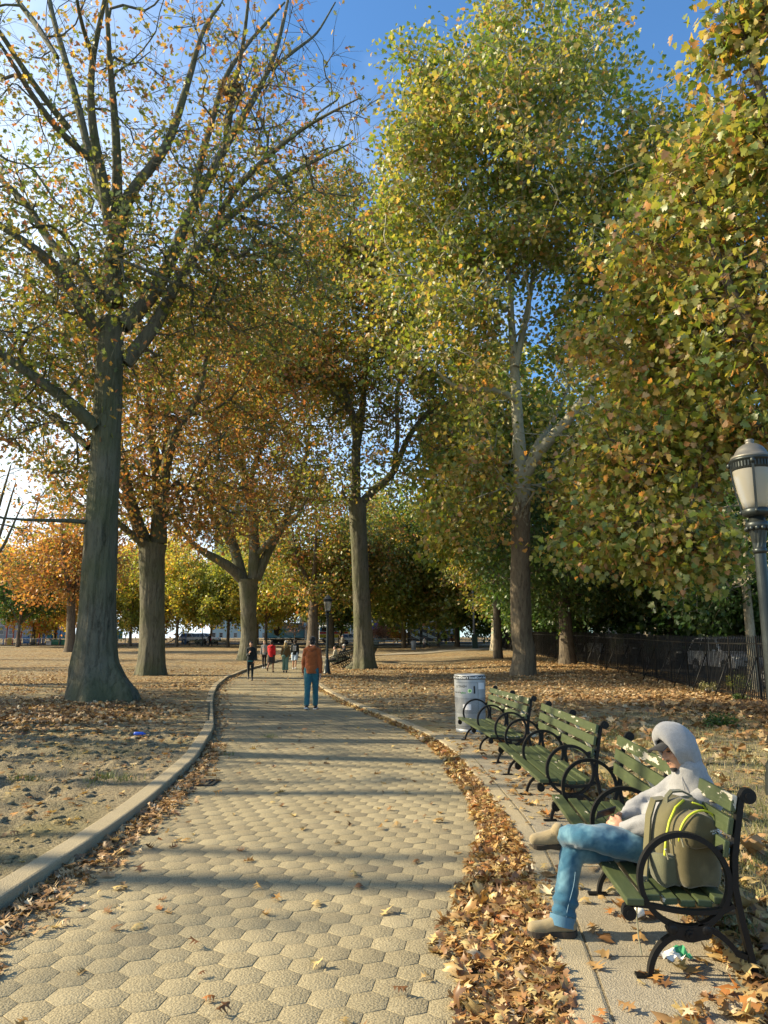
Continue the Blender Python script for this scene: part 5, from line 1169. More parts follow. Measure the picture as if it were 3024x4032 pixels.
# ------------------------------------------------------------------ small things lying about
K['blue'] = plain('blue_plastic', (.02, .09, .5), .4, 0, .1); K['paper'] = plain('white_paper', (.72, .70, .66), .8, 0, .08); K['packgreen'] = plain('green_packet', (.05, .28, .13), .4, 0, .1); K['redprint'] = plain('red_print', (.45, .06, .05), .6)
p = GP(548, 2896); mb = MB(); mb.tube([(-.09, 0, .032), (-.06, 0, .032), (.06, 0, .032), (.085, 0, .03), (.11, 0, .03)], [.026, .03, .03, .014, .013], 12); o = mb.build('plastic_bottle', K['blue']); o.location = (p.x, p.y, p.z); tag(o, 'small blue plastic bottle lying on the lawn left of the path', 'bottle')
p = GP(2497, 3633); mb = MB(); mb.lathe([(.022, 0), (.030, .062), (.031, .064)], m=14); o = mb.build('paper_cup', K['paper']); o.rotation_euler = (0, rad(78), rad(35)); o.location = (p.x, p.y, .115); tag(o, 'crumpled white paper cup under the front of the nearest bench', 'cup')
t = MB(); t.ring((0, 0, .03), .0265, .012, .0006, (0, 0, 1), a0=40, a1=150, n=10, up=(0, 1, 0)); t.build('printed_band', K['redprint'], o)
def crumple(name, lab, cat, p, z, size, mats, seed, rz=0):
    g = random.Random(seed); n = 7; mb = MB(); V = []; 
    for i in range(n):
        for j in range(n): V.append(((i / (n - 1) - .5) * size[0] + g.uniform(-.1, .1) * size[0] / n, (j / (n - 1) - .5) * size[1], size[2] * (.3 + g.uniform(-.3, .5) + .5 * abs(i / (n - 1) - .5))))
    mb.mi = []
    for i in range(n - 1):
        mb.cur = 0 if i < (n - 1) * .55 else len(mats) - 1
        mb.add([V[i * n + j] for j in range(n)] + [V[(i + 1) * n + j] for j in range(n)], [(j, j + 1, n + j + 1, n + j) for j in range(n - 1)])
    o = mb.build(name, mats); o.location = (p.x, p.y, z); o.rotation_euler = (0, 0, rz); return tag(o, lab, cat)
p = GP(2660, 3815); crumple('crisp_packet', 'crumpled white and green packet on the leaves behind the bench leg', 'packet', p, .12, (.16, .10, .045), [K['paper'], K['packgreen']], 3, .3)
p = GP(2800, 2728); crumple('plastic_bag', 'scrap of white litter at the foot of the iron fence', 'litter', p, GZ(p.x, p.y) + .03, (.32, .2, .14), [K['paper'], K['paper']], 5, .3)
p = GP(2170, 3228); 
c = (GP(783, 3090)); mb = MB(); w = .30
for a, b in (((-w, -.17), (w, -.17)), ((w, -.17), (w, .17)), ((w, .17), (-w, .17)), ((-w, .17), (-w, -.17))): mb.bar((a[0], a[1], .006), (b[0], b[1], .006), .025, .02)
for k in range(7): mb.bar((-w + .08 * (k + .6), -.17, .004), (-w + .08 * (k + .6), .17, .004), .02, .012)
o = mb.build('drain_grate', K['iron_brown']); o.location = (c.x - .12, c.y + .1, .002); o.rotation_euler = (0, 0, rad(-2)); tag(o, 'rusty iron drain grate half covered by leaves beside the left kerb', 'drain')
# ------------------------------------------------------------------ people
def remesh(parts, name, mat, parent, voxel, smooth=6, disp=None, mats=None):
    """parts (MB) overlap; they are merged into one continuous surface"""
    me = bpy.data.meshes.new(name); me.from_pydata(parts.v, [], parts.f); me.update()
    bm = bmesh.new(); bm.from_mesh(me); bmesh.ops.recalc_face_normals(bm, faces=bm.faces[:]); bm.to_mesh(me); bm.free()
    o = bpy.data.objects.new('tmp', me); COL.objects.link(o)
    r = o.modifiers.new('r', 'REMESH'); r.mode = 'VOXEL'; r.voxel_size = voxel
    s = o.modifiers.new('s', 'SMOOTH'); s.iterations = smooth; s.factor = .5
    dg = bpy.context.evaluated_depsgraph_get(); m2 = bpy.data.meshes.new_from_object(o.evaluated_get(dg)); bpy.data.objects.remove(o); bpy.data.meshes.remove(me)
    m2.name = name; n = len(m2.vertices); m2.polygons.foreach_set('use_smooth', np.ones(len(m2.polygons), bool))
    if disp is not None:
        co = np.empty(n * 3, np.float32); m2.vertices.foreach_get('co', co); co = co.reshape(-1, 3); nr = np.empty(n * 3, np.float32); m2.vertices.foreach_get('normal', nr); nr = nr.reshape(-1, 3)
        co = co + nr * disp(co)[:, None]; m2.vertices.foreach_set('co', co.astype(np.float32).ravel()); m2.update()
    m2.materials.clear(); m2.materials.append(mat); return link(name, m2, parent)
def caps(mb, pts_, m=14, flat=1.0, side=None, ends=(1, 1)):
    """limb: (x, y, z, r) joints joined by a tapering tube with rounded ends; flat squeezes the section across `side`"""
    P = np.array(pts_, float); Q = [P[0]]; 
    if len(P) > 2:
        d = np.concatenate([[0], np.cumsum(np.linalg.norm(np.diff(P[:, :3], axis=0), axis=1))]); t = np.linspace(0, d[-1], max(len(P) * 4, 6)); Q = np.stack([np.interp(t, d, P[:, k]) for k in range(4)], 1)
        Q[1:-1] = (Q[:-2] + 2 * Q[1:-1] + Q[2:]) / 4
    else: Q = P
    a = Q[0]; b = Q[-1]; ta = Vector(Q[1, :3] - Q[0, :3]).normalized(); tb = Vector(Q[-1, :3] - Q[-2, :3]).normalized(); pts2 = []; rr = []
    for th in ((80, 55, 30) if ends[0] else ()): pts2.append(Vector(a[:3]) - ta * a[3] * math.sin(rad(th))); rr.append(a[3] * math.cos(rad(th)))
    for q in Q: pts2.append(Vector(q[:3])); rr.append(q[3])
    for th in ((30, 55, 80) if ends[1] else ()): pts2.append(Vector(b[:3]) + tb * b[3] * math.sin(rad(th))); rr.append(b[3] * math.cos(rad(th)))
    V, F = tube_np([tuple(p) for p in pts2], rr, m)
    if flat != 1.0:
        sd = Vector(side).normalized(); c = np.repeat(np.array([tuple(p) for p in pts2]), m, 0); dv = V - c; k = dv @ np.array(sd); V = c + dv + np.outer(k * (flat - 1), np.array(sd))
    n = len(pts2); F = [list(f) for f in F] + [list(range(m))[::-1], [(n - 1) * m + k for k in range(m)]]
    mb.add(V, F, True)
def folds(scale, amp, seed, zs=.5):
    def f(co):
        a = vnoise(co[:, 0] * scale + co[:, 1] * scale * .6, co[:, 2] * scale * zs + co[:, 1] * scale * .8, seed) - .5
        b = vnoise(co[:, 0] * scale * 2.1 - co[:, 2] * scale, co[:, 1] * scale * 2.1 + co[:, 2] * scale * 1.3, seed + 5) - .5
        return amp * (1.6 * a + .8 * b)
    return f
def cloth(name, lo, hi, sc=30, weave=600, rough=.9, fade=None, sheen=.25):
    m = M_(name); v = m.coord(); c = m.mix(m.noise(v, sc, 5, .65), lo, hi)
    c = m.mix(m.ramp(m.noise(v, weave, 2, .6), [(.3, .35), (.6, 0.)]), c, tuple(x * .55 for x in lo))
    if fade: c = m.mix(m.ramp(m.noise(v, 7, 3, .6), [(.48, 0.), (.68, .75)]), c, fade)
    return m.pbr(c, rough, m.bump(m.math('ADD', m.noise(v, weave, 2), m.noise(v, sc * 2, 3)), .35, .003), spec=.15, Sheen_Weight=sheen)
def skin(name, col):
    m = M_(name); v = m.coord(); c = m.mix(m.noise(v, 40, 4, .6), tuple(x * .82 for x in col), tuple(min(1, x * 1.12) for x in col)); c = m.mix(m.ramp(m.noise(v, 12, 3), [(.5, 0.), (.75, .3)]), c, (col[0] * 1.05, col[1] * .75, col[2] * .65))
    return m.pbr(c, .5, m.bump(m.noise(v, 160, 3), .12, .002), spec=.35, Subsurface_Weight=.12, Subsurface_Radius=(.02, .008, .004))
K['skin'] = skin('tan_skin', (.42, .23, .14)); K['skin_light'] = skin('light_skin', (.55, .34, .25)); K['skin_dark'] = skin('brown_skin', (.22, .12, .075))
K['heather'] = cloth('heather_grey_fleece', (.20, .20, .20), (.34, .34, .337), 45, 240); K['denim'] = cloth('faded_denim', (.016, .066, .12), (.042, .135, .205), 22, 320, fade=(.14, .27, .33)); K['denim_in'] = cloth('denim_cuff', (.05, .13, .21), (.10, .21, .29), 30, 500)
K['suede'] = cloth('tan_suede', (.20, .155, .085), (.33, .265, .15), 25, 300); K['sole'] = plain('dark_rubber', (.035, .028, .02), .8); K['lace'] = plain('brown_lace', (.16, .11, .05), .8); K['cap_cloth'] = cloth('black_cap', (.012, .012, .013), (.03, .03, .03)); K['hair_black'] = cloth('black_hair', (.010, .008, .007), (.03, .024, .02), 60, 300, .6)
K['olive'] = cloth('olive_canvas', (.066, .056, .025), (.112, .097, .046), 14, 300, fade=(.145, .125, .064)); K['olive_lt'] = cloth('light_olive_canvas', (.095, .085, .040), (.15, .136, .068), 14, 300); K['zip'] = plain('lime_zip', (.44, .48, .03), .5, 0, .15); K['webbing'] = cloth('grey_webbing', (.10, .10, .06), (.17, .165, .10), 20, 500); K['mesh_pocket'] = cloth('mesh_pocket', (.075, .08, .045), (.12, .12, .07), 20, 260)
K['thread'] = plain('seam_thread', (.13, .22, .29), .8); K['lips'] = plain('lips', (.33, .13, .09), .5); K['eye'] = plain('eye', (.05, .035, .03), .2); K['metal'] = plain('zip_metal', (.5, .48, .36), .35, .8)

YM = 4.40                                            # the sitter's middle plane
def Q_(cx, cy, y, r=None):
    p = PY(*C1(cx, cy), y); return (p.x, p.y, p.z) if r is None else (p.x, p.y, p.z, r)
def hand(mb, wrist, palm, fing, thumb, r=1.0, curl=.5, up=(0, 0, 1)):
    """palm and five fingers; fing: direction of the fingers, thumb: side on which the thumb leaves, up: back of the hand"""
    w = Vector(wrist); p = Vector(palm); f = Vector(fing).normalized(); u = Vector(up); s = Vector(thumb); s = (s - f * s.dot(f)).normalized(); n = f.cross(s); n = n if n.dot(u) > 0 else -n
    caps(mb, [(*w, .024 * r), (*(w.lerp(p, .6)), .026 * r), (*p, .028 * r)], 12, .62, n)
    caps(mb, [(*(p + s * .016 * r + f * .0), .020 * r), (*(p + s * .018 * r + f * .03 * r), .016 * r)], 10, .75, n); caps(mb, [(*(p - s * .016 * r), .020 * r), (*(p - s * .020 * r + f * .026 * r), .015 * r)], 10, .75, n)
    for k, (o, L) in enumerate(((.029, .066), (.010, .074), (-.010, .070), (-.028, .054))):
        a = p + s * o * r + f * .026 * r; b = a + (f * math.cos(curl * .5) - n * math.sin(curl * .5)) * L * .42 * r; c = b + (f * math.cos(curl * 1.3) - n * math.sin(curl * 1.3)) * L * .32 * r; d = c + (f * math.cos(curl * 2.0) - n * math.sin(curl * 2.0)) * L * .26 * r
        caps(mb, [(*a, .0092 * r), (*b, .0085 * r), (*c, .0078 * r), (*d, .0066 * r)], 8)
    a = p + s * .024 * r - f * .018 * r; b = a + (s * .7 + f * .55 - n * .2) * .034 * r; c = b + (s * .1 + f * .95 - n * .3) * .03 * r
    caps(mb, [(*a, .013 * r), (*b, .0105 * r), (*c, .008 * r)], 8)
def head_mb(mb, c, fwd, up, s=1.0):
    """head with brow, nose, lips, chin and ears; c is the centre of the skull"""
    f = Vector(fwd).normalized(); u = Vector(up); u = (u - f * u.dot(f)).normalized(); r = f.cross(u); M = Matrix((f, r, u)).transposed(); c = Vector(c); q = lambda x, y, z: c + M @ (Vector((x, y, z)) * s)
    mb.ell(q(-.012, 0, .028), (.098 * s, .077 * s, .098 * s), M, 18, 12); mb.ell(q(.028, 0, -.045), (.062 * s, .058 * s, .078 * s), M, 16, 10)
    mb.ell(q(.062, 0, -.095), (.026 * s, .030 * s, .024 * s), M); mb.ell(q(.062, 0, .022), (.028 * s, .058 * s, .018 * s), M)
    caps(mb, [(*q(.080, 0, .010), .011 * s), (*q(.097, 0, -.018), .012 * s), (*q(.106, 0, -.032), .014 * s)], 10)
    for k in (-1, 1):
        mb.ell(q(.093, k * .013, -.036), (.011 * s, .009 * s, .009 * s), M, 8, 6); mb.ell(q(.058, k * .040, -.028), (.026 * s, .022 * s, .022 * s), M); mb.ell(q(-.012, k * .078, -.012), (.018 * s, .010 * s, .030 * s), M, 10, 8)
    mb.ell(q(.080, 0, -.062), (.013 * s, .024 * s, .008 * s), M, 10, 6); mb.ell(q(.079, 0, -.074), (.012 * s, .020 * s, .008 * s), M, 10, 6)
    return q, M
# ---- the man sitting on the nearest bench, facing the path
def seated_man():
    root = empty('person', (1.62, YM, .082), 0, 'man in a grey hooded sweatshirt and jeans sitting cross legged on the nearest bench', 'person')
    ro = Vector(root.location); 
    def fin(o): 
        o.data.transform(Matrix.Translation(-ro)); return o
    fwd = Vector((-.93, -.22, -.24)); up = Vector((-.20, .17, .95)); hc = Vector(Q_(1205, 435, YM - .05)); hs = .94
    neck = Vector((hc.x + .06, hc.y + .01, hc.z - .16)); pel = Vector((1.66, YM + .01, .51)); chest = Vector((neck.x + .03, YM, neck.z - .20))
    shL = chest + Vector((.02, -.175, .09)); shR = chest + Vector((-.01, .175, .09))
    wrL = Vector(Q_(950, 822, YM - .10)); wrR = Vector(Q_(945, 762, YM + .05)); elL = Vector(Q_(1110, 815, YM - .20)); elR = Vector(Q_(1075, 705, YM + .2))
    hL = Vector(Q_(893, 805, YM - .07)); hR = Vector(Q_(893, 782, YM + .03))
    # legs: the right one stands, the left ankle rests on the right thigh with the shoe pointing to the path
    hipL = pel + Vector((-.04, -.10, .0)); hipR = pel + Vector((-.04, .10, .0))
    knR = Vector(Q_(690, 935, YM + .02)); anR = Vector(Q_(655, 1270, YM - .05)); knL = Vector(Q_(765, 868, YM - .14)); anL = Vector(Q_(625, 862, YM + .06))
    body = MB(); q, M = head_mb(body, hc, fwd, up, hs); caps(body, [(*neck, .055), (*(neck.lerp(hc, .6)), .052)]); caps(body, [(*pel, .10), (*chest, .12), (*neck, .06)])
    for s_, e_, w_ in ((shL, elL, wrL), (shR, elR, wrR)): caps(body, [(*s_, .045), (*e_, .036), (*w_, .024)])
    hand(body, wrL, wrL.lerp(hL, .62), hL - wrL + Vector((-.01, .01, .012)), (0, .35, .9), .92, .75, (-.1, -.95, .2)); hand(body, wrR, wrR.lerp(hR, .6), hR - wrR + Vector((0, -.012, .004)), (0, -.6, .7), .92, .85, (0, .5, .9))
    for h_, k_, a_ in ((hipL, knL, anL), (hipR, knR, anR)): caps(body, [(*h_, .07), (*k_, .045), (*a_, .03)])
    fin(remesh(body, 'body', K['skin'], root, .0058, 5))
    # face details
    hb = MB(); hb.ell(q(.068, 0, -.104), (.020, .026, .020), M); hb.ell(q(.089, 0, -.052), (.006, .024, .004), M); hb.ell(q(.052, .040, -.080), (.02, .008, .02), M, 8, 6); fin(hb.build('beard', K['hair_black'], root, smooth=True))
    lp_ = MB(); lp_.ell(q(.0865, 0, -.0665), (.006, .017, .0065), M, 10, 6); fin(lp_.build('lips', K['lips'], root, smooth=True))
    for k in (-1, 1): e = MB(); e.ell(q(.074, k * .030, .0), (.011, .013, .006), M, 10, 6); fin(e.build('eye', K['eye'], root, smooth=True))
    cp = MB(); cp.ell(q(-.02, 0, .045), (.098, .084, .066), M, 18, 10)
    V = []; n = 12      # brim
    for z0 in (0, .005):
        for i in range(n + 1): a = -1.25 + 2.5 * i / n; V += [q(.072 * math.cos(a) + .01, .078 * math.sin(a), .052 + z0), q(.074 + .105 * math.cos(a * .75), .082 * math.sin(a), .040 + z0 - .028 * (math.sin(a) ** 2))]
    m_ = 2 * (n + 1); F = [(2 * i, 2 * i + 2, 2 * i + 3, 2 * i + 1) for i in range(n)] + [(m_ + 2 * i, m_ + 2 * i + 1, m_ + 2 * i + 3, m_ + 2 * i + 2) for i in range(n)] + [(2 * i + 1, 2 * i + 3, m_ + 2 * i + 3, m_ + 2 * i + 1) for i in range(n)]
    cp.add(V, F); fin(cp.build('cap', K['cap_cloth'], root, smooth=True))
    # hooded sweatshirt
    hd = MB(); back = Vector(Q_(1350, 640, YM))
    caps(hd, [(pel.x + .0, pel.y, pel.z + .03, .160), (pel.x + .02, YM, pel.z + .16, .168), (chest.x + .0, YM, chest.z - .02, .165), (chest.x - .01, YM, chest.z + .09, .125), (neck.x, YM, neck.z + .0, .075)], 20, 1.12, (0, 1, 0))
    caps(hd, [(*(shL + Vector((0, .07, .01))), .085), (*shL, .082)], 14); caps(hd, [(*(shR - Vector((0, .07, -.01))), .085), (*shR, .082)], 14)
    for s_, e_, w_ in ((shL, elL, wrL), (shR, elR, wrR)):
        d_ = (w_ - e_).normalized(); caps(hd, [(*s_, .085), (*(s_.lerp(e_, .5)), .080), (*e_, .074), (*(e_.lerp(w_, .55)), .062), (*(e_.lerp(w_, .86)), .047), (*w_, .036)], 14)
        caps(hd, [(*(w_ - d_ * .035), .040), (*(w_ + d_ * .004), .037)], 14)
    ff = folds(9, .012, 3, 1.0); f2 = folds(24, .006, 9, 1.); hood_o = fin(remesh(hd, 'sweatshirt', K['heather'], root, .011, 5, lambda co: ff(co) + f2(co)))
    # hood: a shell of rings from the face opening to the nape
    f = fwd.normalized(); u = (Vector(up) - f * Vector(up).dot(f)).normalized(); r = f.cross(u); V = []; m = 30
    rings = [(.070, .052, .070, -.092, .9), (.084, .063, .082, -.102, 1.), (.084, .078, .118, -.114, 1.), (.062, .094, .152, -.126, 1.), (.012, .107, .162, -.135, 1.), (-.040, .108, .148, -.15, 1.), (-.082, .094, .118, -.165, 1.), (-.112, .070, .070, -.175, 1.), (-.122, .03, .0, -.12, 1.)]
    for (x, w, top, bot, k) in rings:
        for i in range(m):
            a = 2 * math.pi * i / m; cz = math.cos(a); y = w * math.sin(a) * (1 + .10 * max(0, -cz)); z = (top if cz > 0 else -bot) * cz * (abs(cz) ** -.12 if abs(cz) > .01 else 1)
            sag = -.02 * max(0, cz) ** 2 * (1 if x > .04 else 0); wob = .009 * (float(vnoise(a * 2.6 + 7, x * 26, 4)) - .5) * 2 + .005 * math.sin(x * 90 + 2.2 * a) * max(0., math.sin(a * .5))
            slope = -.045 * max(0, -cz) if x > -.02 else .02 * max(0, -cz)
            fr = .018 * max(0, cz) if x > .04 else 0
            V.append(hc + (f * (x + fr + slope) + r * (y + wob) + u * (z * .98 + .012 + wob)) * hs * 1.03)
    n = len(rings); F = []
    for i in range(n - 1):
        for k in range(m): F.append((i * m + k, (i + 1) * m + k, (i + 1) * m + (k + 1) % m, i * m + (k + 1) % m))
    F.append([(n - 1) * m + k for k in range(m)])
    hb = MB(); hb.add(V, F, True); ho = hb.build('hood', K['heather'], root, smooth=True); ho.data.transform(Matrix.Translation(-ro))
    sol = ho.modifiers.new('thickness', 'SOLIDIFY'); sol.thickness = .008; sol.offset = -1; sub = ho.modifiers.new('soft', 'SUBSURF'); sub.levels = 2; sub.render_levels = 2
    # cloth of the hood running down on to the shoulders
    yk = MB(); caps(yk, [(*(hc - u * .13 * hs - f * .03), .085), (*(neck + Vector((.02, 0, -.01))), .105), (*(chest + Vector((.03, 0, .08))), .125)], 18, 1.15, (0, 1, 0)); fin(remesh(yk, 'hood_collar', K['heather'], hood_o, .012, 6, folds(14, .008, 5)))
    dc = MB(); s0 = hc + f * .045 - u * .135 - r * .028; dc.tube([s0, s0 + Vector((-.004, -.012, -.045)), s0 + Vector((.006, -.016, -.10)), s0 + Vector((.03, -.02, -.14))], .0028, 6); fin(dc.build('drawstring', K['heather'], hood_o))
    # jeans
    je = MB(); caps(je, [(pel.x + .04, pel.y, pel.z - .005, .135), (pel.x - .06, pel.y, pel.z - .012, .125)], 16, 1.2, (0, 1, 0))
    caps(je, [(*hipR, .100), (*(hipR.lerp(knR, .5)), .086), (*knR, .068), (*(knR.lerp(anR, .25)), .066), (*(knR.lerp(anR, .6)), .064), (*(knR.lerp(anR, .88) + Vector((-.008, 0, 0))), .068), (*(knR.lerp(anR, 1.0) + Vector((-.010, 0, 0))), .068)], 16)
    caps(je, [(*(hipL + Vector((0, 0, .02))), .100), (*(hipL.lerp(knL, .5) + Vector((0, 0, .01))), .090), (*knL, .070), (*(knL.lerp(anL, .4)), .064), (*(knL.lerp(anL, .75)), .058), (*(knL.lerp(anL, .98)), .052)], 16)
    fa = folds(7, .012, 21, 1.1); fb = folds(17, .0055, 25, 1.1)
    def fj(co):
        low = np.exp(-((co[:, 2] - (anR.z + .05)) / .07) ** 2) * (co[:, 0] < knR.x + .12); ring = np.sin((co[:, 2] + .25 * co[:, 1] + .3 * co[:, 0]) * 95 + 3 * vnoise(co[:, 0] * 20, co[:, 1] * 20, 3))
        kn = np.exp(-(np.linalg.norm(co - np.array(anL.lerp(knL, .35)), axis=1) / .09) ** 2); ring2 = np.sin((co[:, 0] + .3 * co[:, 2]) * 100)
        return fa(co) + fb(co) + .007 * low * ring + .005 * kn * ring2
    jo = fin(remesh(je, 'jeans', K['denim'], root, .010, 4, fj))
    cf = MB(); d_ = (anR - knR).normalized(); anC = anR + Vector((-.010, 0, 0)); cf.tube([anC - d_ * .012, anC + d_ * .042], [.072, .072], 20, False); cf.tube([anC + d_ * .042, anC - d_ * .012], [.066, .066], 20, False); fin(cf.build('turn_up', K['denim_in'], jo, smooth=True))
    sm = MB(); side_ = Vector((.0, -1, 0)); sm.tube([knR.lerp(anR, t) + Vector((.004, -.066 + .004 * math.sin(t * 9), 0)) + Vector((.012 * math.sin(t * 5), 0, 0)) for t in np.linspace(.28, .95, 14)], .0022, 5); fin(sm.build('seam', K['thread'], jo))
    # shoes
    def shoe(heel, toe, up_, ankle):
        h = Vector(heel); t = Vector(toe); a = (t - h); L = a.length; a.normalize(); n = Vector(up_); n = (n - a * n.dot(a)).normalized(); w = a.cross(n); p = lambda x, y, z: h + a * x * L + w * y + n * z
        up1 = MB(); caps(up1, [(*p(.13, 0, .050), .040), (*p(.35, 0, .048), .040), (*p(.62, 0, .040), .040), (*p(.86, 0, .034), .036)], 14, 1.0, n); caps(up1, [(*p(.16, 0, .055), .040), (*p(.20, 0, .098), .041)], 14); caps(up1, [(*p(.34, 0, .07), .034), (*p(.6, 0, .048), .034)], 12)
        so = fin(remesh(up1, 'shoe', K['suede'], root, .007, 4, folds(25, .003, 8)))
        sl = MB(); out = [(x, .047 * (1 - .30 * math.exp(-((x - .45) / .18) ** 2)) * min(1, math.sqrt(max(.0, 1 - ((x - .5) / .5) ** 4))) + .004) for x in np.linspace(-.01, 1.0, 15)]
        poly = [(x * L, y) for x, y in out] + [(x * L, -y) for x, y in out[::-1]]; sl.prism(poly, p(0, 0, -.004), a, w, n * .030)
        fin(sl.build('sole', K['sole'], so))
        lc = MB()
        for k in range(5):
            x = .30 + k * .065; z = .108 - k * .011; lc.tube([p(x, -.026, z - .012), p(x + .03, .0, z), p(x + .05, .026, z - .012)], .0034, 5); lc.tube([p(x, .026, z - .012), p(x + .03, .0, z + .001), p(x + .05, -.026, z - .012)], .0034, 5)
        fin(lc.build('laces', K['lace'], so))
        sk = MB(); caps(sk, [(*p(.19, 0, .09), .036), (*Vector(ankle), .034)], 12); fin(sk.build('sock', K['cap_cloth'], root, smooth=True))
    hR_ = Vector(Q_(718, 1372, YM - .07)); tR_ = Vector(Q_(472, 1372, YM - .06)); hR_.z = .092; tR_.z = .088
    shoe(hR_, tR_, (0, 0, 1), anR + Vector((0, 0, .02)))
    hL_ = Vector(Q_(655, 893, YM + .06)); tL_ = Vector(Q_(487, 905, YM + .07)); shoe(hL_ + Vector((0, 0, -.02)), tL_ + Vector((-.0, .0, -.005)), (.10, -.35, .93), anL)
    K['glass_black'] = plain('phone_glass', (.01, .011, .013), .12)
    # phone held in the hands
    ph = MB(); ph.box((0, 0, 0), (.125, .064, .008), None, .003); o = ph.build('phone', [K['black']]); o.location = hR.lerp(hL, .5) + Vector((-.035, .01, .045)); o.rotation_euler = (rad(-48), rad(-12), rad(14)); tag(o, 'slim dark phone held in the hands of the hooded man', 'phone')
    sc_ = MB(); sc_.box((0, 0, .0047), (.118, .058, .001)); sc_.build('screen', K['glass_black'], o)
seated_man()

# ---- the backpack standing on the bench between the man and the near hoop
def backpack():
    c0 = PY(*C1(1235, 1120), 4.03); base = Vector((c0.x + .03, 4.035, .082 + .362)); root = empty('backpack', base, rad(14), 'olive green backpack with lime zips standing on the bench beside the hooded man', 'backpack')
    # local axes: x to the right along its width, y away from the viewer, z up; the front pocket faces -y
    H = .47
    def prof(z): t = z / H; return .155 * (1 - .12 * t) * math.sqrt(max(.0, 1 - max(0, (t - .55) / .46) ** 2.4)) 
    def shell(x0, w, y0, y1, zs, lean, n=28, bul=.35):
        V = []; m = n; 
        for (z, k) in zs:
            for i in range(m):
                a = 2 * math.pi * i / m; wr_ = .010 * (float(fbm(a * 2.2 + x0 * 40, z * 16, 12)) - .45); ca, sa = math.cos(a), math.sin(a); sx = abs(ca) ** .62 * (1 if ca >= 0 else -1); sy = abs(sa) ** .62 * (1 if sa >= 0 else -1)
                V.append((x0 + (w + wr_ * 1.6) * k * sx + lean[0] * z, (y0 + y1) / 2 + ((y1 - y0) / 2 + wr_ * 1.6) * (.55 + .45 * k) * sy + lean[1] * z, z + .008 * math.sin(3 * a + z * 20)))
        F = []; q = len(zs)
        for i in range(q - 1):
            for k in range(m): F.append((i * m + k, i * m + (k + 1) % m, (i + 1) * m + (k + 1) % m, (i + 1) * m + k))
        F.append(list(range(m))[::-1]); F.append([(q - 1) * m + k for k in range(m)]); return V, F
    zs = [(0, .70), (.015, .86), (.05, .99), (.11, 1.05), (.18, 1.04), (.25, .98), (.32, .88), (.375, .72), (.41, .50), (.422, .25)]
    lean = (.13, .04)
    mb = MB(); mb.add(*shell(0, .158, -.02, .15, zs, lean), True); o = mb.build('main_body', K['olive_lt'], root, smooth=True); s = o.modifiers.new('soft', 'SUBSURF'); s.levels = 1; s.render_levels = 2
    zs2 = [(.01, .72), (.03, .93), (.10, 1.05), (.2, 1.06), (.26, 1.02), (.315, .86), (.352, .60), (.37, .25)]
    mb = MB(); mb.add(*shell(.028, .124, -.125, .03, zs2, (.05, .06)), True); o = mb.build('front_pocket', K['olive'], root, smooth=True); s = o.modifiers.new('soft', 'SUBSURF'); s.levels = 1; s.render_levels = 2; fp = o
    # rounded upper pocket with its zip
    zs3 = [(.205, .86), (.225, 1.0), (.27, 1.0), (.32, .86), (.355, .6), (.372, .25)]
    mb = MB(); mb.add(*shell(.03, .118, -.150, .03, zs3, (.05, .075)), True); o = mb.build('top_pocket', K['olive'], root, smooth=True); s = o.modifiers.new('soft', 'SUBSURF'); s.levels = 1; s.render_levels = 2; tp = o
    mb = MB()
    def zipl(pts_, r): mb.tube(pts_, r, 6)
    arcp = [(.03 + .05 * z + .121 * math.cos(a), -.075 + .075 * z + -.035 * math.sin(a), z) for a, z in ((math.pi * (1 - t), .235 + .15 * math.sin(math.pi * t) ** .8) for t in np.linspace(0, 1, 19))]
    arcp = [(p[0], p[1] - .012, p[2]) for p in arcp]; zipl(arcp, .0062); mb.build('pocket_zip', K['zip'], tp); mb = MB()
    main = [(-.150, -.032, .10), (-.142, -.030, .17), (-.122, -.022, .25), (-.088, -.010, .32), (-.035, .004, .385), (.03, .018, .417)]; zipl(main, .0065); main2 = [(.07, .004, .405), (.135, .004, .385), (.18, .004, .335)]; zipl(main2, .005); mb.build('main_zip', K['zip'], root)
    mb = MB()
    for p in ((-.114, -.032, .265), (-.140, -.037, .19), (-.085, -.095, .262)): mb.bar(Vector(p), Vector(p) + Vector((.004, -.012, -.045)), .009, .004); mb.ell(p, (.008, .006, .008), seg=8, rings=5)
    mb.build('zip_pull', K['metal'], root)
    # side pocket of mesh, straps, handle
    mb = MB(); mb.add(*shell(-.100, .068, -.050, .10, [(.008, .7), (.03, 1.0), (.10, 1.06), (.155, 1.04), (.158, .9)], (-.02, .02)), True); mb.build('side_pocket', K['mesh_pocket'], root, smooth=True)
    hn = MB(); hn.ribbon([(-.03, .09, .385), (-.03, .082, .425), (.0, .08, .452), (.06, .08, .452), (.12, .085, .425), (.15, .09, .375)], .026, .010, (0, 1, .2)); hn.build('handle', K['webbing'], root)
    st = MB(); st.ribbon([(-.0, .15, .40), (-.075, .14, .40), (-.125, .12, .32), (-.165, .09, .2), (-.215, .04, .10), (-.255, -.005, .045)], .045, .012, (0, 1, .2)); st.build('shoulder_strap', K['olive_lt'], root)
    wb = MB(); wb.ribbon([(-.255, -.005, .05), (-.285, -.02, .02), (-.325, -.04, -.02), (-.345, -.055, -.10), (-.342, -.056, -.20), (-.330, -.055, -.285)], .02, .003, (.3, 1, 0)); wb.box((-.265, -.006, .05), (.03, .022, .03), None, .006); wb.build('strap_webbing', K['webbing'], root)
    # stitched emblem on the pocket: quarter dome of three bands and two lines of lettering
    em = MB(); 
    def on(x, y): return Vector((.105 + x, -.134 + .25 * (x + .015), .288 + y))
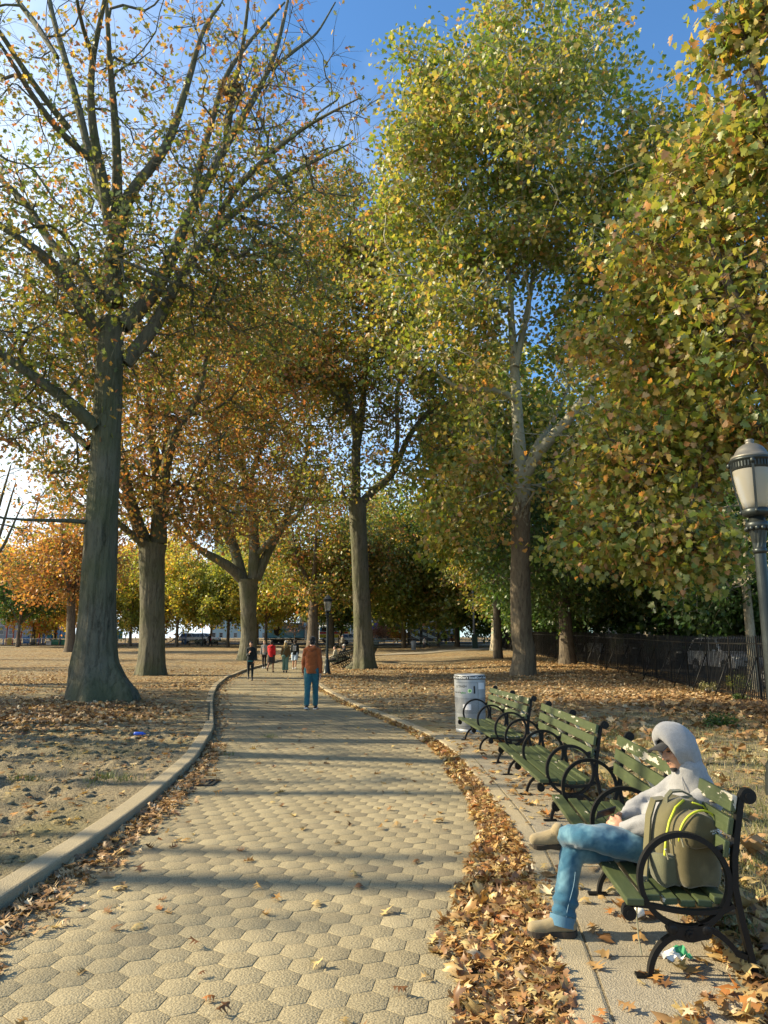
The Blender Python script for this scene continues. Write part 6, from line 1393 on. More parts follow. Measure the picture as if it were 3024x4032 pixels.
    for k in range(3):
        r0, r1 = .012 + k * .009, .018 + k * .009; a = np.linspace(0, math.pi / 2, 9); V = [on(.004 + r1 * math.cos(t), r1 * math.sin(t) - .014) for t in a] + [on(.004 + r0 * math.cos(t), r0 * math.sin(t) - .014) for t in a[::-1]]; em.add(V, [list(range(18))])
    text_mb(em, 'NORTH', .0135, lambda x, y: on(x - .022, y + .004)); text_mb(em, 'FACE', .0135, lambda x, y: on(x - .018, y - .009)); em.build('emblem', K['sticker'], tp)
    return root
backpack()
# ------------------------------------------------------------------ standing and walking people
def C_(name, col, var=.3): 
    if name not in K: K[name] = cloth(name, tuple(x * (1 - var) for x in col), tuple(min(1, x * (1 + var)) for x in col), 18, 260)
    return K[name]
def person(label, pos, H, yaw, legs, arms, wear_, seat=None, lean=0.0, head=(0, 0), voxel=.013, group=None, extras=None, hold=None):
    """faces +x before the yaw.  legs: per side (thigh angle forward, knee bend); arms: per side (angle forward, angle outward, elbow bend)."""
    root = empty('person', pos, yaw, label, 'person', group); h = H
    sq = math.sin(lean); hipz = .520 * h if seat is None else seat; body = MB(); top = MB(); tro = MB()
    hip = Vector((0, 0, hipz)); ch = hip + Vector((sq * .25 * h, 0, .23 * h * math.cos(lean))); sh = hip + Vector((sq * .30 * h, 0, .292 * h * math.cos(lean))); nk = hip + Vector((sq * .33 * h, 0, .325 * h * math.cos(lean))); hc = nk + Vector((.012 * h + sq * .05, 0, .082 * h))
    hy, hp = head; fw = Vector((math.cos(hy) * math.cos(hp), math.sin(hy) * math.cos(hp), math.sin(hp)))
    q, M = head_mb(body, hc, fw, (0, 0, 1), h / 1.78)
    caps(body, [(*(nk - Vector((0, 0, .02))), .034 * h), (*hc, .030 * h)]); caps(body, [(*hip, .07 * h), (*ch, .075 * h), (*nk, .034 * h)])
    w = wear_; bulk = w.get('bulk', .008) * h / 1.78
    for s, (ta, kb) in zip((1, -1), legs):
        hj = hip + Vector((0, s * .050 * h, 0)); kn = hj + Vector((math.sin(ta), 0, -math.cos(ta))) * .245 * h; an = kn + Vector((math.sin(ta - kb), 0, -math.cos(ta - kb))) * .232 * h
        caps(body, [(*hj, .046 * h), (*kn, .031 * h), (*(kn.lerp(an, .3)), .030 * h), (*an, .019 * h)])
        style = w.get('trousers', ('long', None))[0]
        tb = w.get('tbulk', .012)
        if style == 'long':
            e = kn.lerp(an, 1.02); caps(tro, [(*(hj + Vector((0, 0, .02))), .056 * h + tb), (*(hj.lerp(kn, .6)), .045 * h + tb), (*kn, .036 * h + tb), (*(kn.lerp(an, .4)), .034 * h + tb), (*e, .026 * h + tb * 1.2)], ends=(1, 0))
        elif style == 'flare':
            e = kn.lerp(an, .86); caps(tro, [(*(hj + Vector((0, 0, .02))), .058 * h + tb), (*kn, .042 * h + tb), (*e, .050 * h + tb)], ends=(1, 0))
        elif style == 'shorts':
            e = hj.lerp(kn, .88); caps(tro, [(*(hj + Vector((0, 0, .02))), .060 * h + tb), (*e, .050 * h + tb * 1.5)], ends=(1, 0))
        elif style == 'tights': caps(tro, [(*(hj + Vector((0, 0, .02))), .054 * h), (*(hj.lerp(kn, .5)), .046 * h), (*kn, .034 * h), (*(kn.lerp(an, .3)), .0335 * h), (*(kn.lerp(an, .98)), .022 * h)])
        # shoe
        fa = w.get('foot', {}).get(s, ta - kb); fd = Vector((math.cos(fa * .8), 0, math.sin(fa * .8))); nn = Vector((-fd.z, 0, fd.x)); sm = MB(); a = an - nn * .022 * h - fd * .03 * h
        caps(sm, [(*a, .024 * h), (*(a + fd * .06 * h), .024 * h), (*(a + fd * .115 * h - nn * .006 * h), .019 * h)], 12, .95, (0, 1, 0)); caps(sm, [(*(an + nn * .0), .024 * h), (*(a + fd * .03 * h), .024 * h)], 10)
        so = remesh(sm, 'shoe', w.get('shoe', K['black']), root, .008, 3)
        if w.get('sole'):
            sl = MB(); sl.box(a + fd * .045 * h - nn * .022 * h, (.165 * h, .05 * h, .014 * h), Matrix((fd, Vector((0, 1, 0)), nn)).transposed(), .005); sl.build('sole', w['sole'], so)
    caps(tro, [(*(hip + Vector((0, 0, .03 * h))), .062 * h + bulk * .3), (*(hip - Vector((0, 0, .012 * h))), .066 * h + bulk * .3)], 16, 1.22, (0, 1, 0))
    hem = hip + Vector((0, 0, w.get('hem', -.02) * h))
    caps(top, [(*hem, .071 * h + bulk), (*(hip.lerp(ch, .45)), .062 * h + bulk), (*ch, .068 * h + bulk), (*sh, .052 * h + bulk * .7)], 18, 1.24, (0, 1, 0), ends=(0, 1)); caps(top, [(*(sh - Vector((0, 0, .01))), .05 * h), (*nk, .033 * h + bulk * .5)])
    for s, (fa, oa, eb) in zip((1, -1), arms):
        sj = sh + Vector((0, s * .090 * h, -.010 * h)); d = Vector((math.sin(fa), s * math.sin(oa), -math.cos(fa))).normalized(); el = sj + d * .172 * h
        fb = fa + eb; d2 = Vector((math.sin(fb), s * math.sin(oa) * .3 - s * .35 * math.sin(eb), -math.cos(fb))).normalized(); wr = el + d2 * .148 * h
        caps(body, [(*sj, .027 * h), (*el, .022 * h), (*wr, .0145 * h)]); hand(body, wr, wr + d2 * .05 * h, d2, (1, 0, 0) if abs(d2.z) > .6 else (0, 0, 1), h / 1.78, .6, (0, s, 0))
        caps(top, [(*(sh + Vector((0, s * .05 * h, .0))), .045 * h + bulk * .6), (*sj, .034 * h + bulk * .7)], 14); L = [(*sj, .033 * h + bulk * .7), (*(sj.lerp(el, .6)), .027 * h + bulk * .6), (*el, .026 * h + bulk * .6), (*(el.lerp(wr, .6)), .023 * h + bulk * .55), (*(el.lerp(wr, .97)), .019 * h + bulk * .5)]; caps(top, L, 14, ends=(1, 0))
    remesh(body, 'body', w.get('skin', K['skin_light']), root, voxel * .62, 3)
    ff = folds(11, .008, int(h * 1000) % 97, 1.3); t_o = remesh(top, w.get('top_name', 'jacket'), w['top'], root, voxel, 4, ff)
    if 'trousers' in w: remesh(tro, w.get('trouser_name', 'trousers'), w['trousers'][1], root, voxel, 3, folds(13, .006, 7, 1.8))
    if w.get('hood'): hm = MB(); caps(hm, [(*(nk + Vector((-.045 * h, -.045 * h, -.012 * h))), .026 * h), (*(nk + Vector((-.056 * h, 0, -.03 * h))), .036 * h), (*(nk + Vector((-.045 * h, .045 * h, -.012 * h))), .026 * h)]); caps(hm, [(*(nk + Vector((-.045 * h, -.04 * h, .01 * h))), .022 * h), (*(nk + Vector((.02 * h, -.05 * h, .0))), .018 * h)]); caps(hm, [(*(nk + Vector((-.045 * h, .04 * h, .01 * h))), .022 * h), (*(nk + Vector((.02 * h, .05 * h, .0))), .018 * h)]); remesh(hm, 'hood', w['top'], t_o, voxel * .8, 4)
    hr = w.get('hair')
    if hr:
        k = h / 1.78; hm = MB(); hm.ell(q(-.020 * 1, 0, .050), (.098 * k, .084 * k, .090 * k), M, 18, 12); hm.ell(q(-.045, 0, -.02), (.066 * k, .074 * k, .07 * k), M, 14, 9)
        if hr[0] == 'curly':
            for t in range(22): a = t * 2.4; hm.ell(q(-.03 + .06 * math.cos(a) * (t % 5) / 4, .072 * math.sin(a) * .9, .075 + .03 * math.cos(t * 1.7)), (.032 * k,) * 3)
        if hr[0] == 'bun': hm.ell(q(-.125, 0, .03), (.035 * k, .038 * k, .038 * k), M)
        if hr[0] == 'long': 
            for y in (-.05, 0, .05): caps(hm, [(*q(-.07, y * .8, .0), .05 * k), (*q(-.095, y * 1.25, -.12), .048 * k), (*q(-.105, y * 1.4, -.25), .036 * k), (*q(-.10, y * 1.1, -.34), .016 * k)], 10)
        ho = remesh(hm, 'hair', hr[1], root, .008, 3, folds(40, .006, 3, .4))
    if w.get('hat'):
        k = h / 1.78; hm = MB(); kind, hmat = w['hat']; hm.ell(q(-.012, 0, .06), (.106 * k, .092 * k, .085 * k), M, 18, 10)
        if kind == 'beanie': hm.ell(q(-.03, 0, .10), (.085 * k, .078 * k, .075 * k), M, 14, 8)
        if kind == 'cap': hm.ell(q(.11, 0, .045), (.075 * k, .07 * k, .010 * k), M, 14, 6)
        remesh(hm, 'cap' if kind == 'cap' else 'hat', hmat, root, .008, 2)
    if extras: extras(root, h, dict(hip=hip, ch=ch, sh=sh, nk=nk, hc=hc, q=q, bulk=bulk, top=t_o))
    return root
DEG = rad
def UP(p): return (p.x, p.y, p.z + .003)
K['white_shoe'] = plain('white_shoe', (.62, .62, .60), .7, 0, .1, 20); K['black_shoe'] = plain('black_shoe', (.02, .02, .022), .6, 0, .3, 20); K['brown_shoe'] = plain('brown_shoe', (.09, .05, .03), .6, 0, .3, 20)
K['hair_brown'] = cloth('brown_hair', (.03, .018, .01), (.07, .045, .025), 60, 300, .6); K['hair_blond'] = cloth('blond_hair', (.32, .22, .08), (.5, .37, .17), 60, 300, .6)
orange = C_('orange_brown_jacket', (.27, .072, .018), .22)
def ex_orange(root, h, j):
    mb = MB(); z = j['nk'].z + .012
    mb.tube([(.055 * h * math.cos(a) * .62 + .003, .036 * h * math.sin(a), z + .012 * math.cos(a)) for a in np.linspace(1.2, 5.1, 12)], .012, 8); mb.build('shirt_collar', K['sticker'], root)
    s = MB(); b = j['bulk']
    for zz in (j['hip'].z - .03 * h, ): s.tube([(-(.066 * h + b) * math.cos(a) - .002, 1.24 * (.066 * h + b) * math.sin(a), zz) for a in np.linspace(-1.4, 1.4, 16)], .004, 5)
    s.build('hem_seam', orange, j['top'])
person('man seen from behind in an orange brown jacket and teal jeans on the path', UP(GD(672, 1532)), 1.86, rad(88), ((-.17, .12), (.17, .06)), ((.10, .17, .12), (-.12, .20, .16)), dict(top=orange, bulk=.024, hem=-.035, hood=True, trousers=('long', C_('teal_denim', (.028, .115, .135), .35)), trouser_name='jeans', tbulk=.014, shoe=K['black_shoe'], sole=K['white_shoe'], hair=('short', K['hair_black'])), voxel=.011, extras=ex_orange)
def ex_jog(root, h, j):
    mb = MB(); caps(mb, [(0, 0, j['hip'].z + .0 * h, .074 * h), (0, 0, j['hip'].z - .035 * h, .076 * h)], 18, 1.24, (0, 1, 0), ends=(0, 0)); remesh(mb, 'shirt_hem', C_('teal_shirt', (.01, .19, .20), .15), root, .012, 2)
    c = MB(); c.lathe([(.022, 0), (.027, .085), (.028, .09)], m=14); o = c.build('paper_cup', K['paper']); p = j['sh']; o.location = Vector(root.location) + Matrix.Rotation(root.rotation_euler.z, 3, 'Z') @ Vector((.30 * h * .62, -.035 * h, .66 * h)); tag(o, 'small white cup held by the jogger in dark clothes', 'cup')
person('jogger in black sweatshirt and tights running towards the camera on the path', UP(GD(540, 1470)), 1.74, rad(-82), ((.06, .12), (-.05, .75)), ((-.15, .22, .75), (.30, -.02, 1.75)), dict(top=C_('black_sweatshirt', (.012, .018, .019), .3), bulk=.022, hem=-.01, top_name='sweatshirt', trousers=('tights', C_('black_tights', (.010, .018, .02), .3)), trouser_name='tights', shoe=K['black_shoe'], skin=K['skin'], hair=('bun', K['hair_black'])), extras=ex_jog, lean=.06)
person('runner in a bright red jacket and dark shorts seen from behind on the path', UP(GD(585, 1453)), 1.74, rad(85), ((-.32, .55), (.22, .10)), ((.35, .12, 1.0), (-.30, .22, .9)), dict(top=C_('red_jacket', (.55, .018, .022), .15), bulk=.032, hem=-.03, hood=True, trousers=('shorts', C_('dark_shorts', (.05, .045, .042), .3)), trouser_name='shorts', tbulk=.02, shoe=K['brown_shoe'], skin=K['skin_dark'], hair=('short', K['hair_black'])),
       extras=lambda r, h, j: (lambda mb: (mb.ribbon([(-.068 * h * math.cos(a) * 1.0 - .036, 1.24 * .070 * h * math.sin(a), j['ch'].z + .05 * h) for a in np.linspace(-1.0, 1.0, 10)], .022, .012, (0, 0, 1)), mb.build('dark_stripe', K['black'], j['top'])))(MB()))
person('blond woman in grey top and black leggings left of the red runner', UP(GD(570, 1444)), 1.70, rad(-96), ((.10, .10), (-.12, .12)), ((-.12, .22, .15), (.10, .2, .2)), dict(top=C_('grey_top', (.30, .29, .27), .15), bulk=.008, hem=-.03, top_name='top', trousers=('tights', C_('black_leggings', (.022, .02, .022), .3)), trouser_name='leggings', shoe=K['white_shoe'], hair=('bun', K['hair_blond'])))
def ex_brown(root, h, j):
    mb = MB(); mb.ell((-.12 * h, .055 * h, j['hip'].z - .01), (.045, .12, .085), None, 16, 10); o = mb.build('handbag', C_('sage_bag', (.14, .24, .19), .2)); o.location = root.location; o.rotation_euler = root.rotation_euler; tag(o, 'sage green bag hanging at the hip of the woman in the brown jacket', 'bag')
    s = MB(); s.ribbon([(-.12 * h, .10 * h, j['hip'].z), (-.10 * h, .02 * h, j['ch'].z), (-.05 * h, -.075 * h, j['sh'].z + .045)], .02, .006, (0, 1, .5)); s.build('bag_strap', C_('sage_bag', (.14, .24, .19)), o)
person('long haired woman in pale beanie, brown jacket and green trousers walking away', UP(GD(616, 1453)), 1.72, rad(92), ((.12, .06), (-.13, .10)), ((-.05, .2, .3), (.05, .2, .35)), dict(top=C_('brown_jacket', (.115, .075, .028), .3), bulk=.036, hem=-.03, trousers=('flare', C_('sage_trousers', (.12, .21, .16), .2)), tbulk=.012, shoe=K['black_shoe'], hair=('long', K['hair_blond']), hat=('beanie', C_('pale_beanie', (.46, .44, .40), .1))), extras=ex_brown)
def ex_let(root, h, j):
    b = j['bulk']; o_ = -(.068 * h + b) - .014
    for r, (t1, t2) in enumerate((('S', 'T'), ('E', 'E'), ('E', 'T'))):
        for c, t in enumerate((t1, t2)):
            y0 = (.053 if c == 0 else -.053) ; z0 = j['ch'].z + .045 - r * .105; mb = MB(); mb.box((o_, y0 - .002, z0), (.006, .088, .088)); mb.build('printed_square', K['sticker'], j['top'])
            t_ = MB(); text_mb(t_, t, .095, lambda x, y: (o_ - .005, y0 - x, z0 + y)); t_.build('letter', K['black'], j['top'])
person('person in black sweatshirt with white lettered squares and pale shorts walking away', UP(GD(636, 1446)), 1.76, rad(90), ((.14, .08), (-.16, .14)), ((-.1, .16, .25), (.08, .16, .3)), dict(top=C_('black_sweatshirt', (.012, .018, .019), .3), bulk=.032, hem=-.03, hood=True, top_name='sweatshirt', trousers=('shorts', C_('pale_blue_shorts', (.40, .50, .62), .1)), trouser_name='shorts', tbulk=.022, shoe=K['white_shoe'], skin=K['skin'], hair=('curly', K['hair_black'])), extras=ex_let)

# ---- the row of dark benches beside the far path, and the people there
p0 = GP(1300, 2631); p1 = GP(1364, 2604); dv = (p1 - p0); dv.z = 0; Ltot = dv.length; dv.normalize(); nb = max(3, int(round(Ltot / 2.5))); GB2 = 'dark benches in a row behind the lamp post'; row = []
names = ['nearest', 'second', 'third', 'fourth', 'fifth', 'sixth', 'seventh']
K['paint_dark'] = plain('dark_bench_paint', (.03, .032, .02), .55, 0, .4, 9)
for i in range(min(nb, 6)):
    c = copy_tree(bench0); a = p0 + dv * (i * Ltot / nb); z = GZ(a.x, a.y); e = a + dv * 2.36; c.location = (e.x, e.y, z + .01); c.rotation_euler = (0, 0, math.atan2(-dv.y, -dv.x)); c.scale = (1.0, 1.08, 1.12); c['group'] = GB2; c['label'] = 'dark bench, %s from the lamp post in the row seen end on' % names[i]; row.append((a, e, z))
def sit_on(k, t, label, H, w, head=(0, 0), arms=((.3, .05, 1.1), (.3, .05, 1.1)), lean=.02):
    a, e, z = row[k]; p = a.lerp(e, t); nrm = Vector((-dv.y, dv.x, 0)); p = p - nrm * .28 if nrm.x > 0 else p + nrm * -.28
    q = a.lerp(e, t) + Vector((.24, 0, 0)); person(label, (q.x, q.y, z + .02), H, math.pi + math.atan2(dv.y, dv.x) - math.pi / 2, ((1.45, 1.4), (1.38, 1.35)), arms, w, seat=.48, lean=lean, head=head)
sit_on(0, .25, 'dark haired person in a cream jacket sitting on the bench behind the lamp post', 1.72, dict(top=C_('cream_jacket', (.38, .35, .26), .15), bulk=.03, trousers=('long', C_('dark_trousers', (.03, .03, .035), .3)), hair=('short', K['hair_black']), foot={1: 0., -1: 0.}))
sit_on(min(2, len(row) - 1), .45, 'person in a white cap and dark jacket sitting further along the row of dark benches', 1.72, dict(top=C_('navy_jacket', (.022, .025, .035), .3), bulk=.03, trousers=('long', C_('dark_trousers', (.03, .03, .035))), hair=('short', K['hair_brown']), hat=('cap', C_('white_cap', (.62, .61, .58), .06)), foot={1: 0., -1: 0.}), head=(.3, 0), arms=((.5, .05, 2.0), (.3, .05, 1.1)))
stand = ((.06, .04), (-.06, .05)); hang = ((.05, .12, .2), (-.05, .12, .2))
def bystander(label, px, py, H, yaw, w, legs=stand, arms=hang, **k): person(label, UP(GP(px, py)), H, rad(yaw), legs, arms, w, voxel=.02, **k)
bystander('person in a grey sweater and white hat standing behind the dark bench row', 1348, 2560, 1.74, 80, dict(top=C_('grey_sweater', (.28, .27, .22), .15), bulk=.03, trousers=('long', C_('dark_trousers', (.03, .03, .035))), hat=('beanie', C_('white_cap', (.62, .61, .58)))))
bystander('person in black with a pale cap walking by the railing beyond the bench row', 1337, 2546, 1.78, 100, dict(top=C_('black_coat', (.014, .013, .013), .3), bulk=.035, hem=-.15, trousers=('long', C_('black_trousers', (.016, .015, .015), .3)), hat=('cap', C_('white_cap', (.62, .61, .58)))))
bystander('person in a dark green jacket and pale trousers by the orange bush', 1559, 2532, 1.8, 150, dict(top=C_('green_jacket', (.035, .06, .025), .3), bulk=.035, trousers=('long', C_('grey_trousers', (.22, .20, .17), .2)), hair=('short', K['hair_black'])), legs=((.2, .1), (-.2, .2)))
bystander('runner in black with white leggings beyond the far lawn', 1593, 2531, 1.72, -60, dict(top=C_('black_coat', (.014, .013, .013)), bulk=.02, trousers=('tights', C_('white_leggings', (.55, .55, .53), .1)), shoe=K['white_shoe'], hair=('short', K['hair_blond'])), legs=((.25, .2), (-.15, .8)))
bystander('person in black standing in front of the painted wall', 1754, 2531, 1.8, -90, dict(top=C_('black_coat', (.014, .013, .013)), bulk=.035, hem=-.15, trousers=('long', C_('black_trousers', (.016, .015, .015))), hair=('short', K['hair_black'])))
bystander('person in a brown coat beside the black clad one at the painted wall', 1738, 2531, 1.66, -70, dict(top=C_('tan_coat', (.17, .12, .07), .2), bulk=.035, trousers=('long', C_('dark_trousers', (.03, .03, .035))), hair=('short', K['hair_brown'])))
bystander('person in black with a red bag pushing a pram along the far railing', 826, 2546, 1.82, 172, dict(top=C_('black_coat', (.014, .013, .013)), bulk=.04, hem=-.12, trousers=('long', C_('black_trousers', (.016, .015, .015))), hair=('short', K['hair_black'])), arms=((.7, .1, .3), (.5, .1, .4)), legs=((.22, .1), (-.2, .2)))
def pram():
    p = GP(806, 2546); root = empty('pram', p, rad(172), 'dark pram pushed by the person in black along the far railing', 'pram')
    mb = MB(); mb.lathe([(.02, .45), (.2, .47), (.27, .6), (.28, .75), (.26, .76)], m=14); mb.build('seat', K['black'], root); hd_ = MB(); hd_.ell((.12, 0, .86), (.26, .25, .26), None, 14, 9); hd_.build('canopy', K['black'], root)
    fr = MB(); 
    for s in (-1, 1): fr.tube([(-.75, s * .2, 1.02), (-.4, s * .22, .75), (.35, s * .22, .15)], .018, 6); fr.tube([(.1, s * .22, .45), (-.35, s * .22, .15)], .018, 6)
    fr.tube([(-.75, -.2, 1.02), (-.75, .2, 1.02)], .02, 6); fr.build('frame', K['iron'], root)
    for x in (.35, -.35):
        for s in (-1, 1): wl = MB(); wl.ring((x, s * .24, .14), .125, .04, .03, (0, 1, 0), n=18); wl.ring((x, s * .24, .14), .02, .05, .03, (0, 1, 0), n=10); wl.build('wheel', K['black'], root)
    hb = MB(); hb.box((0, 0, 0), (.26, .1, .3), None, .03); hb.tube([(-.1, 0, .14), (0, 0, .3), (.1, 0, .14)], .012, 6); o = hb.build('shoulder_bag', C_('red_bag', (.45, .03, .03), .1)); o.location = (p.x + .82, p.y - .2, p.z + 1.0); tag(o, 'red bag carried by the person with the pram', 'bag')
pram()
# far bench with a person in white on it, beside the pale litter bin
p = GP(1684, 2552); fb = copy_tree(bench0); fb.location = (p.x + 1.5, p.y, GZ(p.x, p.y) + .01); fb.rotation_euler = (0, 0, rad(180)); fb['label'] = 'dark bench far off by the pale litter bin, holding a person in white'; fb['group'] = GB2; fb.rotation_euler = (0, 0, rad(-12)); fb.location = (p.x - .9, p.y + .6, GZ(p.x, p.y) + .01)
person('person in a white top sitting on the far bench by the pale litter bin', (p.x - .35, p.y + .62, GZ(p.x, p.y) + .01), 1.7, rad(-100), ((1.45, 1.4), (1.38, 1.35)), ((.4, .1, 1.2), (.3, .1, 1.0)), dict(top=C_('white_top', (.6, .6, .57), .08), bulk=.02, trousers=('long', C_('dark_trousers', (.03, .03, .035))), hair=('short', K['hair_black']), foot={1: 0., -1: 0.}), seat=.48, voxel=.02)
# ------------------------------------------------------------------ cars parked beyond the fence
K['glass_dark'] = plain('dark_car_glass', (.012, .015, .018), .08, 0, .2, 2, 0, 10, .6); K['tyre'] = plain('tyre_rubber', (.018, .018, .018), .85); K['rim'] = plain('alloy_rim', (.42, .43, .44), .35, .7, .1); K['chrome'] = plain('chrome_trim', (.5, .5, .5), .2, .9, .1); K['headlamp'] = plain('headlamp_glass', (.6, .62, .62), .12, 0, .05, 4, 0, 10, .6); K['taillamp'] = plain('red_lamp', (.35, .01, .012), .2)
def paint(name, col): K[name] = plain(name, col, .28, .25, .06, 3, .03, 30, .5, Coat_Weight=.6, Coat_Roughness=.08); return K[name]
PROF = {'suv': [(-2.32, .42), (-2.36, .62), (-2.30, .98), (-2.18, 1.10), (-1.98, 1.58), (-1.75, 1.70), (-.2, 1.74), (.35, 1.66), (1.02, 1.14), (1.15, 1.08), (2.05, .98), (2.28, .86), (2.36, .60), (2.32, .38)],
        'car': [(-2.2, .36), (-2.26, .58), (-2.2, .92), (-1.6, 1.0), (-.95, 1.38), (-.5, 1.44), (.15, 1.42), (.95, 1.0), (1.1, .96), (1.95, .84), (2.2, .7), (2.26, .5), (2.2, .32)]}
def make_car(label, loc, rz, kind, paintm, group='cars parked along the street beyond the fence'):
    root = empty('parked_car', loc, rz, label, 'car', group); pr = PROF[kind]; belt = 1.06 if kind == 'suv' else .96; W = .92; top = max(z for _, z in pr)
    def wy(z): return W * (1 - .03 * max(0, (.6 - z))) if z < belt else W * (1 - .23 * (z - belt) / (top - belt))
    mb = MB(); n = len(pr); ws = (-1, -.97, 0, .97, 1); V = []
    for s in ws:
        for (x, z) in pr: 
            k = .985 if abs(s) == 1 else 1.0; V.append((x * k, wy(z) * s * (1 if abs(s) < 1 else 1.0), .7 + (z - .7) * (k if abs(s) == 1 else 1.)))
    F = []
    for a in range(4):
        for k in range(n): F.append((a * n + k, a * n + (k + 1) % n, (a + 1) * n + (k + 1) % n, (a + 1) * n + k))
    F.append(list(range(n))[::-1]); F.append([4 * n + k for k in range(n)]); mb.add(V, F, False); mb.build('body', paintm, root)
    # windows: side glass, windscreen and rear screen set a little proud
    roofs = [(x, z) for x, z in pr if z > belt + .02]; xs = [x for x, _ in roofs]
    def edge(z, lo): 
        pts_ = pr if lo else pr[::-1]
        for (x0, z0), (x1, z1) in zip(pts_, pts_[1:]):
            if min(z0, z1) <= z <= max(z0, z1) and abs(z1 - z0) > 1e-6: return x0 + (x1 - x0) * (z - z0) / (z1 - z0)
    zl, zh = belt + .04, top - .10
    for s in (-1, 1):
        xr0, xr1 = edge(zl, True) + .12, edge(zh, True) + .14; xf0, xf1 = edge(zl, False) - .14, edge(zh, False) - .10
        for (u0, u1) in ((0.0, .36), (.39, .68), (.71, 1.0)):
            g = MB(); f = lambda u, z, t: ((xr0 * (1 - t) + xr1 * t) * (1 - u) + (xf0 * (1 - t) + xf1 * t) * u, s * (wy(z) * 1.0 + .006), z); g.add([f(u0, zl, 0), f(u1, zl, 0), f(u1, zh, 1), f(u0, zh, 1)], [(0, 1, 2, 3)]); g.build('side_window', K['glass_dark'], root)
    for lo, nm in ((False, 'windscreen'), (True, 'rear_window')):
        g = MB(); d = .012 if not lo else -.012; x0, x1 = edge(zl, lo), edge(zh, lo); g.add([(x0 + d, -wy(zl) * .9, zl), (x0 + d, wy(zl) * .9, zl), (x1 + d, wy(zh) * .9, zh + .01), (x1 + d, -wy(zh) * .9, zh + .01)], [(0, 1, 2, 3)]); g.build(nm, K['glass_dark'], root)
    fx = max(x for x, _ in pr); rx = min(x for x, _ in pr)
    for s in (-1, 1):
        for x in (1.42, -1.40):
            w_ = MB(); w_.ring((x, s * (W - .09), .34), .255, .21, .15, (0, 1, 0), n=28); wo_ = w_.build('wheel', K['tyre'], root)
            ar = MB(); ar.tube([(x, s * (W - .005), .34), (x, s * (W + .004), .34)], [.40, .40], 28); ar.build('wheel_arch', K['black'], root)
            r_ = MB(); r_.ring((x, s * (W - .0), .34), .185, .06, .03, (0, 1, 0), n=24); r_.ring((x, s * (W), .34), .03, .06, .05, (0, 1, 0), n=12)
            for k in range(5): a = k * 1.2566; r_.bar((x + .05 * math.cos(a), s * (W + .01), .34 + .05 * math.sin(a)), (x + .18 * math.cos(a), s * (W + .01), .34 + .18 * math.sin(a)), .035, .03, (0, 1, 0))
            r_.build('rim', K['rim'], wo_)
        h = MB(); h.ell((fx - .13, s * .66, .80), (.13, .19, .075), None, 12, 8); h.build('headlight', K['headlamp'], root); t = MB(); t.ell((rx + .08, s * .74, .95), (.07, .12, .14), None, 12, 8); t.build('taillight', K['taillamp'], root)
        m_ = MB(); m_.ell((.75, s * (W + .09), belt + .04), (.09, .10, .07), None, 10, 7); m_.build('wing_mirror', paintm, root)
    g = MB(); g.box((fx - .03, 0, .62), (.05, 1.0, .16), None, .01); g.build('grille', K['black'], root); b = MB(); b.box((fx - .02, 0, .42), (.10, 1.6, .12), None, .03); b.box((rx + .02, 0, .45), (.10, 1.6, .12), None, .03); b.build('bumper', K['black'], root)
    return root
pw = paint('white_car_paint', (.72, .73, .74)); pk = paint('black_car_paint', (.015, .017, .02)); pg = paint('dark_grey_car_paint', (.06, .065, .07)); pn = paint('navy_car_paint', (.02, .03, .06)); ps_ = paint('silver_car_paint', (.38, .39, .40))
cy = 0
for (x, y, kind, pm, lab) in ((16.0, 33.6, 'suv', pw, 'white sport utility car parked beyond the iron fence'), (16.2, 40.4, 'suv', pk, 'black sport utility car parked just behind the white one'), (16.4, 47.5, 'suv', pg, 'dark grey sport utility car with a bright roof, third behind the fence'), (15.6, 26.6, 'suv', pn, 'dark blue car half hidden behind the pale trunk at the right edge'), (16.6, 54.5, 'car', ps_, 'silver car far along the fence beyond the dark grey one'), (16.8, 61.5, 'car', pk, 'black car parked far along the fence, beyond the silver one')):
    make_car(lab, (x, y, GZ(x, y) + .06), rad(-90 + R.uniform(-1, 1)), kind, pm)
# pale parked vehicles far off on the left, beyond the railing
for (px, s, pm, lab) in ((762, 121, ps_, 'pale car parked beyond the railing behind the person with the pram'), (812, 121, pw, 'white car parked right of the pale one beyond the railing'), (1190, 124, pk, 'black car parked in front of the blue truck cab'), (1395, 118, pw, 'white car behind the straight oak beyond the railing')):
    q = at(px, s); make_car(lab, (q[0], q[1], GZ(*q) + .06), rad(0), 'suv', pm, 'cars parked beyond the park railing')
# ------------------------------------------------------------------ truck with a painted side, bus
def sky_panel():
    m = M_('truck_sky_print'); v = m.coord(); n = m.noise(v, .9, 4, .6); c = m.mix(n, (.10, .42, .72), (.30, .62, .82)); c = m.mix(m.ramp(m.noise(m.coord((1, 1, 2)), .7, 4), [(.52, 0.), (.66, .8)]), c, (.72, .80, .84)); return m.pbr(c, .5, None, spec=.4)
K['skyprint'] = sky_panel(); K['cookie'] = plain('dark_cookie_print', (.035, .028, .025), .6); K['cream'] = plain('cream_print', (.7, .7, .66), .6)
def wheels(root, xs, y, r=.5):
    for x in xs:
        for s in (-1, 1): w = MB(); w.ring((x, s * y, r), r * .74, .28, r * .5, (0, 1, 0), n=24); w.tube([(x, s * y - .08, r), (x, s * y + .08, r)], r * .5, 14); w.build('wheel', K['tyre'], root)
a = at(1050, 120); b = at(1196, 120); L = b[0] - a[0]
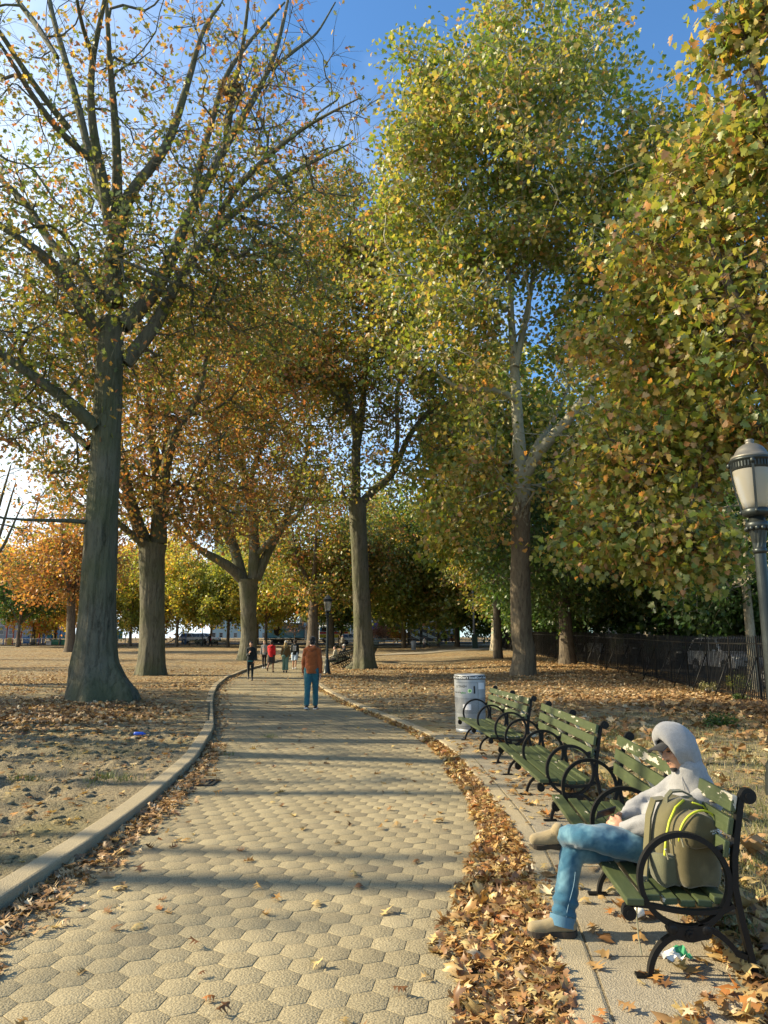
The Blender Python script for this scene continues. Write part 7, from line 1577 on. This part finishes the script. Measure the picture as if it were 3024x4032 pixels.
def truck():
    root = empty('box_truck', (b[0], a[1] + 1, GZ(b[0], a[1]) + .05), 0, 'light blue truck with a bitten dark cookie on its side beyond the far railing', 'truck')
    mb = MB(); mb.box((-L / 2, 0, 2.2), (L, 2.4, 2.5), None, .05); mb.build('cargo_box', K['skyprint'], root); c = MB(); n = 30; cx_ = -L * .70; w_ = .75; poly = []
    for i in range(n):
        t = 2 * math.pi * i / n; x, z = w_ * .72 * math.cos(t), 1.02 * math.sin(t)
        if .15 < t < 1.05: k = .62 + .12 * math.sin(9 * t); x *= k; z *= k
        poly.append((x, z))
    c.prism(poly, (cx_, -1.215, 2.25), (1, 0, 0), (0, 0, 1), (0, -.01, 0)); c.build('cookie_print', K['cookie'], root); d = MB(); d.prism([(x * .93 - .22, z * .93) for x, z in poly], (cx_, -1.206, 2.25), (1, 0, 0), (0, 0, 1), (0, -.004, 0)); d.build('cookie_edge', K['cookie'], root)
    cb = MB(); cb.prism([(0, .5), (2.0, .5), (2.05, 1.5), (1.75, 2.8), (0.1, 2.9)], (.12, -1.15, 0), (1, 0, 0), (0, 0, 1), (0, 2.3, 0)); cb.build('cab', pw, root); wn = MB(); wn.add([(.6, -1.158, 1.65), (1.95, -1.158, 1.6), (1.72, -1.158, 2.6), (.6, -1.158, 2.65)], [(0, 1, 2, 3)]); wn.build('cab_window', K['glass_dark'], root); wheels(root, (-L * .8, -L * .6, 1.0), 1.05)
    fb = MB(); fb.box((-L / 2 + .5, 0, .75), (L + 1, 2.0, .35)); fb.build('chassis', K['black'], root)
truck()
a2 = at(1256, 126); b2_ = at(1380, 126)
def bus():
    Lb = b2_[0] - a2[0]; root = empty('city_bus', ((a2[0] + b2_[0]) / 2, a2[1] + 1, GZ(*a2) + .05), 0, 'white bus with blue, red and yellow bands passing behind the trees', 'bus')
    mb = MB(); mb.box((0, 0, 1.75), (Lb, 2.5, 2.7), None, .25); mb.build('body', K['white'], root)
    for z, h, m_, nm in ((2.35, .75, K['skyprint'], 'window_band'), (1.75, .35, C_('red_band', (.5, .03, .03), .05), 'red_band'), (1.2, .6, C_('yellow_band', (.62, .46, .05), .08), 'yellow_band')): s = MB(); s.box((0, 0, z), (Lb - .1, 2.512, h)); s.build(nm, m_, root)
    for k in range(6): w = MB(); w.box((-Lb / 2 + .8 + k * (Lb - 1.4) / 5.6, -1.262, 2.35), (.85, .012, .66)); w.build('window', K['glass_dark'], root)
    wheels(root, (-Lb * .3, Lb * .32), 1.12)
bus()
# ------------------------------------------------------------------ buildings beyond the street
K['brick'] = plain('brown_brick', (.13, .075, .055), .9, 0, .3, 6); K['render_white'] = plain('white_render', (.62, .64, .66), .85, 0, .08, 1.5); K['grey_wall'] = plain('grey_wall', (.18, .185, .19), .85, 0, .12, 1.2); K['tan_wall'] = plain('tan_wall', (.22, .19, .14), .85, 0, .12, 1.2); K['green_wall'] = plain('green_hoarding', (.12, .42, .06), .6, 0, .12, .6); K['awning'] = plain('blue_awning', (.02, .07, .32), .6, 0, .1); K['trim'] = plain('stone_trim', (.30, .29, .27), .7, 0, .06); K['roof_dark'] = plain('dark_roof', (.06, .06, .065), .9); K['pale_blue'] = plain('pale_blue_wall', (.20, .28, .30), .8, 0, .1, .5)
def building(label, c, w, d, h, wallm, rz=0., storeys=None, cols=None, shop=None, base=None):
    root = empty('building', (c[0], c[1], GZ(c[0], c[1]) if base is None else base), rz, label, 'building'); st = storeys or max(1, int(h / 3.3)); n = cols or max(2, int(w / 2.6)); mb = MB(); mb.box((0, d / 2, h / 2 - .5), (w, d, h + 1)); mb.build('wall', wallm, root)
    cn = MB(); cn.box((0, -.12, h - .15), (w + .5, .45, .4)); cn.build('cornice', K['trim'], root); rf = MB(); rf.box((0, d / 2 + .1, h + .12), (w + .3, d, .22)); rf.build('roof', K['roof_dark'], root)
    fh = h / st
    for f in range(st):
        if f == 0 and shop: continue
        for k in range(n):
            x = -w / 2 + (k + .5) * w / n; z = (f + .52) * fh; fr = MB(); fr.box((x, -.03, z), (w / n * .52, .09, fh * .58)); fo = fr.build('window', K['trim'], root); pn_ = MB()
            for s in (-1, 1): pn_.box((x, -.085, z + s * fh * .13), (w / n * .42, .03, fh * .23))
            pn_.build('pane', K['glass_dark'], fo)
    if shop:
        s = MB(); s.box((0, -.06, fh * .40), (w * .94, .10, fh * .62)); s.build('shop_window', K['glass_dark'], root); aw = MB(); aw.prism([(0, fh * .98), (-1.1, fh * .72), (-1.1, fh * .60), (0, fh * .66)], (-w * .48, -.05, 0), (0, 1, 0), (0, 0, 1), (w * .96, 0, 0)); aw.build('awning', shop, root)
    return root
def bat(px, s): return at(px, s)
bl = [(40, 200, 24, 12, 9, 'grey_wall', 'grey building behind the playground trees'), (1330, 182, 20, 12, 10, 'grey_wall', 'grey building behind the bus')]
for k, (px, s, w, d, h, m_, lab) in enumerate(bl): building(lab, bat(px, s), w, d, h, K[m_])
building('white shop building with a blue awning right of the straight oak', bat(1492, 150), 11, 10, 8.2, K['render_white'], storeys=2, cols=4, shop=K['awning'])
building('pale blue tower block far off behind the forked oak', bat(940, 320), 26, 20, 68, K['pale_blue'], storeys=18, cols=8)
for k, (y, h, m_, lab) in enumerate(((26, 11, 'brick', 'brick house across the street behind the lamp post'), (40, 10, 'tan_wall', 'tan house across the street behind the white car'), (54, 12, 'grey_wall', 'grey house across the street behind the black cars'), (68, 11, 'brick', 'brick house across the street behind the maple'), (82, 12, 'tan_wall', 'tan house across the street near the end of the fence'), (96, 11, 'grey_wall', 'grey house at the far end of the side street'))): building(lab, (27 + .03 * y, y), 13.2, 11, h, K[m_], rz=rad(-90), cols=5, shop=None)
def mural():
    m = M_('painted_wall'); v = m.coord((.35, 1, .8)); n = m.n('ShaderNodeTexWave'); n.wave_type = 'BANDS'; n.bands_direction = 'DIAGONAL'; n.inputs['Scale'].default_value = .55; n.inputs['Distortion'].default_value = 7; n.inputs['Detail'].default_value = 2; n.inputs['Detail Scale'].default_value = .5; m.l(v, n.inputs['Vector'])
    c = m.ramp(n.outputs['Fac'], [(0, (.012, .02, .025)), (.55, (.02, .03, .035)), (.72, (.06, .12, .14)), (.86, (.35, .40, .42)), (.92, (.02, .03, .03)), (1, (.12, .2, .22))]); return m.pbr(c, .7)
K['mural'] = mural()
a = at(1612, 134); b = at(1800, 134); w = b[0] - a[0]; root = empty('painted_wall', ((a[0] + b[0]) / 2, a[1], GZ(a[0], a[1])), 0, 'dark wall painted with pale swirling bands beyond the far lawn', 'wall'); mb = MB(); mb.box((0, .2, 1.8), (w, .4, 4.0)); mb.build('wall', K['mural'], root); mb = MB(); mb.box((0, .2, 3.9), (w + .3, .6, .22)); mb.build('coping', K['trim'], root)
a = at(1672, 150); b = at(1812, 150); building('green sided building behind the painted wall', ((a[0] + b[0]) / 2, a[1]), b[0] - a[0], 10, 7.4, K['green_wall'], storeys=2, cols=3)
# notice board and small orange box by the painted wall, grey pole with its green cabinet
p = at(1786, 122); z = GZ(*p); root = empty('notice_board', (*p, z), 0, 'white notice board on two posts beside the painted wall', 'notice board'); 
for s in (-1, 1): mb = MB(); mb.box((s * .8, 0, 1.2), (.09, .09, 2.4)); mb.build('post', K['iron'], root)
for s in (-1, 1): mb = MB(); mb.box((s * .42, -.06, 1.9), (.72, .05, .85)); mb.build('panel', K['sticker'], root)
mb = MB(); mb.box((0, 0, 2.42), (1.9, .14, .08)); mb.build('top_rail', K['iron'], root)
p = at(1781, 118); root = empty('newspaper_box', (*p, GZ(*p)), 0, 'small orange red box standing in front of the notice board', 'box'); mb = MB(); mb.box((0, 0, .75), (.75, .5, .95), None, .03); mb.build('case', C_('orange_box', (.5, .13, .05), .1), root); mb = MB(); mb.box((0, 0, .14), (.2, .2, .28)); mb.build('foot', K['iron'], root); mb = MB(); mb.box((0, -.262, .9), (.5, .03, .4)); mb.build('window', K['glass_dark'], root)
p = GP(1870, 2553); root = empty('utility_pole', p, 0, 'slim grey metal pole rising behind the green cabinet on the far lawn', 'pole'); mb = MB(); mb.tube([(0, .5, -.1), (0, .5, 4), (-.12, .5, 9)], [.13, .11, .08], 10); mb.build('shaft', K['grey_wall'], root); mb = MB(); mb.lathe([(.22, 0), (.22, .1), (.14, .16)], (0, .5, 0), 12); mb.build('base_plate', K['grey_wall'], root)
root = empty('electric_cabinet', p, 0, 'dark green metal cabinet standing on the far lawn in front of the grey pole', 'cabinet'); mb = MB(); mb.box((0, 0, .75), (.62, .5, 1.5), None, .02); mb.build('case', C_('dark_green_cabinet', (.035, .06, .045), .2), root); mb = MB(); mb.box((0, -.01, 1.53), (.70, .58, .07), None, .015); mb.build('lid', C_('dark_green_cabinet', (.035, .06, .045)), root); mb = MB(); mb.box((0, -.258, .74), (.5, .012, 1.25)); mb.build('door', C_('dark_green_cabinet', (.035, .06, .045)), root)
# ------------------------------------------------------------------ playground at the far left
K['play_red'] = plain('red_tube', (.42, .05, .045), .45, 0, .1); K['play_blue'] = plain('blue_tube', (.03, .16, .45), .45, 0, .1); K['play_yellow'] = plain('yellow_panel', (.55, .38, .05), .5, 0, .1); K['play_green'] = plain('green_panel', (.03, .25, .12), .5, 0, .1); K['play_teal'] = plain('teal_tube', (.03, .28, .36), .45, 0, .1)
def playground():
    s = 112.; o0 = Vector((*at(120, s), 0)); o0.z = GZ(o0.x, o0.y); root = empty('climbing_frame', o0, 0, 'playground climbing frame with red and blue posts and a yellow panel behind the railing', 'climbing frame')
    X = lambda px: at(px, s)[0] - o0.x; Zt = lambda py: PS(0, py, s).z - o0.z
    for px, pt, c in ((27, 2457, 'play_red'), (37, 2459, 'play_red'), (66, 2486, 'play_red'), (78, 2492, 'play_red'), (120, 2498, 'play_red'), (164, 2495, 'play_red'), (90, 2500, 'play_yellow'), (20, 2515, 'play_blue'), (103, 2505, 'play_blue'), (140, 2500, 'play_blue'), (152, 2502, 'play_yellow'), (172, 2500, 'play_blue'), (186, 2498, 'play_blue'), (200, 2497, 'play_blue'), (222, 2505, 'play_yellow'), (236, 2502, 'play_yellow'), (241, 2482, 'play_blue'), (252, 2490, 'play_teal')):
        mb = MB(); y = R.uniform(-1.2, 1.2); mb.tube([(X(px), y, -.1), (X(px), y, Zt(pt))], .085, 8); mb.ell((X(px), y, Zt(pt)), (.11, .11, .09), None, 8, 6); mb.build('post', K[c], root)
    for px0, px1, py0, py1, c, nm in ((22, 42, 2511, 2540, 'play_yellow', 'panel'), (205, 262, 2518, 2546, 'play_green', 'panel'), (92, 118, 2508, 2532, 'play_blue', 'panel'), (124, 160, 2512, 2530, 'play_blue', 'panel'), (180, 204, 2500, 2512, 'play_teal', 'roof_panel'), (240, 256, 2500, 2514, 'play_teal', 'roof_panel')):
        mb = MB(); z0, z1 = Zt(py1), Zt(py0); mb.box(((X(px0) + X(px1)) / 2, R.uniform(-.6, .6), (z0 + z1) / 2), (X(px1) - X(px0), .12, z1 - z0), None, .03); mb.build(nm, K[c], root)
    dk = MB(); dk.box(((X(60) + X(205)) / 2, 0, Zt(2533)), (X(205) - X(60), 2.6, .12)); dk.build('deck', K['iron_brown'], root)
    for py in (2516, 2524): rl = MB(); rl.tube([(X(66), -1.3, Zt(py)), (X(256), -1.3, Zt(py))], .035, 6); rl.build('rail', K['pale_metal'], root)
    sl = MB(); sl.ribbon([(X(205), -1.2, Zt(2526)), (X(215), -2., Zt(2532)), (X(226), -3, Zt(2543)), (X(232), -3.6, Zt(2548))], .7, .08, (.5, .4, 0)); sl.build('slide', K['white'], root)
    o = Vector((*at(478, 110), 0)); o.z = GZ(o.x, o.y); r2 = empty('arch_climber', o, 0, 'white arched climber and blue posts left of the second oak beyond the railing', 'climber')
    for dx in (-.25, .25): mb = MB(); mb.tube([(-.95 + dx, dx, 0), (-.9 + dx, dx, 1.3), (-.6 + dx, dx, 2.2), (0 + dx, dx, 2.65), (.6 + dx, dx, 2.2), (.9 + dx, dx, 1.3), (.95 + dx, dx, 0)], .06, 7); mb.build('hoop', K['pale_metal'], r2)
    for k in range(7): t = -.9 + k * .3; z = 2.6 - 1.5 * t * t; mb = MB(); mb.tube([(t - .25, -.25, z), (t + .25, .25, z)], .04, 6); mb.build('rung', K['pale_metal'], r2)
    for dx in (-1.7, -1.2): mb = MB(); mb.tube([(dx, .3, 0), (dx, .3, 2.1)], .10, 8); mb.build('post', K['play_teal'], r2)
    mb = MB(); mb.box((-.55, .6, 1.55), (.9, .1, 1.3), None, .03); mb.build('panel', K['play_teal'], r2)
    p = at(700, 112); root = empty('playground_slide', (*p, GZ(*p)), 0, 'small white slide beyond the railing left of the pale parked cars', 'slide'); mb = MB(); mb.ribbon([(-1.6, 0, .35), (-.9, 0, .6), (.6, 0, 2.0), (1.1, 0, 2.1)], .6, .1, (0, 1, 0)); mb.build('chute', K['pale_metal'], root)
    for x in (.7, 1.2): mb = MB(); mb.tube([(x, -.3, 0), (x, -.3, 2.6)], .05, 6); mb.tube([(x, .3, 0), (x, .3, 2.6)], .05, 6); mb.build('ladder_post', K['play_blue'], root)
playground()
p = at(796, 101); lamp_at('dark lamp post at the far railing beside the person with the pram', p)
for k, (px, s) in enumerate(((776, 103.2), (855, 103.2))):
    q = at(px, s); c = copy_tree(bench0); c.location = (q[0] - 1.2, q[1], GZ(*q)); c.rotation_euler = (0, 0, 0); c['group'] = 'benches along the far railing'; c['label'] = ('bench against the far railing left of the person with the pram', 'bench against the far railing right of the person with the pram')[k]
for k, (px, s) in enumerate(((1490, 121), (1525, 121))):
    q = at(px, s); c = copy_tree(bench0); c.location = (q[0] - 1.2, q[1], GZ(*q)); c.rotation_euler = (0, 0, 0); c['group'] = 'benches below the white shop building'; c['label'] = ('bench under the pink leaved tree, left of two', 'bench under the pink leaved tree, right of two')[k]
# the stump of a root flare left of the straight oak
p = GD(733, 1448) if False else GP(1386, 2634); mb = MB(); caps(mb, [(0, 0, -.1, .42), (.12, .05, .14, .30)], 14); caps(mb, [(.2, 0, -.1, .36), (.32, .1, .28, .16)], 14); o = remesh(mb, 'root_burl', K['bark_oak'], None, .03, 4, folds(7, .05, 4, 1.)); o.location = (p.x, p.y, p.z); tag(o, 'knobbly burl of root at the left foot of the straight oak', 'root')
